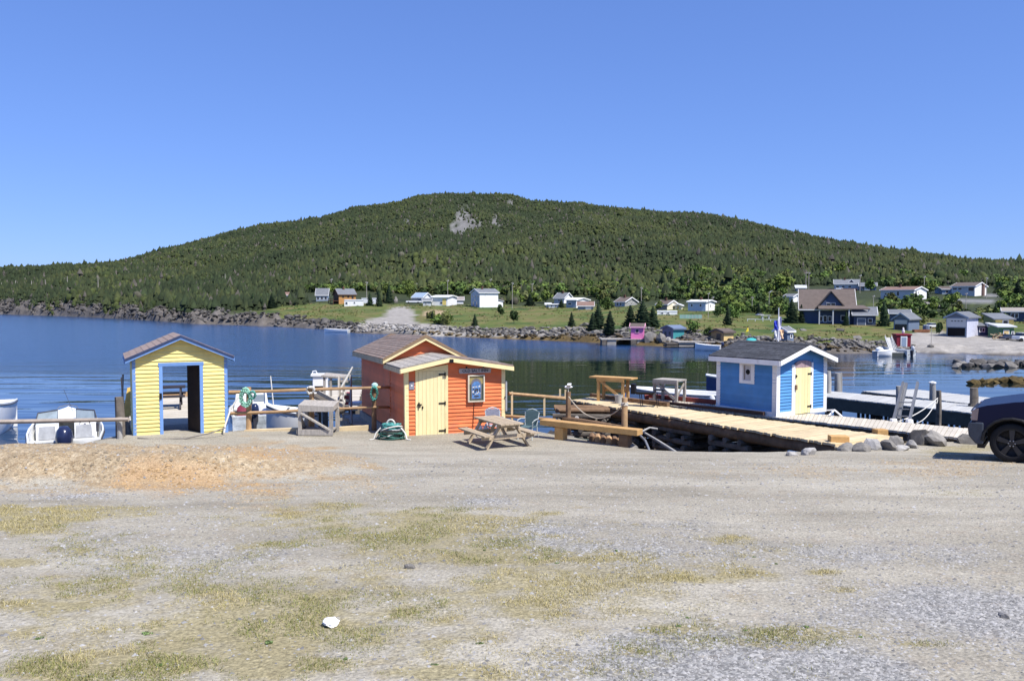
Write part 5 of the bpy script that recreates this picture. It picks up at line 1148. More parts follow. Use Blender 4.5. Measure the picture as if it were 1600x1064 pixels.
# ------------------------------------------------------------------ pickup truck (front at the picture's edge)
M_paint = mat('midnight_blue_paint', (.0035, .006, .032), .35, .05, 2, .01, spec=.2, rnd=0); M_blackp = mat('black_plastic', (.012, .012, .014), .5, .1)
M_tyre = mat('black_tyre', (.014, .014, .015), .85, .2, 8, .2); M_rim = mat('gloss_black_rim', (.045, .045, .05), .3, .1, metal=.4); M_chrome = mat('dark_chrome', (.4, .4, .42), .2, .05, metal=.9)
tk = thing('pickup_truck', 'dark navy pickup truck with black wheels parked nose to the wharf', 'pickup truck', tuple(P(1580, 722, 17.3) - Vector((.76 * math.cos(R(-34)), .76 * math.sin(R(-34)), .01))), R(-34))
WT = 2.0
def archpts(cx, r, n=10): return [(cx + r * math.cos(math.pi * k / n), .42 + r * .92 * math.sin(math.pi * k / n)) for k in range(n + 1)]
body = [(.10, .40), (.03, .55), (.0, .72), (.035, .90), (.02, 1.0), (.09, 1.10), (.3, 1.17), (.8, 1.27), (1.4, 1.34), (1.75, 1.37), (4.0, 1.36), (5.78, 1.38), (5.8, .62), (5.65, .5), (5.05, .42)] + archpts(4.55, .5) + [(1.28, .42)] + archpts(.76, .53) + [(.22, .40)]
bd = part('body', M_paint, tk, lambda b: b.prism(body, .02, WT), bevel=.025)
part('wheel_arch_trim', M_blackp, tk, lambda b: [b.tube([(x, .005, z) for x, z in archpts(.76, .545)], .035, 6), b.tube([(x, .005, z) for x, z in archpts(4.55, .515)], .03, 6)])
part('wheel_well', M_blackp, tk, lambda b: (b.box(.28, 1.24, .45, 1.55, .35, .95), b.box(4.1, 5.0, .45, 1.55, .35, .95)))
part('cab', M_paint, tk, lambda b: b.hexa([(1.72, .06, 1.36), (4.02, .06, 1.36), (4.02, WT - .04, 1.36), (1.72, WT - .04, 1.36), (2.45, .2, 1.9), (3.75, .2, 1.9), (3.75, WT - .18, 1.9), (2.45, WT - .18, 1.9)]), bevel=.04)
M_tg = mat('dark_car_glass', (.01, .012, .015), .05, spec=.6)
part('side_window', M_tg, tk, lambda b: b.hexa([(1.98, .045, 1.4), (2.85, .045, 1.4), (2.85, .1, 1.4), (1.98, .1, 1.4), (2.52, .165, 1.84), (2.85, .165, 1.84), (2.85, .2, 1.84), (2.52, .2, 1.84)])); part('side_window', M_tg, tk, lambda b: b.hexa([(2.95, .045, 1.4), (3.85, .045, 1.4), (3.85, .1, 1.4), (2.95, .1, 1.4), (2.95, .165, 1.84), (3.65, .165, 1.84), (3.65, .2, 1.84), (2.95, .2, 1.84)]))
part('windscreen', M_tg, tk, lambda b: b.hexa([(1.70, .16, 1.385), (1.76, .16, 1.37), (1.76, WT - .14, 1.37), (1.70, WT - .14, 1.385), (2.36, .28, 1.87), (2.42, .28, 1.86), (2.42, WT - .26, 1.86), (2.36, WT - .26, 1.87)]))
part('bumper', mat('grey_blue_bumper', (.045, .055, .075), .4), tk, lambda b: b.prism([(.1, .33), (-.04, .5), (-.06, .68), (-.03, .8), (.24, .8), (.24, .33)], -.006, WT + .006), bevel=.03)
part('air_dam', M_blackp, tk, lambda b: b.box(.12, .26, .1, WT - .1, .24, .325)); part('grille', M_blackp, tk, lambda b: b.box(-.02, .04, .35, WT - .35, .8, 1.04))
for z in (.85, .92, .99): part('grille_bar', M_chrome, tk, lambda b: b.box(-.04, -.021, .36, WT - .36, z - .015, z + .015))
for y in (.0, WT - .3): hl = part('headlight', mat('headlamp_lens', (.22, .17, .17), .15, spec=.5), tk, lambda b: b.hexa([(.0, y + .3, .84), (.0, y - .004 + (.02 if y else 0), .84), (.12, y - .004 if not y else y + .3, .84), (.12, y + .2, .84), (.03, y + .3, 1.07), (.02, y - .004 + (.02 if y else 0), 1.05), (.14, y - .004 if not y else y + .3, 1.1), (.14, y + .2, 1.1)]))
part('door_line', M_blackp, tk, lambda b: (b.box(1.7, 1.708, .014, .02, .5, 1.36), b.box(2.88, 2.888, .014, .02, .5, 1.36))); part('door_handle', M_blackp, tk, lambda b: b.box(2.65, 2.82, -.01, .02, 1.15, 1.19)); part('mirror', M_blackp, tk, lambda b: b.box(1.85, 2.05, -.2, .04, 1.38, 1.6), bevel=.03)
for cx, cy in ((.76, .02), (.76, WT - .26), (4.55, .02), (4.55, WT - .26)):
    wh = part('wheel', M_tyre, tk, lambda b: b.lathe([(.29, 0), (.33, -.01), (.385, .0), (.412, .03), (.416, .13), (.412, .23), (.385, .26), (.29, .26), (.29, 0)], 36, (cx, cy, .40), 'y', False), True)
    f_ = -1 if cy < 1 else 1; y0 = cy if cy < 1 else cy + .26
    part('rim', M_blackp, wh, lambda b: b.lathe([(.0, y0 - f_ * .09), (.2, y0 - f_ * .09), (.262, y0 - f_ * .05), (.285, y0 + f_ * .004), (.31, y0 + f_ * .006)], 30, (cx, 0, .40), 'y', False), True)
    for k in range(5):
        a = 2 * math.pi * k / 5 + math.pi / 2; c_, s_ = math.cos(a), math.sin(a); t_ = (-s_, c_)
        q = lambda r, wd, y: (cx + r * c_ + wd * t_[0], y, .40 + r * s_ + wd * t_[1])
        y1, y2 = y0 - f_ * .012, y0 - f_ * .05
        part('spoke', M_rim, wh, lambda b: b.hexa([q(.05, -.04, y2), q(.05, .04, y2), q(.3, .065, y2), q(.3, -.065, y2), q(.05, -.035, y1), q(.05, .035, y1), q(.3, .055, y1), q(.3, -.055, y1)]))
    part('hub', M_rim, wh, lambda b: b.lathe([(0, y0 - f_ * .0), (.05, y0 - f_ * .002), (.075, y0 - f_ * .03), (0, y0 - f_ * .05)], 14, (cx, 0, .40), 'y'))
    for k in range(6): part('lug_nut', M_chrome, wh, lambda b: b.lathe([(0, y0 + f_ * .012), (.013, y0 + f_ * .01), (.013, y0 - f_ * .03), (0, y0 - f_ * .03)], 6, (cx + .06 * math.cos(k * 1.047), 0, .40 + .06 * math.sin(k * 1.047)), 'y'))
# plastic bag on the ground
pb_ = G(517, 977, 3.6)
for _ in range(3): pb_ = G(517, 977, Z(pb_.x, pb_.y))
bb = MB(); 
for i in range(7):
    for j in range(10):
        a = 2 * math.pi * j / 10; r_ = (.03 + .075 * math.sin(math.pi * (i + .6) / 7.2)) * random.uniform(.8, 1.2)
        bb.v.append((r_ * math.cos(a) * .55, r_ * math.sin(a) * .6, .009 * i + random.uniform(-.008, .012)))
for i in range(6):
    for j in range(10): bb.f.append((i * 10 + j, i * 10 + (j + 1) % 10, (i + 1) * 10 + (j + 1) % 10, (i + 1) * 10 + j))
bb.f.append(tuple(60 + j for j in range(10)))
bag = bb.build('plastic_bag', mat('white_plastic_film', (.82, .82, .84), .45, .04, rnd=0), None, False, loc=pb_ + Vector((0, 0, -.005))); tag(bag, 'crumpled white plastic bag lying on the dry ground', 'bag')
# ------------------------------------------------------------------ far village
M_vw = mat('village_white_siding', (.78, .78, .77), .7, .04, .8, .1, rnd=.03); M_vb = mat('village_blue_grey', (.24, .31, .40), .7, .06, .8); M_vg = mat('village_pale_grey', (.50, .52, .53), .7, .05, .8)
M_vd = mat('dark_pane', (.025, .03, .04), .1, spec=.5, rnd=.2); M_rg = mat('grey_asphalt_roof', (.15, .16, .175), .9, .15, 1.5, rnd=.1); M_rb = mat('brown_asphalt_roof', (.115, .092, .08), .9, .15, 1.5, rnd=.08); M_rr = mat('rust_roof', (.2, .13, .105), .9, .15, 1.5)
M_logw = mat('honey_log_wall', (.42, .22, .08), .8, .2, 1, .2, (1, 1, 5)); M_dkw = mat('dark_timber_front', (.09, .045, .03), .8); M_nvb = mat('dusk_blue_siding', (.052, .078, .145), .7, .06, 1, .1, (1, 1, 6)); M_teal_w = mat('teal_siding', (.05, .25, .26), .7); M_pink = mat('pink_siding', (.72, .2, .42), .6, .05, 1); M_tan = mat('tan_siding', (.62, .46, .2), .7, .06, 1)
M_olive = mat('olive_siding', (.22, .24, .09), .7); M_vyel = mat('soft_yellow_siding', (.76, .58, .18), .7); M_fgreen = mat('forest_green_siding', (.06, .15, .08), .7); M_dbl = mat('slate_blue_siding', (.13, .17, .25), .7, .06, 1); M_maroon = mat('maroon_siding', (.22, .02, .035), .6)
def house(name, label, px, py, wpx, hpx, dep, rz, ridge, rpx, wall, roof, wins=(), doors=(), cat='house', ov=.3, trim=None, endwall=None, Y=None, extra_drop=1.2, chim=None):
    """px, py: front left corner at the ground; sizes in pixels are turned into metres at that distance"""
    a = T(px, py) if Y is None else P(px, py, Y)
    if rz == 0: rz = -math.degrees(math.atan(a.x / a.y)) * .95
    s = a.y / F; Wm, Hm, Rm = wpx * s / max(.3, math.cos(R(rz)) - a.x / a.y * math.sin(R(rz))), hpx * s, rpx * s; Dm = dep
    o = thing(name, label, cat, tuple(a), R(rz))
    trim = trim or M_vw
    wl_ = part('wall', wall, o, lambda b: b.box(0, Wm, 0, Dm, -extra_drop, Hm))
    if ridge == 'x':
        for x in (0, Wm): part('gable', endwall or wall, o, lambda b: b.prism([(0.0, Hm), (Dm, Hm), (Dm / 2, Hm + Rm)], x - .03 if x == 0 else x - .2, x + .2 if x == 0 else x + .03, 'x'))
        if endwall:
            for x in (-.025, Wm + .005): part('end_wall', endwall, o, lambda b: b.box(x, x + .02, .0, Dm, -.5, Hm))
        e = ov; k = Rm / (Dm / 2)
        for s_ in (0, 1):
            ye = -e if s_ == 0 else Dm + e
            part('roof_slope', roof, o, lambda b: b.hexa([(-e, ye, Hm - e * k), (Wm + e, ye, Hm - e * k), (Wm + e, Dm / 2, Hm + Rm), (-e, Dm / 2, Hm + Rm), (-e, ye, Hm - e * k + .16), (Wm + e, ye, Hm - e * k + .16), (Wm + e, Dm / 2, Hm + Rm + .16), (-e, Dm / 2, Hm + Rm + .16)]))
            for x in (-e - .06, Wm + e): part('bargeboard', trim, o, lambda b: b.prism([(ye, Hm - e * k - .08), (Dm / 2, Hm + Rm - .08), (Dm / 2, Hm + Rm + .18), (ye, Hm - e * k + .18)], x, x + .06, 'x'))
        part('eave_board', trim, o, lambda b: b.box(-e, Wm + e, -e - .05, -e, Hm - e * k - .05, Hm - e * k + .14))
    elif ridge == 'y':
        for y in (0, Dm): part('gable', endwall or wall, o, lambda b: b.prism([(0, Hm), (Wm, Hm), (Wm / 2, Hm + Rm)], y - .03 if y == 0 else y - .2, y + .2 if y == 0 else y + .03))
        e = ov; k = Rm / (Wm / 2)
        for s_ in (0, 1):
            xe = -e if s_ == 0 else Wm + e
            part('roof_slope', roof, o, lambda b: b.hexa([(xe, -e, Hm - e * k), (xe, Dm + e, Hm - e * k), (Wm / 2, Dm + e, Hm + Rm), (Wm / 2, -e, Hm + Rm), (xe, -e, Hm - e * k + .16), (xe, Dm + e, Hm - e * k + .16), (Wm / 2, Dm + e, Hm + Rm + .16), (Wm / 2, -e, Hm + Rm + .16)]))
            part('bargeboard', trim, o, lambda b: b.prism([(xe, Hm - e * k - .08), (Wm / 2, Hm + Rm - .08), (Wm / 2, Hm + Rm + .18), (xe, Hm - e * k + .18)], -e - .06, -e))
    else:  # mono / flat: rises to the back by rpx
        part('roof_slope', roof, o, lambda b: b.hexa([(-ov, -ov, Hm), (Wm + ov, -ov, Hm), (Wm + ov, Dm + ov, Hm + Rm), (-ov, Dm + ov, Hm + Rm), (-ov, -ov, Hm + .16), (Wm + ov, -ov, Hm + .16), (Wm + ov, Dm + ov, Hm + Rm + .16), (-ov, Dm + ov, Hm + Rm + .16)]))
        if Rm > .1: part('gable', wall, o, lambda b: b.prism([(0, Hm), (Dm, Hm), (Dm, Hm + Rm * Dm / (Dm + 2 * ov))], .0, Wm, 'x'))
    def opening(nm, face, u, z, w_, h_, m, fm):
        x0 = u * (Wm if face == 'f' else Dm); w_ = w_ * s; z0 = z * Hm; h_ = h_ * s
        if face == 'f':
            q = part(nm, fm, o, lambda b: b.box(x0 - w_ / 2 - .1, x0 + w_ / 2 + .1, -.06, -.031, z0 - .1, z0 + h_ + .1)); part('pane' if nm == 'window' else 'panel', m, q, lambda b: b.box(x0 - w_ / 2, x0 + w_ / 2, -.075, -.061, z0, z0 + h_))
        elif face == 'r':
            q = part(nm, fm, o, lambda b: b.box(Wm + .031, Wm + .06, x0 - w_ / 2 - .1, x0 + w_ / 2 + .1, z0 - .1, z0 + h_ + .1)); part('pane' if nm == 'window' else 'panel', m, q, lambda b: b.box(Wm + .061, Wm + .075, x0 - w_ / 2, x0 + w_ / 2, z0, z0 + h_))
        else:
            q = part(nm, fm, o, lambda b: b.box(-.06, -.031, x0 - w_ / 2 - .1, x0 + w_ / 2 + .1, z0 - .1, z0 + h_ + .1)); part('pane' if nm == 'window' else 'panel', m, q, lambda b: b.box(-.075, -.061, x0 - w_ / 2, x0 + w_ / 2, z0, z0 + h_))
    for q in wins: opening('window', *q, M_vd, trim)
    for q in doors: opening('door', *q[:5], q[5], trim)
    if chim: part('chimney', M_dkw, o, lambda b: b.box(Wm * chim - .25, Wm * chim + .25, Dm * .4, Dm * .4 + .5, Hm + Rm * .5, Hm + Rm + .8))
    o['dims'] = (Wm, Dm, Hm); del o['dims']
    return o, Wm, Dm, Hm, s
W3 = lambda f, n, z, w_, h_: [(f, (i + .5) / n, z, w_, h_) for i in range(n)]
# log cottage with its blue wing
o, Wm, Dm, Hm, s = house('log_cottage', 'honey log cottage with dark timber gable and grey roof on the far shore', 529.5, 475.5, 27, 15, 7.5, 24, 'x', 9, M_logw, M_rg, [('f', .25, .72, 2, 1.8), ('f', .55, .72, 2, 1.8), ('f', .8, .62, 2, 3), ('l', .3, .45, 4, 4), ('l', .7, .45, 4, 4)], [('l', .5, .02, 5, 4, M_dkw)], endwall=M_dkw, trim=M_dkw, chim=.42)
part('balcony', M_dkw, o, lambda b: (b.box(-1.6, -.05, .2, Dm - .2, Hm * .32, Hm * .38), b.box(-1.65, -1.58, .2, Dm - .2, Hm * .55, Hm * .6)))
for y in (.3, Dm / 2, Dm - .3): part('balcony_post', M_dkw, o, lambda b: b.box(-1.65, -1.5, y - .08, y + .08, -1, Hm * .6))
house('cottage_wing', 'blue grey house wing with sloping grey roof left of the log cottage', 494, 471, 18, 10, 6, 8, 'x', 10, M_vb, M_rg, W3('f', 3, .3, 3.5, 4.5))
house('trailer', 'long pale blue white trailer beside the log cottage', 538, 479, 29, 9, 2.6, 4, 'flat', 1, M_vw, M_vg, [('f', .12, .4, 3, 3), ('f', .55, .55, 2, 2)], cat='trailer', ov=.08)
house('trailer', 'white box trailer behind the long trailer right of the log cottage', 565, 474.5, 24, 8, 2.6, -8, 'flat', 0, M_vw, M_vw, [], [('r', .5, .1, 4, 6, M_vg)], cat='trailer', ov=.05)
house('shack', 'small grey deck shack with brown roof among the trees above the shore', 437, 466, 16, 5, 4, 0, 'x', 4, M_vg, M_rr, [('f', .4, .3, 2, 2)], cat='shack')
house('cabin', 'tiny white roofed cabin by the shore road on the wooded point', 69, 452.5, 5, 2, 3, 0, 'x', 1, M_vw, M_vw, cat='cabin')
# middle group
house('bungalow', 'blue grey roofed bungalow with white gable beside the parked car', 644, 473, 16, 8, 6, -22, 'x', 7, M_vb, M_vb, [('f', .3, .4, 3, 2), ('f', .7, .4, 3, 2)], endwall=M_vw)
house('cottage', 'white low gabled cottage with yellow end left of the two storey house', 675, 477.5, 24, 13, 8, -16, 'x', 2.5, M_vw, M_vw, [('f', .6, .2, 3, 3)], [('f', .8, .05, 6, 10, M_vyel)])
house('garden_shed', 'pale grey lean shed with blue window in front of the white cottage', 661, 478, 13, 8, 4, 6, 'x', 3, M_vg, M_rg, [('f', .35, .35, 1.8, 2.5)], cat='shed')
house('garage', 'grey brown garage with dark opening between cottage and two storey house', 704, 475, 20, 6, 6, 0, 'x', 5, mat('grey_brown_wall', (.3, .26, .23), .8), mat('grey_brown_roof', (.27, .24, .22), .9), [], [('f', .2, .0, 6, 5, M_vd), ('f', .75, .0, 9, 3.2, M_vw)], cat='garage')  # dark opening is a flat panel coloured like the shade inside
o, Wm, Dm, Hm, s = house('white_house', 'tall plain white two storey house with blue grey glazed end wall', 749.5, 480.5, 29, 23, 8.2, 20, 'x', 6, M_vw, M_rg, W3('l', 3, .68, 3.4, 4) + [('l', .5, .44, 4, 2.5), ('l', .3, .05, 4, 8), ('l', .7, .05, 4, 8), ('f', .3, .84, .9, 1.4)], endwall=mat('pale_blue_end', (.42, .5, .6), .7), chim=.35)
part('annexe', M_vw, o, lambda b: b.box(Wm + .01, Wm + 1.8, 1.0, Dm - 1, -1, Hm * .42)); part('annexe_roof', M_vg, o, lambda b: b.hexa([(Wm + .01, .8, Hm * .55), (Wm + 2.1, .8, Hm * .4), (Wm + 2.1, Dm - .8, Hm * .4), (Wm + .01, Dm - .8, Hm * .55), (Wm + .01, .8, Hm * .55 + .15), (Wm + 2.1, .8, Hm * .4 + .15), (Wm + 2.1, Dm - .8, Hm * .4 + .15), (Wm + .01, Dm - .8, Hm * .55 + .15)]))
house('shed', 'tiny pale shed half hidden in shrubs right of the two storey house', 853, 480, 7, 4, 3, 0, 'x', 2, M_vw, M_vg, cat='shed')
house('house', 'grey roofed house with white gable and chimney under the wood', 866, 474, 15, 8, 6, -30, 'x', 8, M_vg, M_rg, [('f', .5, .4, 3, 3)], endwall=M_vw, chim=.5)
house('house', 'white gabled house with blue grey front beside the red roofed shed', 885, 481, 15, 12, 8, -32, 'x', 3, M_vb, M_vw, [('f', .35, .4, 6, 3)], endwall=M_vw)
house('porch_shed', 'white porch shed with open front at the foot of the white gabled house', 857, 481, 16, 5, 4, 0, 'flat', .5, M_vw, M_vw, [('f', .3, .3, 2, 2), ('f', .7, .3, 2, 2)], cat='shed')
house('red_roof_shed', 'low blue grey shed with rust red roof and white door', 903, 484, 24, 6, 5, -4, 'x', 6, M_vb, M_rr, [], [('f', .68, .0, 8, 4, M_vw)], cat='shed')
house('house', 'tan roofed house with white trimmed gable of three windows behind spruces', 961, 479, 15, 7, 7, -38, 'x', 7, M_vb, M_rb, [('f', .25, .2, 3, 5), ('f', .6, .2, 3, 5), ('r', .3, .4, 2, 3), ('r', .5, .4, 2, 3.6), ('r', .7, .4, 2, 3)], endwall=mat('grey_gable', (.3, .3, .28), .8), chim=.42)
house('house', 'brown roofed grey house with cream gable beside the yellow bush', 1026, 484, 16, 8, 6, -38, 'x', 6, mat('taupe_wall', (.26, .22, .22), .8), M_rb, [], endwall=mat('cream_gable', (.7, .64, .48), .7), chim=.42)
house('shed', 'small cream shed with flat gable right of the brown roofed grey house', 1054, 483.5, 11, 6, 3, -18, 'y', 2, mat('cream_gable', (.7, .64, .48), .7), M_vw, [], [('f', .5, .1, 4, 4, M_tan)], cat='shed')
house('camper', 'long white camper roof behind the shrubs below the brown roofed house', 1027, 492, 31, 5, 2.4, 0, 'flat', .3, M_vw, M_vw, [('f', .25, .3, 3, 2), ('f', .55, .3, 3, 2)], cat='camper', ov=.05)
house('bungalow', 'bungalow with bluish shaded front, two windows and white end wall above the green fence', 1075, 486, 27, 14, 5.6, -36, 'x', 2.6, mat('bluish_shade_wall', (.42, .5, .62), .7), M_vw, [('f', .22, .5, 2.6, 3.6), ('f', .72, .5, 2.6, 3.6), ('r', .5, .45, 1.8, 3.2)], endwall=M_vw, chim=.5)  # white house; the front's bluish shade is painted into its wall colour
house('house', 'small white gable house amid green shrubs left of the brown gambrel', 1199, 464, 14, 6, 6, 0, 'y', 3, M_vw, M_rg, [('f', .5, .3, 2, 2)])
house('house', 'small grey roofed white house directly left of the big brown roof', 1224, 472, 14, 8, 5, -42, 'x', 4, M_vg, M_rg, [], endwall=M_vw)
# big brown roofed house with front gable
o, Wm, Dm, Hm, s = house('big_house', 'large dark blue house under a broad brown roof with a steep front gable', 1252, 505, 80, 23, 11, 0, 'x', 29, M_nvb, M_rb, [('f', .38, .15, 4, 7), ('f', .46, .1, 4, 9), ('f', .55, .15, 4, 7), ('f', .8, .2, 5, 7)], endwall=M_nvb, ov=.5)
gxm, gw2 = Wm * .565, 20.5 * s
part('front_gable', M_nvb, o, lambda b: b.prism([(gxm - gw2 * .92, Hm + .1), (gxm + gw2 * .92, Hm + .1), (gxm, Hm + 25.5 * s)], -.5, Dm * .5))
for sg_ in (-1, 1):
    part('gable_roof', M_rb, o, lambda b: b.hexa([(gxm + sg_ * gw2 * 1.02, -.9, Hm), (gxm + sg_ * gw2 * 1.02, Dm * .5, Hm), (gxm, Dm * .5, Hm + 26 * s), (gxm, -.9, Hm + 26 * s), (gxm + sg_ * gw2 * 1.06, -.9, Hm + .2), (gxm + sg_ * gw2 * 1.06, Dm * .5, Hm + .2), (gxm, Dm * .5, Hm + 27 * s), (gxm, -.9, Hm + 27 * s)]))
gwin = part('gable_window', M_vw, o, lambda b: b.box(gxm - 6.5 * s, gxm + 6.5 * s, -.56, -.51, Hm + 3 * s, Hm + 9 * s)); part('pane', M_vd, gwin, lambda b: (b.box(gxm - 6 * s, gxm - .3 * s, -.58, -.561, Hm + 3.6 * s, Hm + 8.4 * s), b.box(gxm + .3 * s, gxm + 6 * s, -.58, -.561, Hm + 3.6 * s, Hm + 8.4 * s)))
part('porch_roof', M_rb, o, lambda b: b.hexa([(Wm * .32, -2.2, Hm - 1.5 * s), (Wm + 22 * s, -2.2, Hm - 1.5 * s), (Wm + 14 * s, -.4, Hm + 4 * s), (Wm * .32, -.4, Hm + 4 * s), (Wm * .32, -2.2, Hm - .2 * s), (Wm + 22 * s, -2.2, Hm - .2 * s), (Wm + 14 * s, -.4, Hm + 5 * s), (Wm * .32, -.4, Hm + 5 * s)]))
for x in (Wm * .34, Wm * .6, Wm * .9, Wm + 20 * s): part('porch_post', M_vg, o, lambda b: b.box(x - .1, x + .1, -2.1, -1.9, -1, Hm - 1.5 * s))
house('garage', 'low blue garage with grey roof joined right of the big brown roofed house', 1334, 508, 34, 16, 8, 0, 'x', 11, M_nvb, M_rg, [('f', .75, .3, 5, 5)], [('f', .35, .0, 11, 10, M_dbl)], cat='garage')
house('upper_house', 'blue and white house with front gable and red brown deck up the slope', 1304, 453, 38, 9, 9, 0, 'x', 7, M_vg, M_rg, [('f', .12, .35, 4, 3), ('f', .35, .35, 4, 3), ('f', .62, .35, 4, 3)], [('f', .2, -.1, 10, 4, M_vw)], chim=.42)
o, Wm, Dm, Hm, s = house('house', 'dark blue gable front with white trim on the upper slope house', 1324, 452, 12, 9, 5, 0, 'y', 6, M_nvb, M_rg, [('f', .3, .5, 3, 4), ('f', .7, .5, 3, 4)], Y=T(1324, 452).y - 2.5)
house('house', 'low grey blue house with dark doors right of the upper gable house', 1343, 454, 26, 7, 8, 0, 'x', 5, M_dbl, M_rg, [('f', .2, .3, 4, 4), ('f', .75, .2, 4, 5)], [('f', .45, .0, 7, 4, M_vw)])
house('deck', 'red brown timber deck in front of the upper slope house', 1316, 456, 22, 4, 3, 0, 'flat', .1, mat('red_brown_boards', (.2, .07, .045), .8), mat('red_brown_boards', (.2, .07, .045), .8), cat='deck')
house('small_house', 'little pale house behind twin poles above the big brown roof', 1244, 455, 15, 5, 5, -15, 'x', 4, M_vg, M_vg, cat='house')
house('garage', 'slate blue gabled garage with an open dark door and white lintel', 1396, 515, 23, 17, 5, -44, 'y', 8, M_dbl, M_rg, [], [('f', .5, .0, 18, 8, M_vd), ('f', .5, .52, 18, 6, M_vg)], cat='garage', trim=M_vb)  # open doorway: a dark panel stands for the unlit inside
house('garage', 'dark blue flat roofed garage half behind the slate blue one', 1391, 503, 30, 13, 8, 0, 'x', 5, M_nvb, M_rg, cat='garage')
house('long_bungalow', 'long grey bungalow with brown roof and white end on the slope', 1376, 467, 50, 13, 8.2, -48, 'x', 5, M_vg, M_rr, [('f', .53, .35, 3.6, 6.5), ('f', .25, .68, 1.2, 1), ('r', .35, .6, 1.5, 3)], endwall=M_vw, chim=.42)  # front's shade is painted into the grey wall, the lit end is white
o, Wm, Dm, Hm, s = house('split_bungalow', 'brown roofed pale bungalow with green windows and white chimney end', 1487, 461, 35, 13, 9.5, -48, 'x', 6, M_vg, M_rb, [('f', .14, .6, 6, 3), ('f', .36, .6, 5, 3), ('f', .85, .45, 8, 6)], endwall=M_vw)  # grey wall colour carries the front's shade beside the white lit end
part('end_chimney', M_rr, o, lambda b: b.box(Wm + .05, Wm + .6, Dm * .55, Dm * .55 + 1, -1, Hm + 4 * s))
house('side_wing', 'low blue wing at the left end of the brown roofed pale bungalow', 1472, 460, 15, 8, 6, -8, 'x', 4, M_vb, M_rb, [('f', .5, .3, 4, 3)])
house('house', 'pale blue house roof at the wood edge beyond the driveway', 1587, 457, 22, 6, 8, 0, 'x', 4, M_vg, M_vg, [('f', .5, .3, 6, 3)])
# boat sheds by the gravel
o, Wm, Dm, Hm, s = house('boat_barn', 'tall blue grey gabled barn with a big half open white door', 1478.5, 525.5, 31, 30, 5.5, -44, 'y', 7, M_dbl, M_rg, [], [('f', .5, .02, 25, 13, mat('painted_inside_shade', (.008, .008, .01), .9)), ('f', .5, .5, 27, 13, M_vg)], cat='barn', trim=M_vb, ov=.35)  # open lower half is a black panel, the barn's inner shade as colour
part('side_cladding', mat('sunlit_lilac_side', (.5, .52, .62), .7), o, lambda b: b.box(Wm + .005, Wm + .04, 0, Dm, -.5, Hm))  # right side in a lighter colour, with the sunlight on it painted in
for k in range(4): part('door_pane', M_vd, o, lambda b: b.box(Wm * (.24 + .16 * k), Wm * (.24 + .16 * k) + 2.6 * s, -.1, -.08, Hm * .78, Hm * .82))
house('lean_to', 'navy lean-to with a white window on the side of the blue grey barn', 1527, 526, 20, 16, 5, 2, 'flat', 6, M_nvb, M_rg, [('f', .25, .5, 3, 5), ('f', .45, .5, 3, 5)], cat='shed', Y=T(1527, 526).y + 2)
house('pink_outhouse', 'small pink box shed between navy lean-to and yellow building', 1545.5, 526, 7, 15, 2, 0, 'flat', 2, M_pink, M_vg, [('f', .5, .7, 2, 2.5)], cat='shed')
o, Wm, Dm, Hm, s = house('yellow_workshop', 'olive and yellow workshop with long grey roof beside the blue barn', 1555, 526, 28, 26, 9, -20, 'mono', 8, M_vyel, M_rg, [('f', .12, .3, 2.5, 4.5), ('f', .55, .78, 6, 4.5)], cat='workshop')
part('olive_wall', M_olive, o, lambda b: b.prism([(0, Hm * .5), (Dm, Hm * .5), (Dm, Hm + 7 * s), (0, Hm)], -.04, -.005, 'x'))
house('green_lean_to', 'dark green lean-to with tan door in front of the yellow workshop', 1560, 526.5, 24, 15, 3, -4, 'flat', 5, M_fgreen, M_vg, [('f', .92, .2, 2, 5)], [('f', .5, .05, 7, 9, M_tan)], cat='shed', Y=T(1560, 526.5).y - 2)
house('dark_house', 'dark blue house with pale roof behind the yellow workshop', 1567, 502, 50, 15, 8, 0, 'x', 5, M_nvb, mat('taupe_roof', (.3, .27, .23), .9), [('f', .3, .4, 4, 6), ('f', .42, .4, 4, 6)])
# waterside huts
o, Wm, Dm, Hm, s = house('pink_hut', 'bright pink hut with lilac door on the far log wharf', 986, 531, 19, 20, 2.0, -12, 'x', 4, M_pink, M_rb, [('f', .5, .6, 4, 4)], [('l', .5, .02, 9, 15, mat('lilac_door', (.5, .4, .6), .6))], cat='hut', ov=.18, endwall=M_pink, Y=111.6, extra_drop=.1, trim=mat('pink_trim', (.75, .4, .5), .6))
house('teal_hut', 'teal hut with dark glazed front by the big boulders', 1052, 531, 17, 17, 2.2, 30, 'x', 4, M_teal_w, M_dbl, [('l', .3, .4, 5, 6), ('l', .7, .4, 5, 6)], cat='hut', ov=.2, endwall=M_dbl, Y=111.7, extra_drop=.1, trim=M_dbl)
o, Wm, Dm, Hm, s = house('tan_hut', 'tan hut with brown roof and dark open doorway on the far wharf', 1131, 533.5, 15, 14, 2.4, 28, 'x', 4, M_tan, M_rb, [], [('l', .4, .05, 7, 10, M_vd)], cat='hut', ov=.2, endwall=mat('tan_brown_end', (.36, .24, .12), .8), Y=106.4, extra_drop=.1, trim=M_rb)  # doorway is a dark panel painted as the shade within the hut
house('slate_hut', 'slate blue hut with white framed window behind the flag mast', 1230, 534, 10, 15, 2, 32, 'x', 6, M_dbl, M_rg, [('l', .5, .4, 5, 6), ('f', .6, .35, 3, 5)], cat='hut', ov=.18, extra_drop=.4)
o, Wm, Dm, Hm, s = house('red_hut', 'maroon and white striped hut with flat top at the small float', 1401, 546, 22, 22, 1.6, -8, 'flat', 0, M_maroon, M_maroon, [], [('f', .5, .0, 7, 19, M_vb)], cat='hut', ov=.1, Y=97.5, extra_drop=.6)
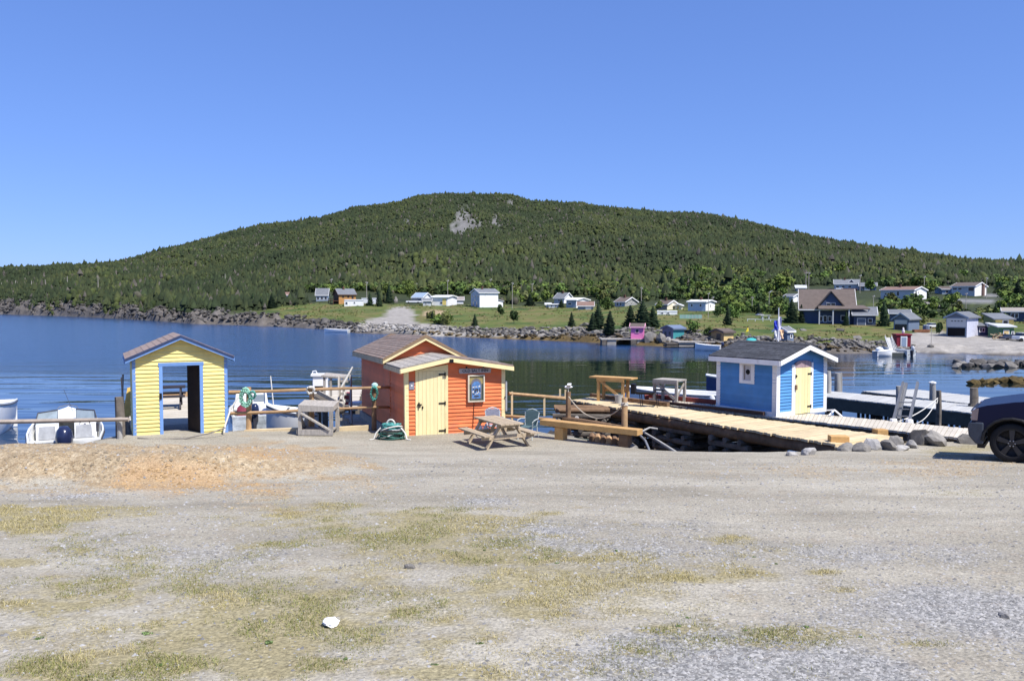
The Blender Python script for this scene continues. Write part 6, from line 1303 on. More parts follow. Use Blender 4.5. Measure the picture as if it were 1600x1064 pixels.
part('side_cladding', M_vw, o, lambda b: b.box(Wm + .004, Wm + .03, 0, Dm, -.3, Hm)); part('white_panel', M_vw, o, lambda b: (b.box(Wm * .3, Wm * .36, -.05, -.005, 0, Hm * .95), b.box(Wm * .64, Wm * .7, -.05, -.005, 0, Hm * .95)))
part('gull', M_white, o, lambda b: b.lathe([(0, .12), (.12, .2), (.18, .45), (.1, .7), (.1, .85), (0, .92)], 8, (Wm * .6, .8, Hm)), True)
# far log wharf
fw = thing('far_wharf', 'long grey plank wharf on dark cribs below the pink and tan huts', 'wharf')
def fdeck(px0, px1, y0, dpt, z):
    for k in range(int((px1 - px0) / 5)):
        xa = (px0 + 5 * k - 800) / F * y0; part('plank', M_grey, fw, lambda b: b.box(xa, xa + 4.6 * y0 / F, y0, y0 + dpt, z, z + .12))
fdeck(940, 1062, 111, 3.6, .72); fdeck(1060, 1145, 105.2, 7, .62)
M_cribf = mat('sea_grey_crib', (.3, .28, .25), .9, .3, 1, .3, (1, 1, 4)); 
for x0, x1, y0, z1, mm in ((941, 948, 111, .7, M_dark), (949, 963, 111.1, .7, M_cribf), (986, 995, 111, .7, M_dark), (996, 1010, 111.1, .7, M_cribf), (1018, 1032, 110.8, .6, M_dark), (1033, 1047, 111.2, .6, M_cribf), (1042, 1060, 105.1, .6, M_dark), (1061, 1085, 105.3, .6, M_cribf), (1087, 1097, 105.1, .55, M_dark), (1104, 1110, 105.0, .6, mat('rusty_pile', (.13, .06, .03))), (1134, 1139, 105.0, .6, M_dark)):
    for k in range(4):
        part('crib_log', mm, fw, lambda b: b.box((x0 - 800) / F * y0, (x1 - 800) / F * y0, y0 + .02 * (k % 2), y0 + 2.5, -.5 + k * .3, -.5 + k * .3 + .27 + (z1 - .67)))
# flags and mast
ms_ = thing('flag_mast', 'tall white boat mast with hanging blue and pale flags', 'mast', tuple(P(1216, 541, 100)))
s = 100 / F
part('mast', M_white, ms_, lambda b: b.tube([(0, 0, -.5), (0, 0, 60 * s)], [.12, .05], 7)); part('deck_house', M_white, ms_, lambda b: b.box(-8 * s, 14 * s, -.5, 1.2, .1, 4.5 * s)); part('hull', M_maroon, ms_, lambda b: b.box(-7 * s, 12 * s, -.4, 1.0, -.9, .09))
for x0, x1, z0, z1, m_ in ((-7, -1, 26, 40, mat('royal_blue_flag', (.04, .06, .5), .8)), (-1, 4, 10, 46, mat('pale_lilac_flag', (.6, .58, .72), .8)), (2, 8, 12, 26, mat('cream_orange_flag', (.75, .5, .3), .8)), (-6, -1, 10, 25, mat('white_flag', (.7, .7, .72), .8))):
    bb = MB()
    for i in range(6):
        for j in range(4): bb.v.append(((x0 + (x1 - x0) * j / 3 + math.sin(i * 1.3 + j) * .7) * s, math.sin(i + j * 1.9) * .12, (z0 + (z1 - z0) * i / 5) * s))
    for i in range(5):
        for j in range(3): bb.f.append((i * 4 + j, i * 4 + j + 1, (i + 1) * 4 + j + 1, (i + 1) * 4 + j))
    bb.build('flag', m_, ms_, True)
ch_ = thing('yellow_pennant', 'yellow pennant on a short stick above the far wharf', 'flag', tuple(T(1168, 522))); part('cloth', mat('yellow_cloth', (.75, .6, .04)), ch_, lambda b: b.prism([(-.25, 0.3), (.2, .35), (.15, .75), (.05, .95)], -.02, .02)); part('stick', M_grey, ch_, lambda b: b.tube([(.15, 0, -.3), (.15, 0, 1.0)], .03, 5))
tarp = thing('net_heap', 'turquoise tarpaulin heap by the far wharf', 'heap', tuple(P(1176, 539, 104))); me_ = MB().lathe([(0, -.2), (.9, -.2), (.95, .35), (.6, .75), (0, .85)], 12); me_.v = [(a * 1.1 + random.uniform(-.08, .08), b, c + random.uniform(-.08, .08)) for a, b, c in me_.v]; me_.build('tarpaulin', mat('turquoise_tarp', (.05, .36, .36), .7), tarp, True)
# garden chairs on the lawn
for k, (x, big) in enumerate(((1270, 1), (1276, 1), (1289, 1), (1295, 1))):
    p = T(x, 503.5); s = p.y / F
    if k == 0:
        c0 = thing('garden_chair', 'turquoise garden chair in the row before the big house', 'chair', tuple(p), 0, 'turquoise chairs on the lawn')
        Mt = mat('turquoise_chair_paint', (.12, .52, .5), .6)
        part('seat', Mt, c0, lambda b: b.box(-2.2 * s, 2.2 * s, -.2, .4, .35, .45)); part('backrest', Mt, c0, lambda b: b.prism([(-2.3 * s, .45), (2.3 * s, .45), (2.3 * s, 5 * s), (1.2 * s, 6.2 * s), (-1.2 * s, 6.2 * s), (-2.3 * s, 5 * s)], .4, .48))
        for sx in (-1, 1): part('leg', Mt, c0, lambda b: b.box(sx * 2.2 * s - .05, sx * 2.2 * s + .05, -.25, .5, 0, .6))
    else: dup(c0, p)
p = T(1282, 504.5); gt = thing('garden_bench', 'long teal low bench in front of the turquoise chairs', 'bench', tuple(p)); part('seat', M_teal_w, gt, lambda b: b.box(-16 * p.y / F, 16 * p.y / F, -.3, .1, .25, .35)); part('leg', M_teal_w, gt, lambda b: b.box(-15 * p.y / F, -14 * p.y / F, -.3, .1, 0, .25)); part('leg', M_teal_w, gt, lambda b: b.box(14 * p.y / F, 15 * p.y / F, -.3, .1, 0, .25))
pt2 = thing('lawn_table', 'pale picnic table on the lawn left of the flag mast', 'picnic table', tuple(T(1196, 499))); part('top', M_vg, pt2, lambda b: b.box(-1, 1, -.4, .4, .7, .8)); part('leg', M_vg, pt2, lambda b: b.box(-.7, -.5, -.3, .3, 0, .7)); part('leg', M_vg, pt2, lambda b: b.box(.5, .7, -.3, .3, 0, .7))
# far cars
def car(px, py, wpx, hpx, label, m, rz=0, pick=False):
    p = T(px, py); s = p.y / F; L = wpx * s; H = hpx * s
    o = thing('parked_car' if not pick else 'parked_pickup', label, 'car' if not pick else 'pickup', tuple(p), rz)
    part('body', m, o, lambda b: b.prism([(0, H * .22), (L, H * .22), (L, H * .55), (L * .93, H * .62), (0.05 * L, H * .62), (0, H * .5)], 0, 1.8), bevel=.06)
    part('cabin', M_vd, o, lambda b: b.hexa([(L * .2, .08, H * .6), (L * .85, .08, H * .6), (L * .85, 1.7, H * .6), (L * .2, 1.7, H * .6), (L * .33, .2, H * .97), (L * .75, .2, H * .97), (L * .75, 1.6, H * .97), (L * .33, 1.6, H * .97)])); part('roof', m, o, lambda b: b.box(L * .33, L * .75, .18, 1.62, H * .97, H))
    for x in (.18, .8): part('wheel', M_tyre, o, lambda b: b.lathe([(0, -.02), (H * .22, -.02), (H * .22, .2), (0, .2)], 12, (L * x, 0, H * .2), 'y'))
    return o
car(1451, 513, 16, 8, 'white car parked by the brown log stack on the gravel', M_hull); car(634, 474, 24, 6, 'white and dark car parked left of the grey roofed bungalow', M_hull); car(1570, 532, 26, 9, 'dark car parked by the timber heap before the green lean-to', mat('dark_grey_paint', (.05, .055, .08), .3), pick=True); car(1593, 534, 16, 14, 'white van at the gravel beside the dark car', M_hull)
car(1184, 494, 10, 4, 'pale car on the lawn road below the bushes', mat('silver_paint', (.5, .5, .5), .3))
# log stack, timber heap, fences, tanks
lg = thing('log_stack', 'long stack of reddish firewood logs beside the slate garage', 'log stack', tuple(T(1427, 519)))
s = T(1427, 519).y / F
for k in range(24): part('log', mat('red_brown_log', (.24, .11, .06), .9, .3, 3), lg, lambda b: b.lathe([(0, -.4), (1.2 * s, -.4), (1.2 * s, .4), (0, .4)], 7, ((1 + (k % 12) * 2.0) * s, 0, (1 + (k // 12) * 2.0) * s), 'y'))
th = thing('timber_heap', 'untidy heap of broken timber on the gravel before the yellow workshop', 'timber heap', tuple(T(1562, 531)))
for k in range(14): part('plank', M_pale if k % 2 else M_log, th, lambda b: b.beam((random.uniform(-1.4, 1.4), random.uniform(-.3, .3), random.uniform(.05, .3)), (random.uniform(-1.4, 1.4), random.uniform(-.5, .5), random.uniform(.3, 1.0)), .1, .12))
tnk = thing('water_tank', 'dark blue grey tank behind the white car', 'tank', tuple(T(1447, 519))); part('drum', M_dbl, tnk, lambda b: b.lathe([(0, 0), (.5, 0), (.5, 1.0), (0, 1.05)], 12)); part('lid', M_vg, tnk, lambda b: b.lathe([(0, 1.05), (.2, 1.05), (.2, 1.15), (0, 1.15)], 8))
gf_ = thing('green_fence', 'pale green glass garden fence below the bluish fronted bungalow', 'fence', tuple(T(1062, 498))); s = T(1062, 498).y / F
for k in range(7): part('panel', mat('sea_green_panel', (.22, .36, .32), .3, spec=.5), gf_, lambda b: b.box(k * 5 * s, (k * 5 + 4.6) * s, 0, .05, 0, 6 * s)); part('post', M_vg, gf_, lambda b: b.box((k * 5 + 4.62) * s, (k * 5 + 4.98) * s, -.03, .08, -.2, 6.4 * s))
rf = thing('lawn_rail', 'low white rail along the edge of the lawn behind the flags', 'fence', tuple(T(1168, 502))); a0 = T(1168, 502)
for k in range(8):
    q0, q1 = T(1168 + 12 * k, 502.0 + k * .2), T(1180 + 12 * k, 502.2 + k * .2); part('rail', M_vg, rf, lambda b: b.beam(q0 - a0 + Vector((0, 0, .4)), q1 - a0 + Vector((0, 0, .4)), .08, .12)); part('post', M_vg, rf, lambda b: b.box(q0.x - a0.x - .06, q0.x - a0.x + .06, q0.y - a0.y - .06, q0.y - a0.y + .06, q0.z - a0.z - .2, q0.z - a0.z + .45))
slp = thing('slipway', 'grey timber slipway slanting down to the water on the far shore', 'slipway', tuple(T(553, 513))); a0 = T(553, 513)
for k in range(8): part('plank', M_grey, slp, lambda b: b.beam(P(543 + k * .3, 518 - k, 170 - k) - a0, P(559 + k * .3, 506 - k * .2, 172 - k * .1) - a0, .3, .1))
# utility poles
M_upole = mat('utility_pole_wood', (.36, .33, .29), .85, .1, 1)
POLES = [(49.5, 439, 452, 'on the wooded point left of the one by the tiny cabin'), (24.5, 438.5, 450, 'farthest out along the wooded point'), (2.5, 442, 449, 'at the edge of the wooded point'), (71, 437, 452, 'rising behind the tiny white roofed cabin'), (105.5, 432, 455, 'above the dark cliff of the wooded point'), (153.5, 431.5, 456, 'above the pale gully in the cliff'), (352, 428, 446, 'among the spruces left of the deck shack'), (434.5, 428, 446, 'directly above the deck shack'), (517.5, 436, 452, 'behind the log cottage roof'), (573, 440, 468, 'rising behind the white box trailer'), (699.5, 438, 462, 'behind the white low gabled cottage'), (650, 443, 452, 'deep in the spruces behind the bungalow'), (800.5, 441, 482, 'tallest one right of the two storey house'), (831.5, 443, 466, 'right of the tallest pole by the two storey house'), (766.5, 436, 450, 'behind the roof of the two storey house'), (1002, 448.5, 474, 'behind the big dark spruce'), (1106.5, 458, 498, 'in front of the bluish fronted bungalow end'), (1113.5, 464, 478, 'just behind the bluish fronted bungalow end'), (1175, 463.5, 488, 'among the green bushes right of the bungalow'), (1201.5, 456, 484, 'below the small white gable house'), (1259, 426, 455, 'left of the twin pair above the big brown roof'), (1263.5, 425, 455, 'right of the twin pair above the big brown roof'), (1343.5, 430, 458, 'between the houses on the upper slope'), (1444, 432, 454, 'behind the long grey bungalow'), (1541, 433, 466, 'at the chimney end of the split bungalow'), (1509, 458, 490, 'above the roof of the blue grey barn'), (1364.5, 462, 484, 'left of the tall spruce near the garages'), (1455, 513, 537, 'thin one standing on the gravel by the water')]
for k, (px, t, b_, lb) in enumerate(POLES):
    p = T(px, b_); s = p.y / F; h = (b_ - t) * s; r_ = .55 * s
    o = thing('utility_pole', 'grey wooden utility pole ' + lb, 'utility pole', tuple(p), 0, 'utility poles along the far shore')
    part('shaft', M_upole, o, lambda q: q.tube([(0, 0, -2.0), (0, 0, h)], [r_, r_ * .7], 7))
    if k > 7 and k < 27: part('crossarm', M_upole, o, lambda q: q.box(-2.4 * s, 2.4 * s, -.08, .08, h - 1.6 * s, h - 1.0 * s)); part('transformer' if k % 3 == 0 else 'insulator', M_vg, o, lambda q: q.lathe([(0, 0), (.5 * s, 0), (.5 * s, 1.4 * s), (0, 1.5 * s)], 7, (1.4 * s, 0, h - 1.0 * s if k % 3 else h - 3.4 * s)))
# ------------------------------------------------------------------ individual trees and shrubs
def leaf_crown(n, rx, ry, rz, size, blobs=9, seed=1):
    """crown of leaf faces gathered in clumps: returns verts, tris"""
    rs = np.random.RandomState(seed); V, Fc = [], []
    cs = []
    for k in range(blobs):
        d = rs.normal(size=3); d /= np.linalg.norm(d); q = rs.uniform(.25, .72) if k else 0
        cs.append((d * q * (rx, ry, rz), rs.uniform(.38, .55)))
    for i in range(n):
        c, q = cs[rs.randint(blobs)]; d = rs.normal(size=3); d /= np.linalg.norm(d)
        p = c + d * q * np.array((rx, ry, rz)) * rs.uniform(.75, 1.05)
        nrm = d * .6 + rs.normal(size=3) * .55 + (0, 0, .35); nrm /= np.linalg.norm(nrm)
        a = np.cross(nrm, rs.normal(size=3)); a /= np.linalg.norm(a); b = np.cross(nrm, a); s = size * rs.uniform(.6, 1.4)
        m = len(V); V += [p + a * s, p - a * s * .6 + b * s * .9, p - a * s * .6 - b * s * .9]; Fc.append((m, m + 1, m + 2))
    return np.array(V), np.array(Fc)
def spruce_crown(seed, tiers=13, br=10):
    rs = np.random.RandomState(seed); V, Fc = [], []
    for t in range(tiers):
        z = .06 + .9 * (t / (tiers - 1)) ** .95; R_ = (1 - z) ** .85 * .98 + .03
        for k in range(br - t // 3):
            a = 2 * math.pi * (k + rs.uniform(-.3, .3)) / (br - t // 3) + t * .7; q = R_ * rs.uniform(.7, 1.18); w_ = .12 + .2 * q; dz = -.06 * q - .02 + rs.uniform(-.015, .015)
            c, s = math.cos(a), math.sin(a); m = len(V)
            V += [(0, 0, z + .03), (q * .6 * c - w_ * s, q * .6 * s + w_ * c, z + dz * .4 + .0), (q * c, q * s, z + dz + .025), (q * .6 * c + w_ * s, q * .6 * s - w_ * c, z + dz * .4), (q * .55 * c, q * .55 * s, z - .05 + dz)]
            Fc += [(m, m + 1, m + 2), (m, m + 2, m + 3), (m + 1, m + 4, m + 2), (m + 4, m + 3, m + 2)]
    return np.array(V), np.array(Fc)
def leafmat(name, col):
    m = mat(name, col, .8, .35, 2.2, 0, spec=.2, rnd=.3)
    return m
M_spr = leafmat('spruce_needles', (.022, .04, .017)); M_bushes = [leafmat('bush_leaf_bright', (.12, .165, .034)), leafmat('bush_leaf_mid', (.09, .145, .034)), leafmat('bush_leaf_olive', (.125, .14, .045)), leafmat('bush_leaf_dark', (.045, .075, .024))]
M_trunk = mat('tree_bark', (.09, .07, .055), .9, .3, 3)
SPR = [mesh_np('spruce_crown', *spruce_crown(40 + k), M_spr) for k in range(4)]
trunkme = MB().tube([(0, 0, -.12), (0, 0, .3), (0, 0, .9)], [.035, .028, .01], 6).mesh('trunk', M_trunk)
BUSH = [[mesh_np('bush_crown', *leaf_crown(420, 1, 1, .8, .15, 10, 60 + k + 7 * j), M_bushes[j]) for k in range(3)] for j in range(4)]
stemme = MB().tube([(0, 0, -.15), (.02, 0, .3), (0, .02, .8)], [.05, .04, .02], 6); stemme.tube([(.02, 0, .3), (.3, .1, .8)], [.03, .012], 5); stemme.tube([(.0, 0, .25), (-.28, -.1, .75)], [.03, .012], 5); stemme = stemme.mesh('stem', M_trunk)
def spruce(px, pb, h, w_, label, k=0, group=None, Y=None):
    p = T(px, pb) if Y is None else P(px, pb, Y); s = p.y / F
    o = thing('spruce_tree', label, 'spruce tree', tuple(p), random.uniform(0, 6.28), group)
    o.scale = (w_ / 2 * s, w_ / 2 * s, h * s); link('crown', SPR[k % 4], o); link('trunk', trunkme, o); return o
def bush(px, pb, h, w_, label, kind=0, k=0, group=None, name='leafy_bush', cat='bush'):
    p = T(px, pb); s = p.y / F
    o = thing(name, label, cat, tuple(p), random.uniform(0, 6.28), group)
    o.scale = (w_ / 2 * s, w_ / 2 * s, h * s / 1.6)
    link('crown', BUSH[kind][k % 3], o, (0, 0, .82)); link('trunk', stemme, o); return o
SP = [(935, 515, 42, 34, 'broad dark spruce behind the riprap left of the pink hut'), (953, 521, 36, 30, 'second dark spruce crowding the broad one left of the pink hut'), (926, 518, 30, 26, 'short dark spruce at the left skirt of the broad one'), (893, 511, 24, 17, 'lone small spruce on the grass slope left of the broad pair'), (1004, 513, 44, 44, 'wide dark spruce standing above the pink hut'), (985, 512, 36, 34, 'ragged spruce against the left side of the wide one'), (1020, 512, 34, 32, 'ragged spruce against the right side of the wide one'), (742, 510, 20, 15, 'small dark spruce low on the grass slope below the white house'), (1237, 505, 38, 34, 'dark layered spruce left of the big brown roofed house'), (1252, 505, 30, 18, 'narrow spruce touching the corner of the big house'), (1278, 502, 36, 24, 'layered spruce in front of the big house gable'), (1303, 503, 18, 11, 'slim young spruce before the big house porch'), (1322, 509, 22, 15, 'small spruce at the right end of the porch'), (1381, 510, 40, 26, 'tall spruce between the big house and the garages'), (1137, 508, 32, 20, 'rounded dark spruce right of the bluish fronted bungalow'), (578, 478, 22, 16, 'dark spruce right of the white trailers'), (592, 479, 26, 16, 'dark spruce at the head of the gravel ramp'), (608, 474, 30, 20, 'tall spruce behind the gravel ramp'), (828, 478, 20, 22, 'low dark spruce left of the grey roofed house'), (877, 481, 14, 14, 'small spruce before the grey roofed house'), (1447, 466, 18, 14, 'spruce at the white end of the long bungalow'), (1065, 455, 24, 22, 'dark spruce high in the green thicket'), (1035, 458, 30, 24, 'pointed dark spruce above the brown roofed grey house'), (1085, 452, 26, 20, 'dark spruce above the bluish fronted bungalow'), (1590, 465, 26, 26, 'dark spruce at the far right bend of the driveway'), (425, 482, 24, 22, 'dark spruce standing above the shore ledges'), (408, 484, 20, 20, 'second dark spruce above the shore ledges'), (395, 480, 22, 20, 'third dark spruce above the shore ledges, leftmost')]
for k, q in enumerate(SP): spruce(*q, k)
BU = [(783, 494, 18, 15, 'round dark bush uphill of the white house corner', 3), (803, 505, 24, 18, 'tall rounded bush below the tallest pole', 3), (1145, 500, 30, 26, 'big round bush right of the dark rounded spruce', 1), (1121, 496, 18, 16, 'reddish dark bush beside the bluish fronted bungalow', 3), (947, 484, 22, 22, 'bright green bush left of the tan roofed house', 1), (853, 474, 22, 24, 'bright green round tree left of the grey roofed house', 0), (1030, 485, 14, 14, 'yellow flowering bush by the brown roofed grey house', 0), (1224, 455, 30, 40, 'large bright green round tree above the big house', 0), (1360, 455, 24, 20, 'blue green tree right of the upper slope houses', 1), (1083, 520, 22, 24, 'green bush on the slope behind the teal hut', 1), (1108, 524, 14, 20, 'low green bush beside the tan hut', 1), (640, 470, 34, 18, 'pale green birch left of the grey roofed bungalow', 0), (605, 462, 18, 18, 'bright green tree at the wood edge above the ramp', 0), (1467, 525, 26, 14, 'dark ragged bush left of the blue grey barn', 3), (1415, 500, 16, 26, 'olive bush behind the slate garage', 2), (1440, 508, 14, 30, 'green bush below the grey rock ledge', 2)]
for k, q in enumerate(BU): bush(*q, k)
# the green thicket round the village: shrubs one by one
ZONES = [(110, 1040, 1250, 432, 492), (40, 1240, 1380, 430, 470), (46, 1380, 1620, 470, 500), (34, 1380, 1620, 434, 466), (24, 860, 1050, 448, 474), (16, 640, 860, 458, 474), (8, 668, 700, 498, 508)]
NB = 0
for n_, xa, xb, ya, yb in ZONES:
    for i in range(n_):
        px, py = random.uniform(xa, xb), random.uniform(ya, yb)
        if any(abs(px - cx) < rx and abs(py - cy) < ry for cx, cy, rx, ry in ((1300, 478, 70, 30), (1410, 460, 40, 12), (1510, 454, 45, 12), (1335, 448, 38, 9), (1095, 482, 24, 13), (1042, 482, 26, 10), (1520, 480, 30, 8), (975, 474, 22, 9), (890, 474, 36, 12), (760, 470, 35, 14), (675, 470, 40, 12))): continue
        kd = random.choice((0, 0, 1, 1, 2, 3)); far = (py < 460)
        if random.random() < .2: spruce(px, py, random.uniform(14, 24), random.uniform(9, 15), 'dark spruce rising out of the green thicket round the village', i, 'spruces in the village thicket')
        else: bush(px, py, random.uniform(11, 22), random.uniform(14, 30), ('bright green shrub in the thicket round the village', 'mid green shrub in the thicket round the village', 'olive green shrub in the thicket round the village', 'dark green shrub in the thicket round the village')[kd], kd, i, ('bright', 'mid', 'olive', 'dark')[kd] + ' green shrubs of the village thicket')
# underwood filling the thicket (mass)
n = 5600; ppx = np.concatenate([RNG.uniform(1020, 2100, 4200), RNG.uniform(470, 1020, 1400)]); _, d_, _ = col_at(ppx)
yy = d_[:, 3] + (d_[:, 4] + 30 - d_[:, 3]) * np.where(ppx > 1020, RNG.uniform(-.05, 1.05, n), RNG.uniform(.3, 1.0, n)); xx = (ppx - 800) / F * yy; zz = terr(xx, yy); qx, qy = pix(xx, yy, zz)
ok = np.ones(n, bool)
for cx, cy, rx, ry in ((1300, 480, 75, 36), (1410, 462, 46, 14), (1510, 456, 52, 14), (1335, 450, 42, 12), (1520, 478, 70, 12), (1210, 464, 40, 9), (700, 472, 100, 12), (890, 476, 45, 14), (535, 470, 70, 14), (975, 476, 26, 10), (1070, 480, 60, 12)): ok &= (np.abs(qx - cx) > rx) | (np.abs(qy - cy) > ry)
xx, yy, zz = xx[ok], yy[ok], zz[ok]; n = len(xx)
bv, bf = leaf_crown(60, 1, 1, .75, .3, 6, 99); sc = RNG.uniform(.8, 2.2, n) * yy / 260; ang = RNG.uniform(0, 6.28, n)
VX = bv[None, :, 0] * np.cos(ang)[:, None] - bv[None, :, 1] * np.sin(ang)[:, None]; VY = bv[None, :, 0] * np.sin(ang)[:, None] + bv[None, :, 1] * np.cos(ang)[:, None]
VV = np.stack([xx[:, None] + VX * sc[:, None], yy[:, None] + VY * sc[:, None], zz[:, None] + bv[None, :, 2] * sc[:, None] + sc[:, None] * .5], -1).reshape(-1, 3)
FF = (bf[None] + (np.arange(n) * len(bv))[:, None, None]).reshape(-1, 3)
bp_ = np.array([(.11, .155, .034), (.075, .115, .03), (.11, .125, .045), (.045, .07, .024)])[RNG.randint(0, 4, n)] * RNG.uniform(.75, 1.25, (n, 1))
n = 4200; ppx = RNG.uniform(430, 1700, n); _, d_, _ = col_at(ppx); yy = d_[:, 1] + (d_[:, 3] - d_[:, 1]) * RNG.uniform(0, 1.0, n); x2 = (ppx - 800) / F * yy; z2 = terr(x2, yy); qx, qy = pix(x2, yy, z2)
ok = fbm(x2 / 6, yy / 6, 3, 71) > .47
for cx, cy, rx, ry in ((622, 500, 50, 14), (1300, 488, 80, 22), (1520, 530, 130, 24)): ok &= (np.abs(qx - cx) > rx) | (np.abs(qy - cy) > ry)
x2, y2, z2 = x2[ok], yy[ok], z2[ok]; m_ = len(x2); tv_, tf_ = bv[:36], bf[:12]; s2 = RNG.uniform(.2, .55, m_) * y2 / 170; a2 = RNG.uniform(0, 6.28, m_)
V2 = np.stack([x2[:, None] + (tv_[None, :, 0] * np.cos(a2)[:, None] - tv_[None, :, 1] * np.sin(a2)[:, None]) * s2[:, None], y2[:, None] + (tv_[None, :, 0] * np.sin(a2)[:, None] + tv_[None, :, 1] * np.cos(a2)[:, None]) * s2[:, None], z2[:, None] + tv_[None, :, 2] * s2[:, None] * .8 + .15], -1).reshape(-1, 3)
c2 = np.array([(.1, .12, .03), (.16, .15, .055), (.07, .1, .024), (.2, .16, .08)])[RNG.randint(0, 4, m_)] * RNG.uniform(.8, 1.2, (m_, 1))
tag(link('meadow_tufts', mesh_np('meadow_tufts', V2, (tf_[None] + (np.arange(m_) * 36)[:, None, None]).reshape(-1, 3), M_for, np.repeat(c2, 36, 0))), 'tufts of long grass on the far meadow slope', 'grass', kind='stuff')
tag(link('undergrowth', mesh_np('undergrowth', VV, FF, M_for, np.repeat(bp_, len(bv), 0))), 'tangled green undergrowth between the village shrubs', 'undergrowth', kind='stuff')
# ------------------------------------------------------------------ rocks
import bmesh
def rockmesh(name, seed, m, sub=1, flat=.7, amp=.35):
    bm = bmesh.new(); bmesh.ops.create_icosphere(bm, subdivisions=sub, radius=1); rs = np.random.RandomState(seed); dirs = [Vector(rs.normal(size=3)).normalized() for _ in range(9)]; cut = [rs.uniform(.5, .85) for _ in dirs]
    for v in bm.verts:
        for d, c in zip(dirs, cut):
            k = v.co.dot(d)
            if k > c: v.co -= d * (k - c) * .95
        v.co *= 1 + rs.uniform(-.05, .05); v.co.z *= flat
    me = bpy.data.meshes.new(name); bm.to_mesh(me); bm.free(); me.materials.append(m); return me
M_rock = mat('grey_shore_rock', (.17, .16, .145), .9, .35, 1.5, .6, col2=(.1, .09, .08), dirt=.05, rnd=.3, bscale=4); M_rockd = mat('dark_shore_rock', (.075, .07, .065), .9, .35, 1.5, .6, col2=(.13, .12, .11), rnd=.3, bscale=4); M_weed = mat('golden_weed_rock', (.1, .07, .022), .9, .5, 3, .6, col2=(.05, .04, .02), dirt=.1, rnd=.3); M_rockl = mat('pale_riprap_rock', (.3, .29, .275), .9, .3, 1.5, .6, rnd=.25)
RKN = {m.name: [rockmesh('rock', 170 + k, m, 2) for k in range(4)] for m in (M_rock, M_rockd, M_rockl)}
RK = {m.name: [rockmesh('rock', 70 + k, m) for k in range(5)] for m in (M_rock, M_rockd, M_weed, M_rockl)}
def rock(x, y, z, s, m, label, group=None, k=0, name='boulder', st=None):
    o = link(name, (RKN[m.name][k % 4] if y < 60 and m.name in RKN else RK[m.name][k % 5])); o.location = (x, y, z); o.rotation_euler = (random.uniform(-.4, .4), random.uniform(-.4, .4), random.uniform(0, 6.28)); o.scale = st or tuple(s * random.uniform(.8, 1.3) for _ in range(3)); return tag(o, label, 'boulder', group)
cnt = 0
for n_, xa, xb, t0, t1, sa, sb, m, lb, gp in ((70, 820, 985, .35, 1.0, .3, .75, M_rock, 'grey boulder in the riprap below the grass on the far shore', 'grey riprap boulders'), (45, 600, 690, .2, .9, .25, .6, M_rockl, 'pale rock in the heap beside the gravel ramp', 'pale rocks by the gravel ramp'), (40, 690, 830, .3, 1.0, .3, .75, M_rockd, 'dark rock on the beach below the white house', 'dark beach rocks'), (55, 1260, 1420, .1, 1.05, .25, .6, M_rock, 'grey rock on the shore left of the red and white hut', 'grey rocks by the hut'), (30, 430, 560, .3, 1.1, .6, 1.3, M_rockd, 'dark ledge rock under the log cottage shore', 'dark ledge rocks')):
    for i in range(n_):
        px = random.uniform(xa, xb); _, d_, _ = col_at(np.array([px])); y = d_[0, 0] + (d_[0, 1] - d_[0, 0]) * random.uniform(t0, t1); x = (px - 800) / F * y
        rock(x, y, float(terr(x, y)[0]) + .1, random.uniform(sa, sb), m, lb, gp, i)
# the countless small stones of the shore (mass)
n = 3800; ppx = RNG.uniform(-40, 1430, n); _, d_, _ = col_at(ppx); t_ = RNG.uniform(.05, 1.12, n); yy = d_[:, 0] + (d_[:, 1] - d_[:, 0]) * t_; xx = (ppx - 800) / F * yy; zz = terr(xx, yy)
tv = np.array([v.co[:] for v in RK[M_rock.name][0].vertices]); tf = np.array([p.vertices[:] for p in RK[M_rock.name][0].polygons])
sc = RNG.uniform(.14, .5, n) * np.clip(yy / 140, .7, 2.2); ang = RNG.uniform(0, 6.28, n); jit = RNG.uniform(.7, 1.35, (n, 1, 3))
tw = tv[None] * jit; VX = tw[..., 0] * np.cos(ang)[:, None] - tw[..., 1] * np.sin(ang)[:, None]; VY = tw[..., 0] * np.sin(ang)[:, None] + tw[..., 1] * np.cos(ang)[:, None]
VV = np.stack([xx[:, None] + VX * sc[:, None], yy[:, None] + VY * sc[:, None], zz[:, None] + tw[..., 2] * sc[:, None] + .1], -1).reshape(-1, 3)
g_ = np.where(ppx < 560, RNG.uniform(.03, .13, n), np.where((ppx < 720), RNG.uniform(.13, .36, n), RNG.uniform(.06, .22, n))); low = (t_ < .22) & (ppx > 640)
cs_ = np.stack([g_, g_ * .94, g_ * .86], 1); cs_[low] *= (.62, .5, .3)
tag(link('shore_stones', mesh_np('shore_stones', VV, (tf[None] + (np.arange(n) * len(tv))[:, None, None]).reshape(-1, 3), vcmat('shore_stone', scale=2, var=.3, bump=.3, bdist=.1), np.repeat(cs_, len(tv), 0))), 'grey and brown stones lining the far shore', 'stones', kind='stuff')
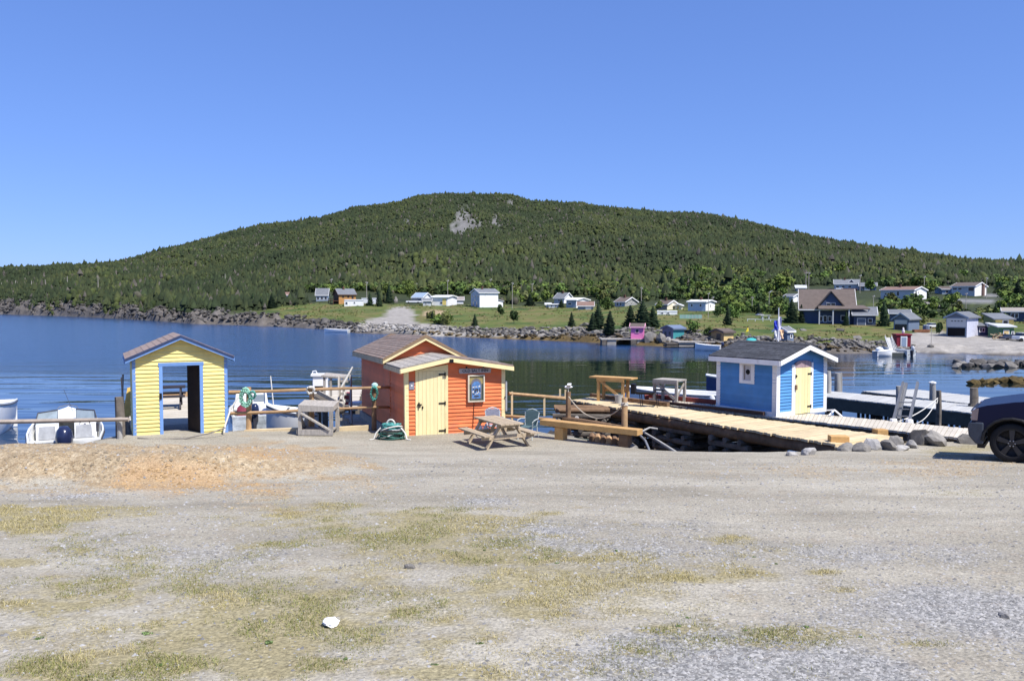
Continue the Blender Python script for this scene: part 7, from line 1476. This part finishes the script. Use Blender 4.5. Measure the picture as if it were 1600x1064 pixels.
for i, (px, py, w_, h_, m, lb) in enumerate(((1017, 531, 26, 26, M_rock, 'huge tilted grey boulder right of the pink hut'), (1033, 532, 22, 24, M_rock, 'huge dark cleft boulder between pink and teal huts'), (1043, 533, 14, 14, M_rockl, 'pale wedge boulder left of the teal hut'), (913, 509, 26, 7, M_rock, 'low flat grey rock on the grass by the broad spruce'), (1313, 516, 16, 9, M_rockd, 'lone dark rock on the lawn below the big house'), (1340, 528, 20, 5, M_rock, 'flat grey rock set in the lawn left of the red hut'), (1455, 541, 12, 7, M_rock, 'grey rock on the beach beside the thin pole'), (1255, 516, 14, 5, M_rock, 'low rock on the slope below the rail'), (617, 472, 12, 16, M_rock, 'grey rock outcrop in the trees above the ramp'))):
    p = T(px, py + 1); s = p.y / F; rock(p.x, p.y, p.z, 1, m, lb, None, i, st=(w_ * s * .6, w_ * s * .45, h_ * s * 1.0))
lk = [(1400, 476, 50, 5), (1440, 478, 60, 9), (1475, 482, 40, 9), (1498, 486, 18, 10), (1420, 482, 36, 5)]
for i, (px, py, w_, h_) in enumerate(lk):
    p = T(px, py); s = p.y / F; rock(p.x, p.y, p.z - .2, 1, M_rock, 'smooth grey bedrock hump above the barn roof', 'bedrock humps on the slope', i, st=(w_ * s * .55, w_ * s * .4, h_ * s))
for i in range(34):
    px = 1492 + i * 4.2 + random.uniform(-2, 2); p = G(px, 572 + random.uniform(-3, 3) - .02 * i, 0); rock(p.x, p.y, .1, random.uniform(.35, .8), M_rockd if i % 3 else M_rock, 'dark low rock in the line breaking the water near the gravel', 'rocks breaking the water', i, name='reef_rock')
for i in range(26):
    px = 1523 + i * 4.5 + random.uniform(-2, 2); p = G(px, 598 + random.uniform(-3, 3), 0); rock(p.x, p.y, .02, random.uniform(.3, .6), M_weed, 'golden weed covered rock in the shallows behind the truck', 'weed covered rocks', i, name='weedy_rock')
# rocks of the near bank
nb = [(1440, 693, .42, .34, M_rockd, 'big dark rounded boulder at the end of the bleached wharf'), (1458, 694, .42, .3, M_rock, 'grey boulder in front of the big dark rounded one'), (1478, 688, .36, .36, M_rockd, 'upright dark boulder right of the big rounded one'), (1496, 688, .2, .22, M_rockd, 'small dark stone between boulders by the wharf'), (1512, 692, .36, .2, M_rock, 'low grey boulder nearest the truck bumper'), (1424, 699, .2, .16, M_rockl, 'small pale stone at the foot of the big boulders'), (1324, 704, .28, .18, M_rock, 'round brown grey stone under the plank ramp'), (1345, 705, .3, .16, M_rock, 'long low stone under the plank ramp'), (1366, 700, .34, .2, M_rockl, 'pale blocky stone beside the plank ramp'), (1388, 702, .32, .2, M_rock, 'rounded stone at the tip of the plank ramp'), (1408, 703, .3, .14, M_rockl, 'flat pale stone left of the dark boulders'), (1355, 697, .22, .2, M_rockl, 'pale stone tucked beneath the plank ramp'), (1400, 694, .25, .2, M_rock, 'grey stone between the two wharf ends'), (1262, 711, .24, .14, M_rockl, 'pale stone on the bank lip under the yellow wharf'), (1236, 712, .16, .12, M_rockl, 'small white stone on the bank lip under the yellow wharf'), (1180, 712, .5, .4, M_rockd, 'large shadowed rock beneath the yellow wharf'), (1225, 708, .5, .4, M_rockd, 'second shadowed rock beneath the yellow wharf'), (1270, 703, .45, .35, M_rockd, 'third shadowed rock beneath the yellow wharf'), (640, 888, .055, .05, M_rock, 'fist sized grey stone alone on the dusty ground'), (1570, 965, .05, .05, M_rockl, 'pale stone alone on the blue gravel')]
for i, (px, py, w_, h_, m, lb) in enumerate(nb):
    p = G(px, py, 2.0)
    for _ in range(4): p = G(px, py, Z(p.x, p.y) if p.y < edge_y(p.x) else 1.7)
    if 'shadowed' in lb: p.y += 1.15; p.z = Z(p.x, p.y) - .25
    rock(p.x, p.y, p.z + h_ * .3, 1, m, lb, None, i, st=(w_, w_ * .8, h_ * 1.35))
# driftwood and lumber under the bench
for k in range(6):
    p = P(925 + k * 9, 690 + k * 1.8, 21.6 - k * .12); o = tag(MB().tube([(0, 0, 0), (.05, .5, .02)], [.085, .085], 9, .05).build('cut_log', M_peel if k % 2 else M_log, None, True, loc=(p.x, p.y, max(p.z, Z(p.x, p.y) + .06))), 'short round log end stacked under the timber bench', 'log', 'cut logs under the timber bench')
dw = tag(MB().tube([P(1000, 672, 22.2), P(1030, 690, 21.2), P(1065, 712, 19.9)], [.03, .035, .035], 8, .08).build('driftwood_pole', M_pile, None, True), 'grey bare pole leaning down the bank right of the bench', 'pole')
tag(MB().tube([P(1003, 674, 21.8), P(1015, 668, 22), P(1027, 670, 22.2)], .025, 7).build('bent_branch', M_pile, None, True), 'curved grey branch lying over the leaning pole', 'branch')
hs = [P(980, 672, 21.6), P(994, 674, 21.4), P(1008, 688, 20.9), P(1014, 702, 20.4), P(1014, 709, 20.2)]
tag(MB().tube(hs, .03, 7).build('grey_hose', mat('slate_hose', (.16, .17, .19), .6), None, True), 'thick grey hose arching down beside the bench end', 'hose')
for i in range(70):
    x = random.uniform(.3, 3.8); y = float(edge_y(x)) + random.uniform(.1, 1.6); rock(x, y, Z(x, y) + .05, random.uniform(.12, .36), random.choice((M_rock, M_rockd, M_rock)), 'grey bank stone tumbled behind the timber bench', 'bank stones behind the bench', i, name='bank_stone')
def pot_(px, py, Y, rz, label):
    a = P(px, py, Y); o = thing('lobster_pot', label, 'lobster pot', (a.x, a.y, Z(a.x, a.y) + .02), rz, 'wire lobster pots behind the bench'); mw = mat('green_grey_wire', (.14, .17, .15), .6, metal=.3)
    fr2 = MB()
    for x in (-.45, .45):
        for y in (-.26, .26): fr2.tube([(x, y, 0), (x, y, .38)], .012, 5)
        for z in (0, .38): fr2.tube([(x, -.26, z), (x, .26, z)], .012, 5)
    for y in (-.26, .26):
        for z in (0, .38): fr2.tube([(-.45, y, z), (.45, y, z)], .012, 5)
    fr2.build('frame', mw, o); nt2 = MB()
    for k in range(1, 12): nt2.tube([(-.45 + .075 * k, -.26, 0), (-.45 + .075 * k, -.26, .38), (-.45 + .075 * k, .26, .38)], .005, 4)
    for k in range(1, 6): nt2.tube([(-.45, -.26, .065 * k), (.45, -.26, .065 * k)], .005, 4); nt2.tube([(-.45, -.26 + .09 * k, .38), (.45, -.26 + .09 * k, .38)], .005, 4)
    nt2.build('netting', mw, o); part('runner', M_grey, o, lambda b: (b.box(-.47, .47, -.24, -.18, -.05, 0), b.box(-.47, .47, .18, .24, -.05, 0)))
pot_(905, 676, 23.0, R(-38), 'wire lobster pot behind the bench beside the left log post'); pot_(946, 682, 22.3, R(-30), 'wire lobster pot behind the middle of the bench')
of_ = thing('net_float', 'small orange net float lying behind the left end of the bench', 'float', tuple(P(884, 659, 23.3))); part('body', mat('orange_float', (.7, .2, .05), .5), of_, lambda b: b.lathe([(0, -.12), (.09, -.08), (.11, 0), (.09, .08), (0, .12)], 10), True); part('rope', M_rope_w, of_, lambda b: b.tube([(0, 0, .12), (.1, .05, .05), (.25, .05, -.1)], .01, 5))
# ------------------------------------------------------------------ gravel, stones and grass underfoot (masses)
def scatter(n, y0, y1, pw=1.6):
    y = y0 + (y1 - y0) * RNG.rand(n) ** pw; x = RNG.uniform(-.72, .72, n) * y; return x, y
def wat(x, y, lst, s=61):
    z = zg(x, y); px, py = pix(x, y, z); return patches(px, py, fbm(x / .9, y / .9, 4, s) * .6 + fbm(x / .25, y / .25, 3, 62) * .4, lst), z
def stones(name, label, x, y, z, s, cols):
    n = len(x); tv = np.array([(1, 0, 0), (-.5, .86, .1), (-.6, -.8, 0), (.1, 0, .8)]); tv = np.concatenate([tv, [(.2, -.1, -.3)]])
    tf = np.array([(0, 1, 3), (1, 2, 3), (2, 0, 3)])
    a = RNG.uniform(0, 6.28, n); jit = RNG.uniform(.6, 1.3, (n, 5, 3))
    v = tv[None] * jit; vx = v[..., 0] * np.cos(a)[:, None] - v[..., 1] * np.sin(a)[:, None]; vy = v[..., 0] * np.sin(a)[:, None] + v[..., 1] * np.cos(a)[:, None]
    co = np.stack([x[:, None] + vx * s[:, None], y[:, None] + vy * s[:, None], z[:, None] + v[..., 2] * s[:, None] * .8 - s[:, None] * .12], -1).reshape(-1, 3)
    fc = (tf[None] + (np.arange(n) * 5)[:, None, None]).reshape(-1, 3)
    return tag(link(name, mesh_np(name, co, fc, vcmat('loose_stone', scale=30, var=.2, bump=0) if 'loose_stone' not in MATS else MATS['loose_stone'], np.repeat(cols, 5, 0))), label, 'gravel', kind='stuff')
x, y = scatter(260000, 3.2, 18, 1.5); k, z = wat(x, y, BLUEP); kt, _ = wat(x, y, GRASSP); keep = RNG.rand(len(x)) < np.clip(k * 1.2, .09, 1) * (1 - .7 * kt); x, y, z = x[keep], y[keep], z[keep]
s_ = .0066 * np.clip(RNG.lognormal(0, .5, len(x)), .3, 2.6) * (1 + y / 10); g_ = RNG.uniform(.13, .38, len(x)); cols = np.stack([g_, g_ * .985, g_ * .97], 1)
stones('loose_gravel', 'loose blue grey gravel strewn over the yard', x, y, z, s_, cols)
x, y = scatter(110000, 11, 21.5, 1.0); k, z = wat(x, y, TANP); keep = (RNG.rand(len(x)) < k * .5 + .012) & (y < edge_y(x) - .05); x, y, z, k = x[keep], y[keep], z[keep], k[keep]
s_ = .021 * np.clip(RNG.lognormal(0, .5, len(x)), .3, 2.8) * np.clip(k + .45, 0, 1); g_ = RNG.uniform(.7, 1.25, (len(x), 1)); ko, _ = wat(x, y, ORANGEP); cols = np.where(ko[:, None] > .5, np.array((.36, .24, .12)), np.array((.31, .25, .17))) * g_
stones('dirt_stones', 'broken stones on the heap of orange and tan dirt', x, y, z, s_, cols)
x, y = scatter(800000, 3.2, 17, 1.6); k, z = wat(x, y, GRASSP); nz = fbm(x / .35, y / .35, 3, 91); keep = RNG.rand(len(x)) < np.clip((k - .12) * 1.3, 0, .8) * np.clip((nz - .34) * 4, 0, 1); x, y, z, k = x[keep], y[keep], z[keep], k[keep]
n = len(x); h_ = RNG.uniform(.006, .02, n) * (.5 + k) * np.where(RNG.rand(n) < .06, 2.0, 1); wd = .0016 * (1 + y / 6); a = RNG.uniform(0, 6.28, n); le = RNG.normal(0, .7, (2, n)) * h_
co = np.stack([np.stack([x - wd * np.cos(a), y - wd * np.sin(a), z - .005], 1), np.stack([x + wd * np.cos(a), y + wd * np.sin(a), z - .005], 1), np.stack([x + le[0], y + le[1], z + h_], 1)], 1).reshape(-1, 3)
gp_ = np.array([(.38, .32, .15), (.31, .28, .11), (.17, .185, .06), (.43, .37, .2)]); gs = fbm(x / 1.4, y / 1.4, 3, 93); ci = np.where(gs > .52, np.where(RNG.rand(n) < .7, 2, 1), RNG.choice([0, 1, 3], n)); gc = gp_[ci] * RNG.uniform(.75, 1.25, (n, 1))
tag(link('dry_grass', mesh_np('dry_grass', co, np.arange(n * 3).reshape(-1, 3), vcmat('grass_blade', scale=5, var=.15, bump=0), np.repeat(gc, 3, 0))), 'short dry yellow grass growing in patches on the gravel', 'grass', kind='stuff')
# a few green weeds that stand out
wme = []
for kk in range(3):
    v, f = leaf_crown(70, 1, 1, .5, .22, 5, 200 + kk); v[:, 2] += .3; wme.append(mesh_np('weed_leaves', v, f, leafmat('weed_leaf', (.14, .2, .07))))
for i, (px, py, w_) in enumerate(((757, 860, 0), (1178, 870, 9), (1213, 881, 8), (963, 861, 10), (965, 1005, 8), (1345, 995, 10), (1260, 980, 14), (1060, 978, 12), (390, 984, 8), (416, 985, 6), (60, 998, 16), (230, 990, 20), (420, 1005, 20), (750, 1005, 14), (1165, 985, 8), (540, 1030, 12), (870, 880, 10), (1075, 965, 10), (250, 1040, 16), (680, 1038, 14))):
    w_ = w_ or 8
    p = G(px, py, 3.2)
    for _ in range(5): p = G(px, py, Z(p.x, p.y))
    s = w_ / 2 * p.y / F; o = link('green_weed', wme[i % 3]); o.location = p; o.scale = (s, s, s * .55); o.rotation_euler = (0, 0, i); tag(o, 'small green leafy weed growing through the gravel', 'weed', 'green weeds on the gravel')
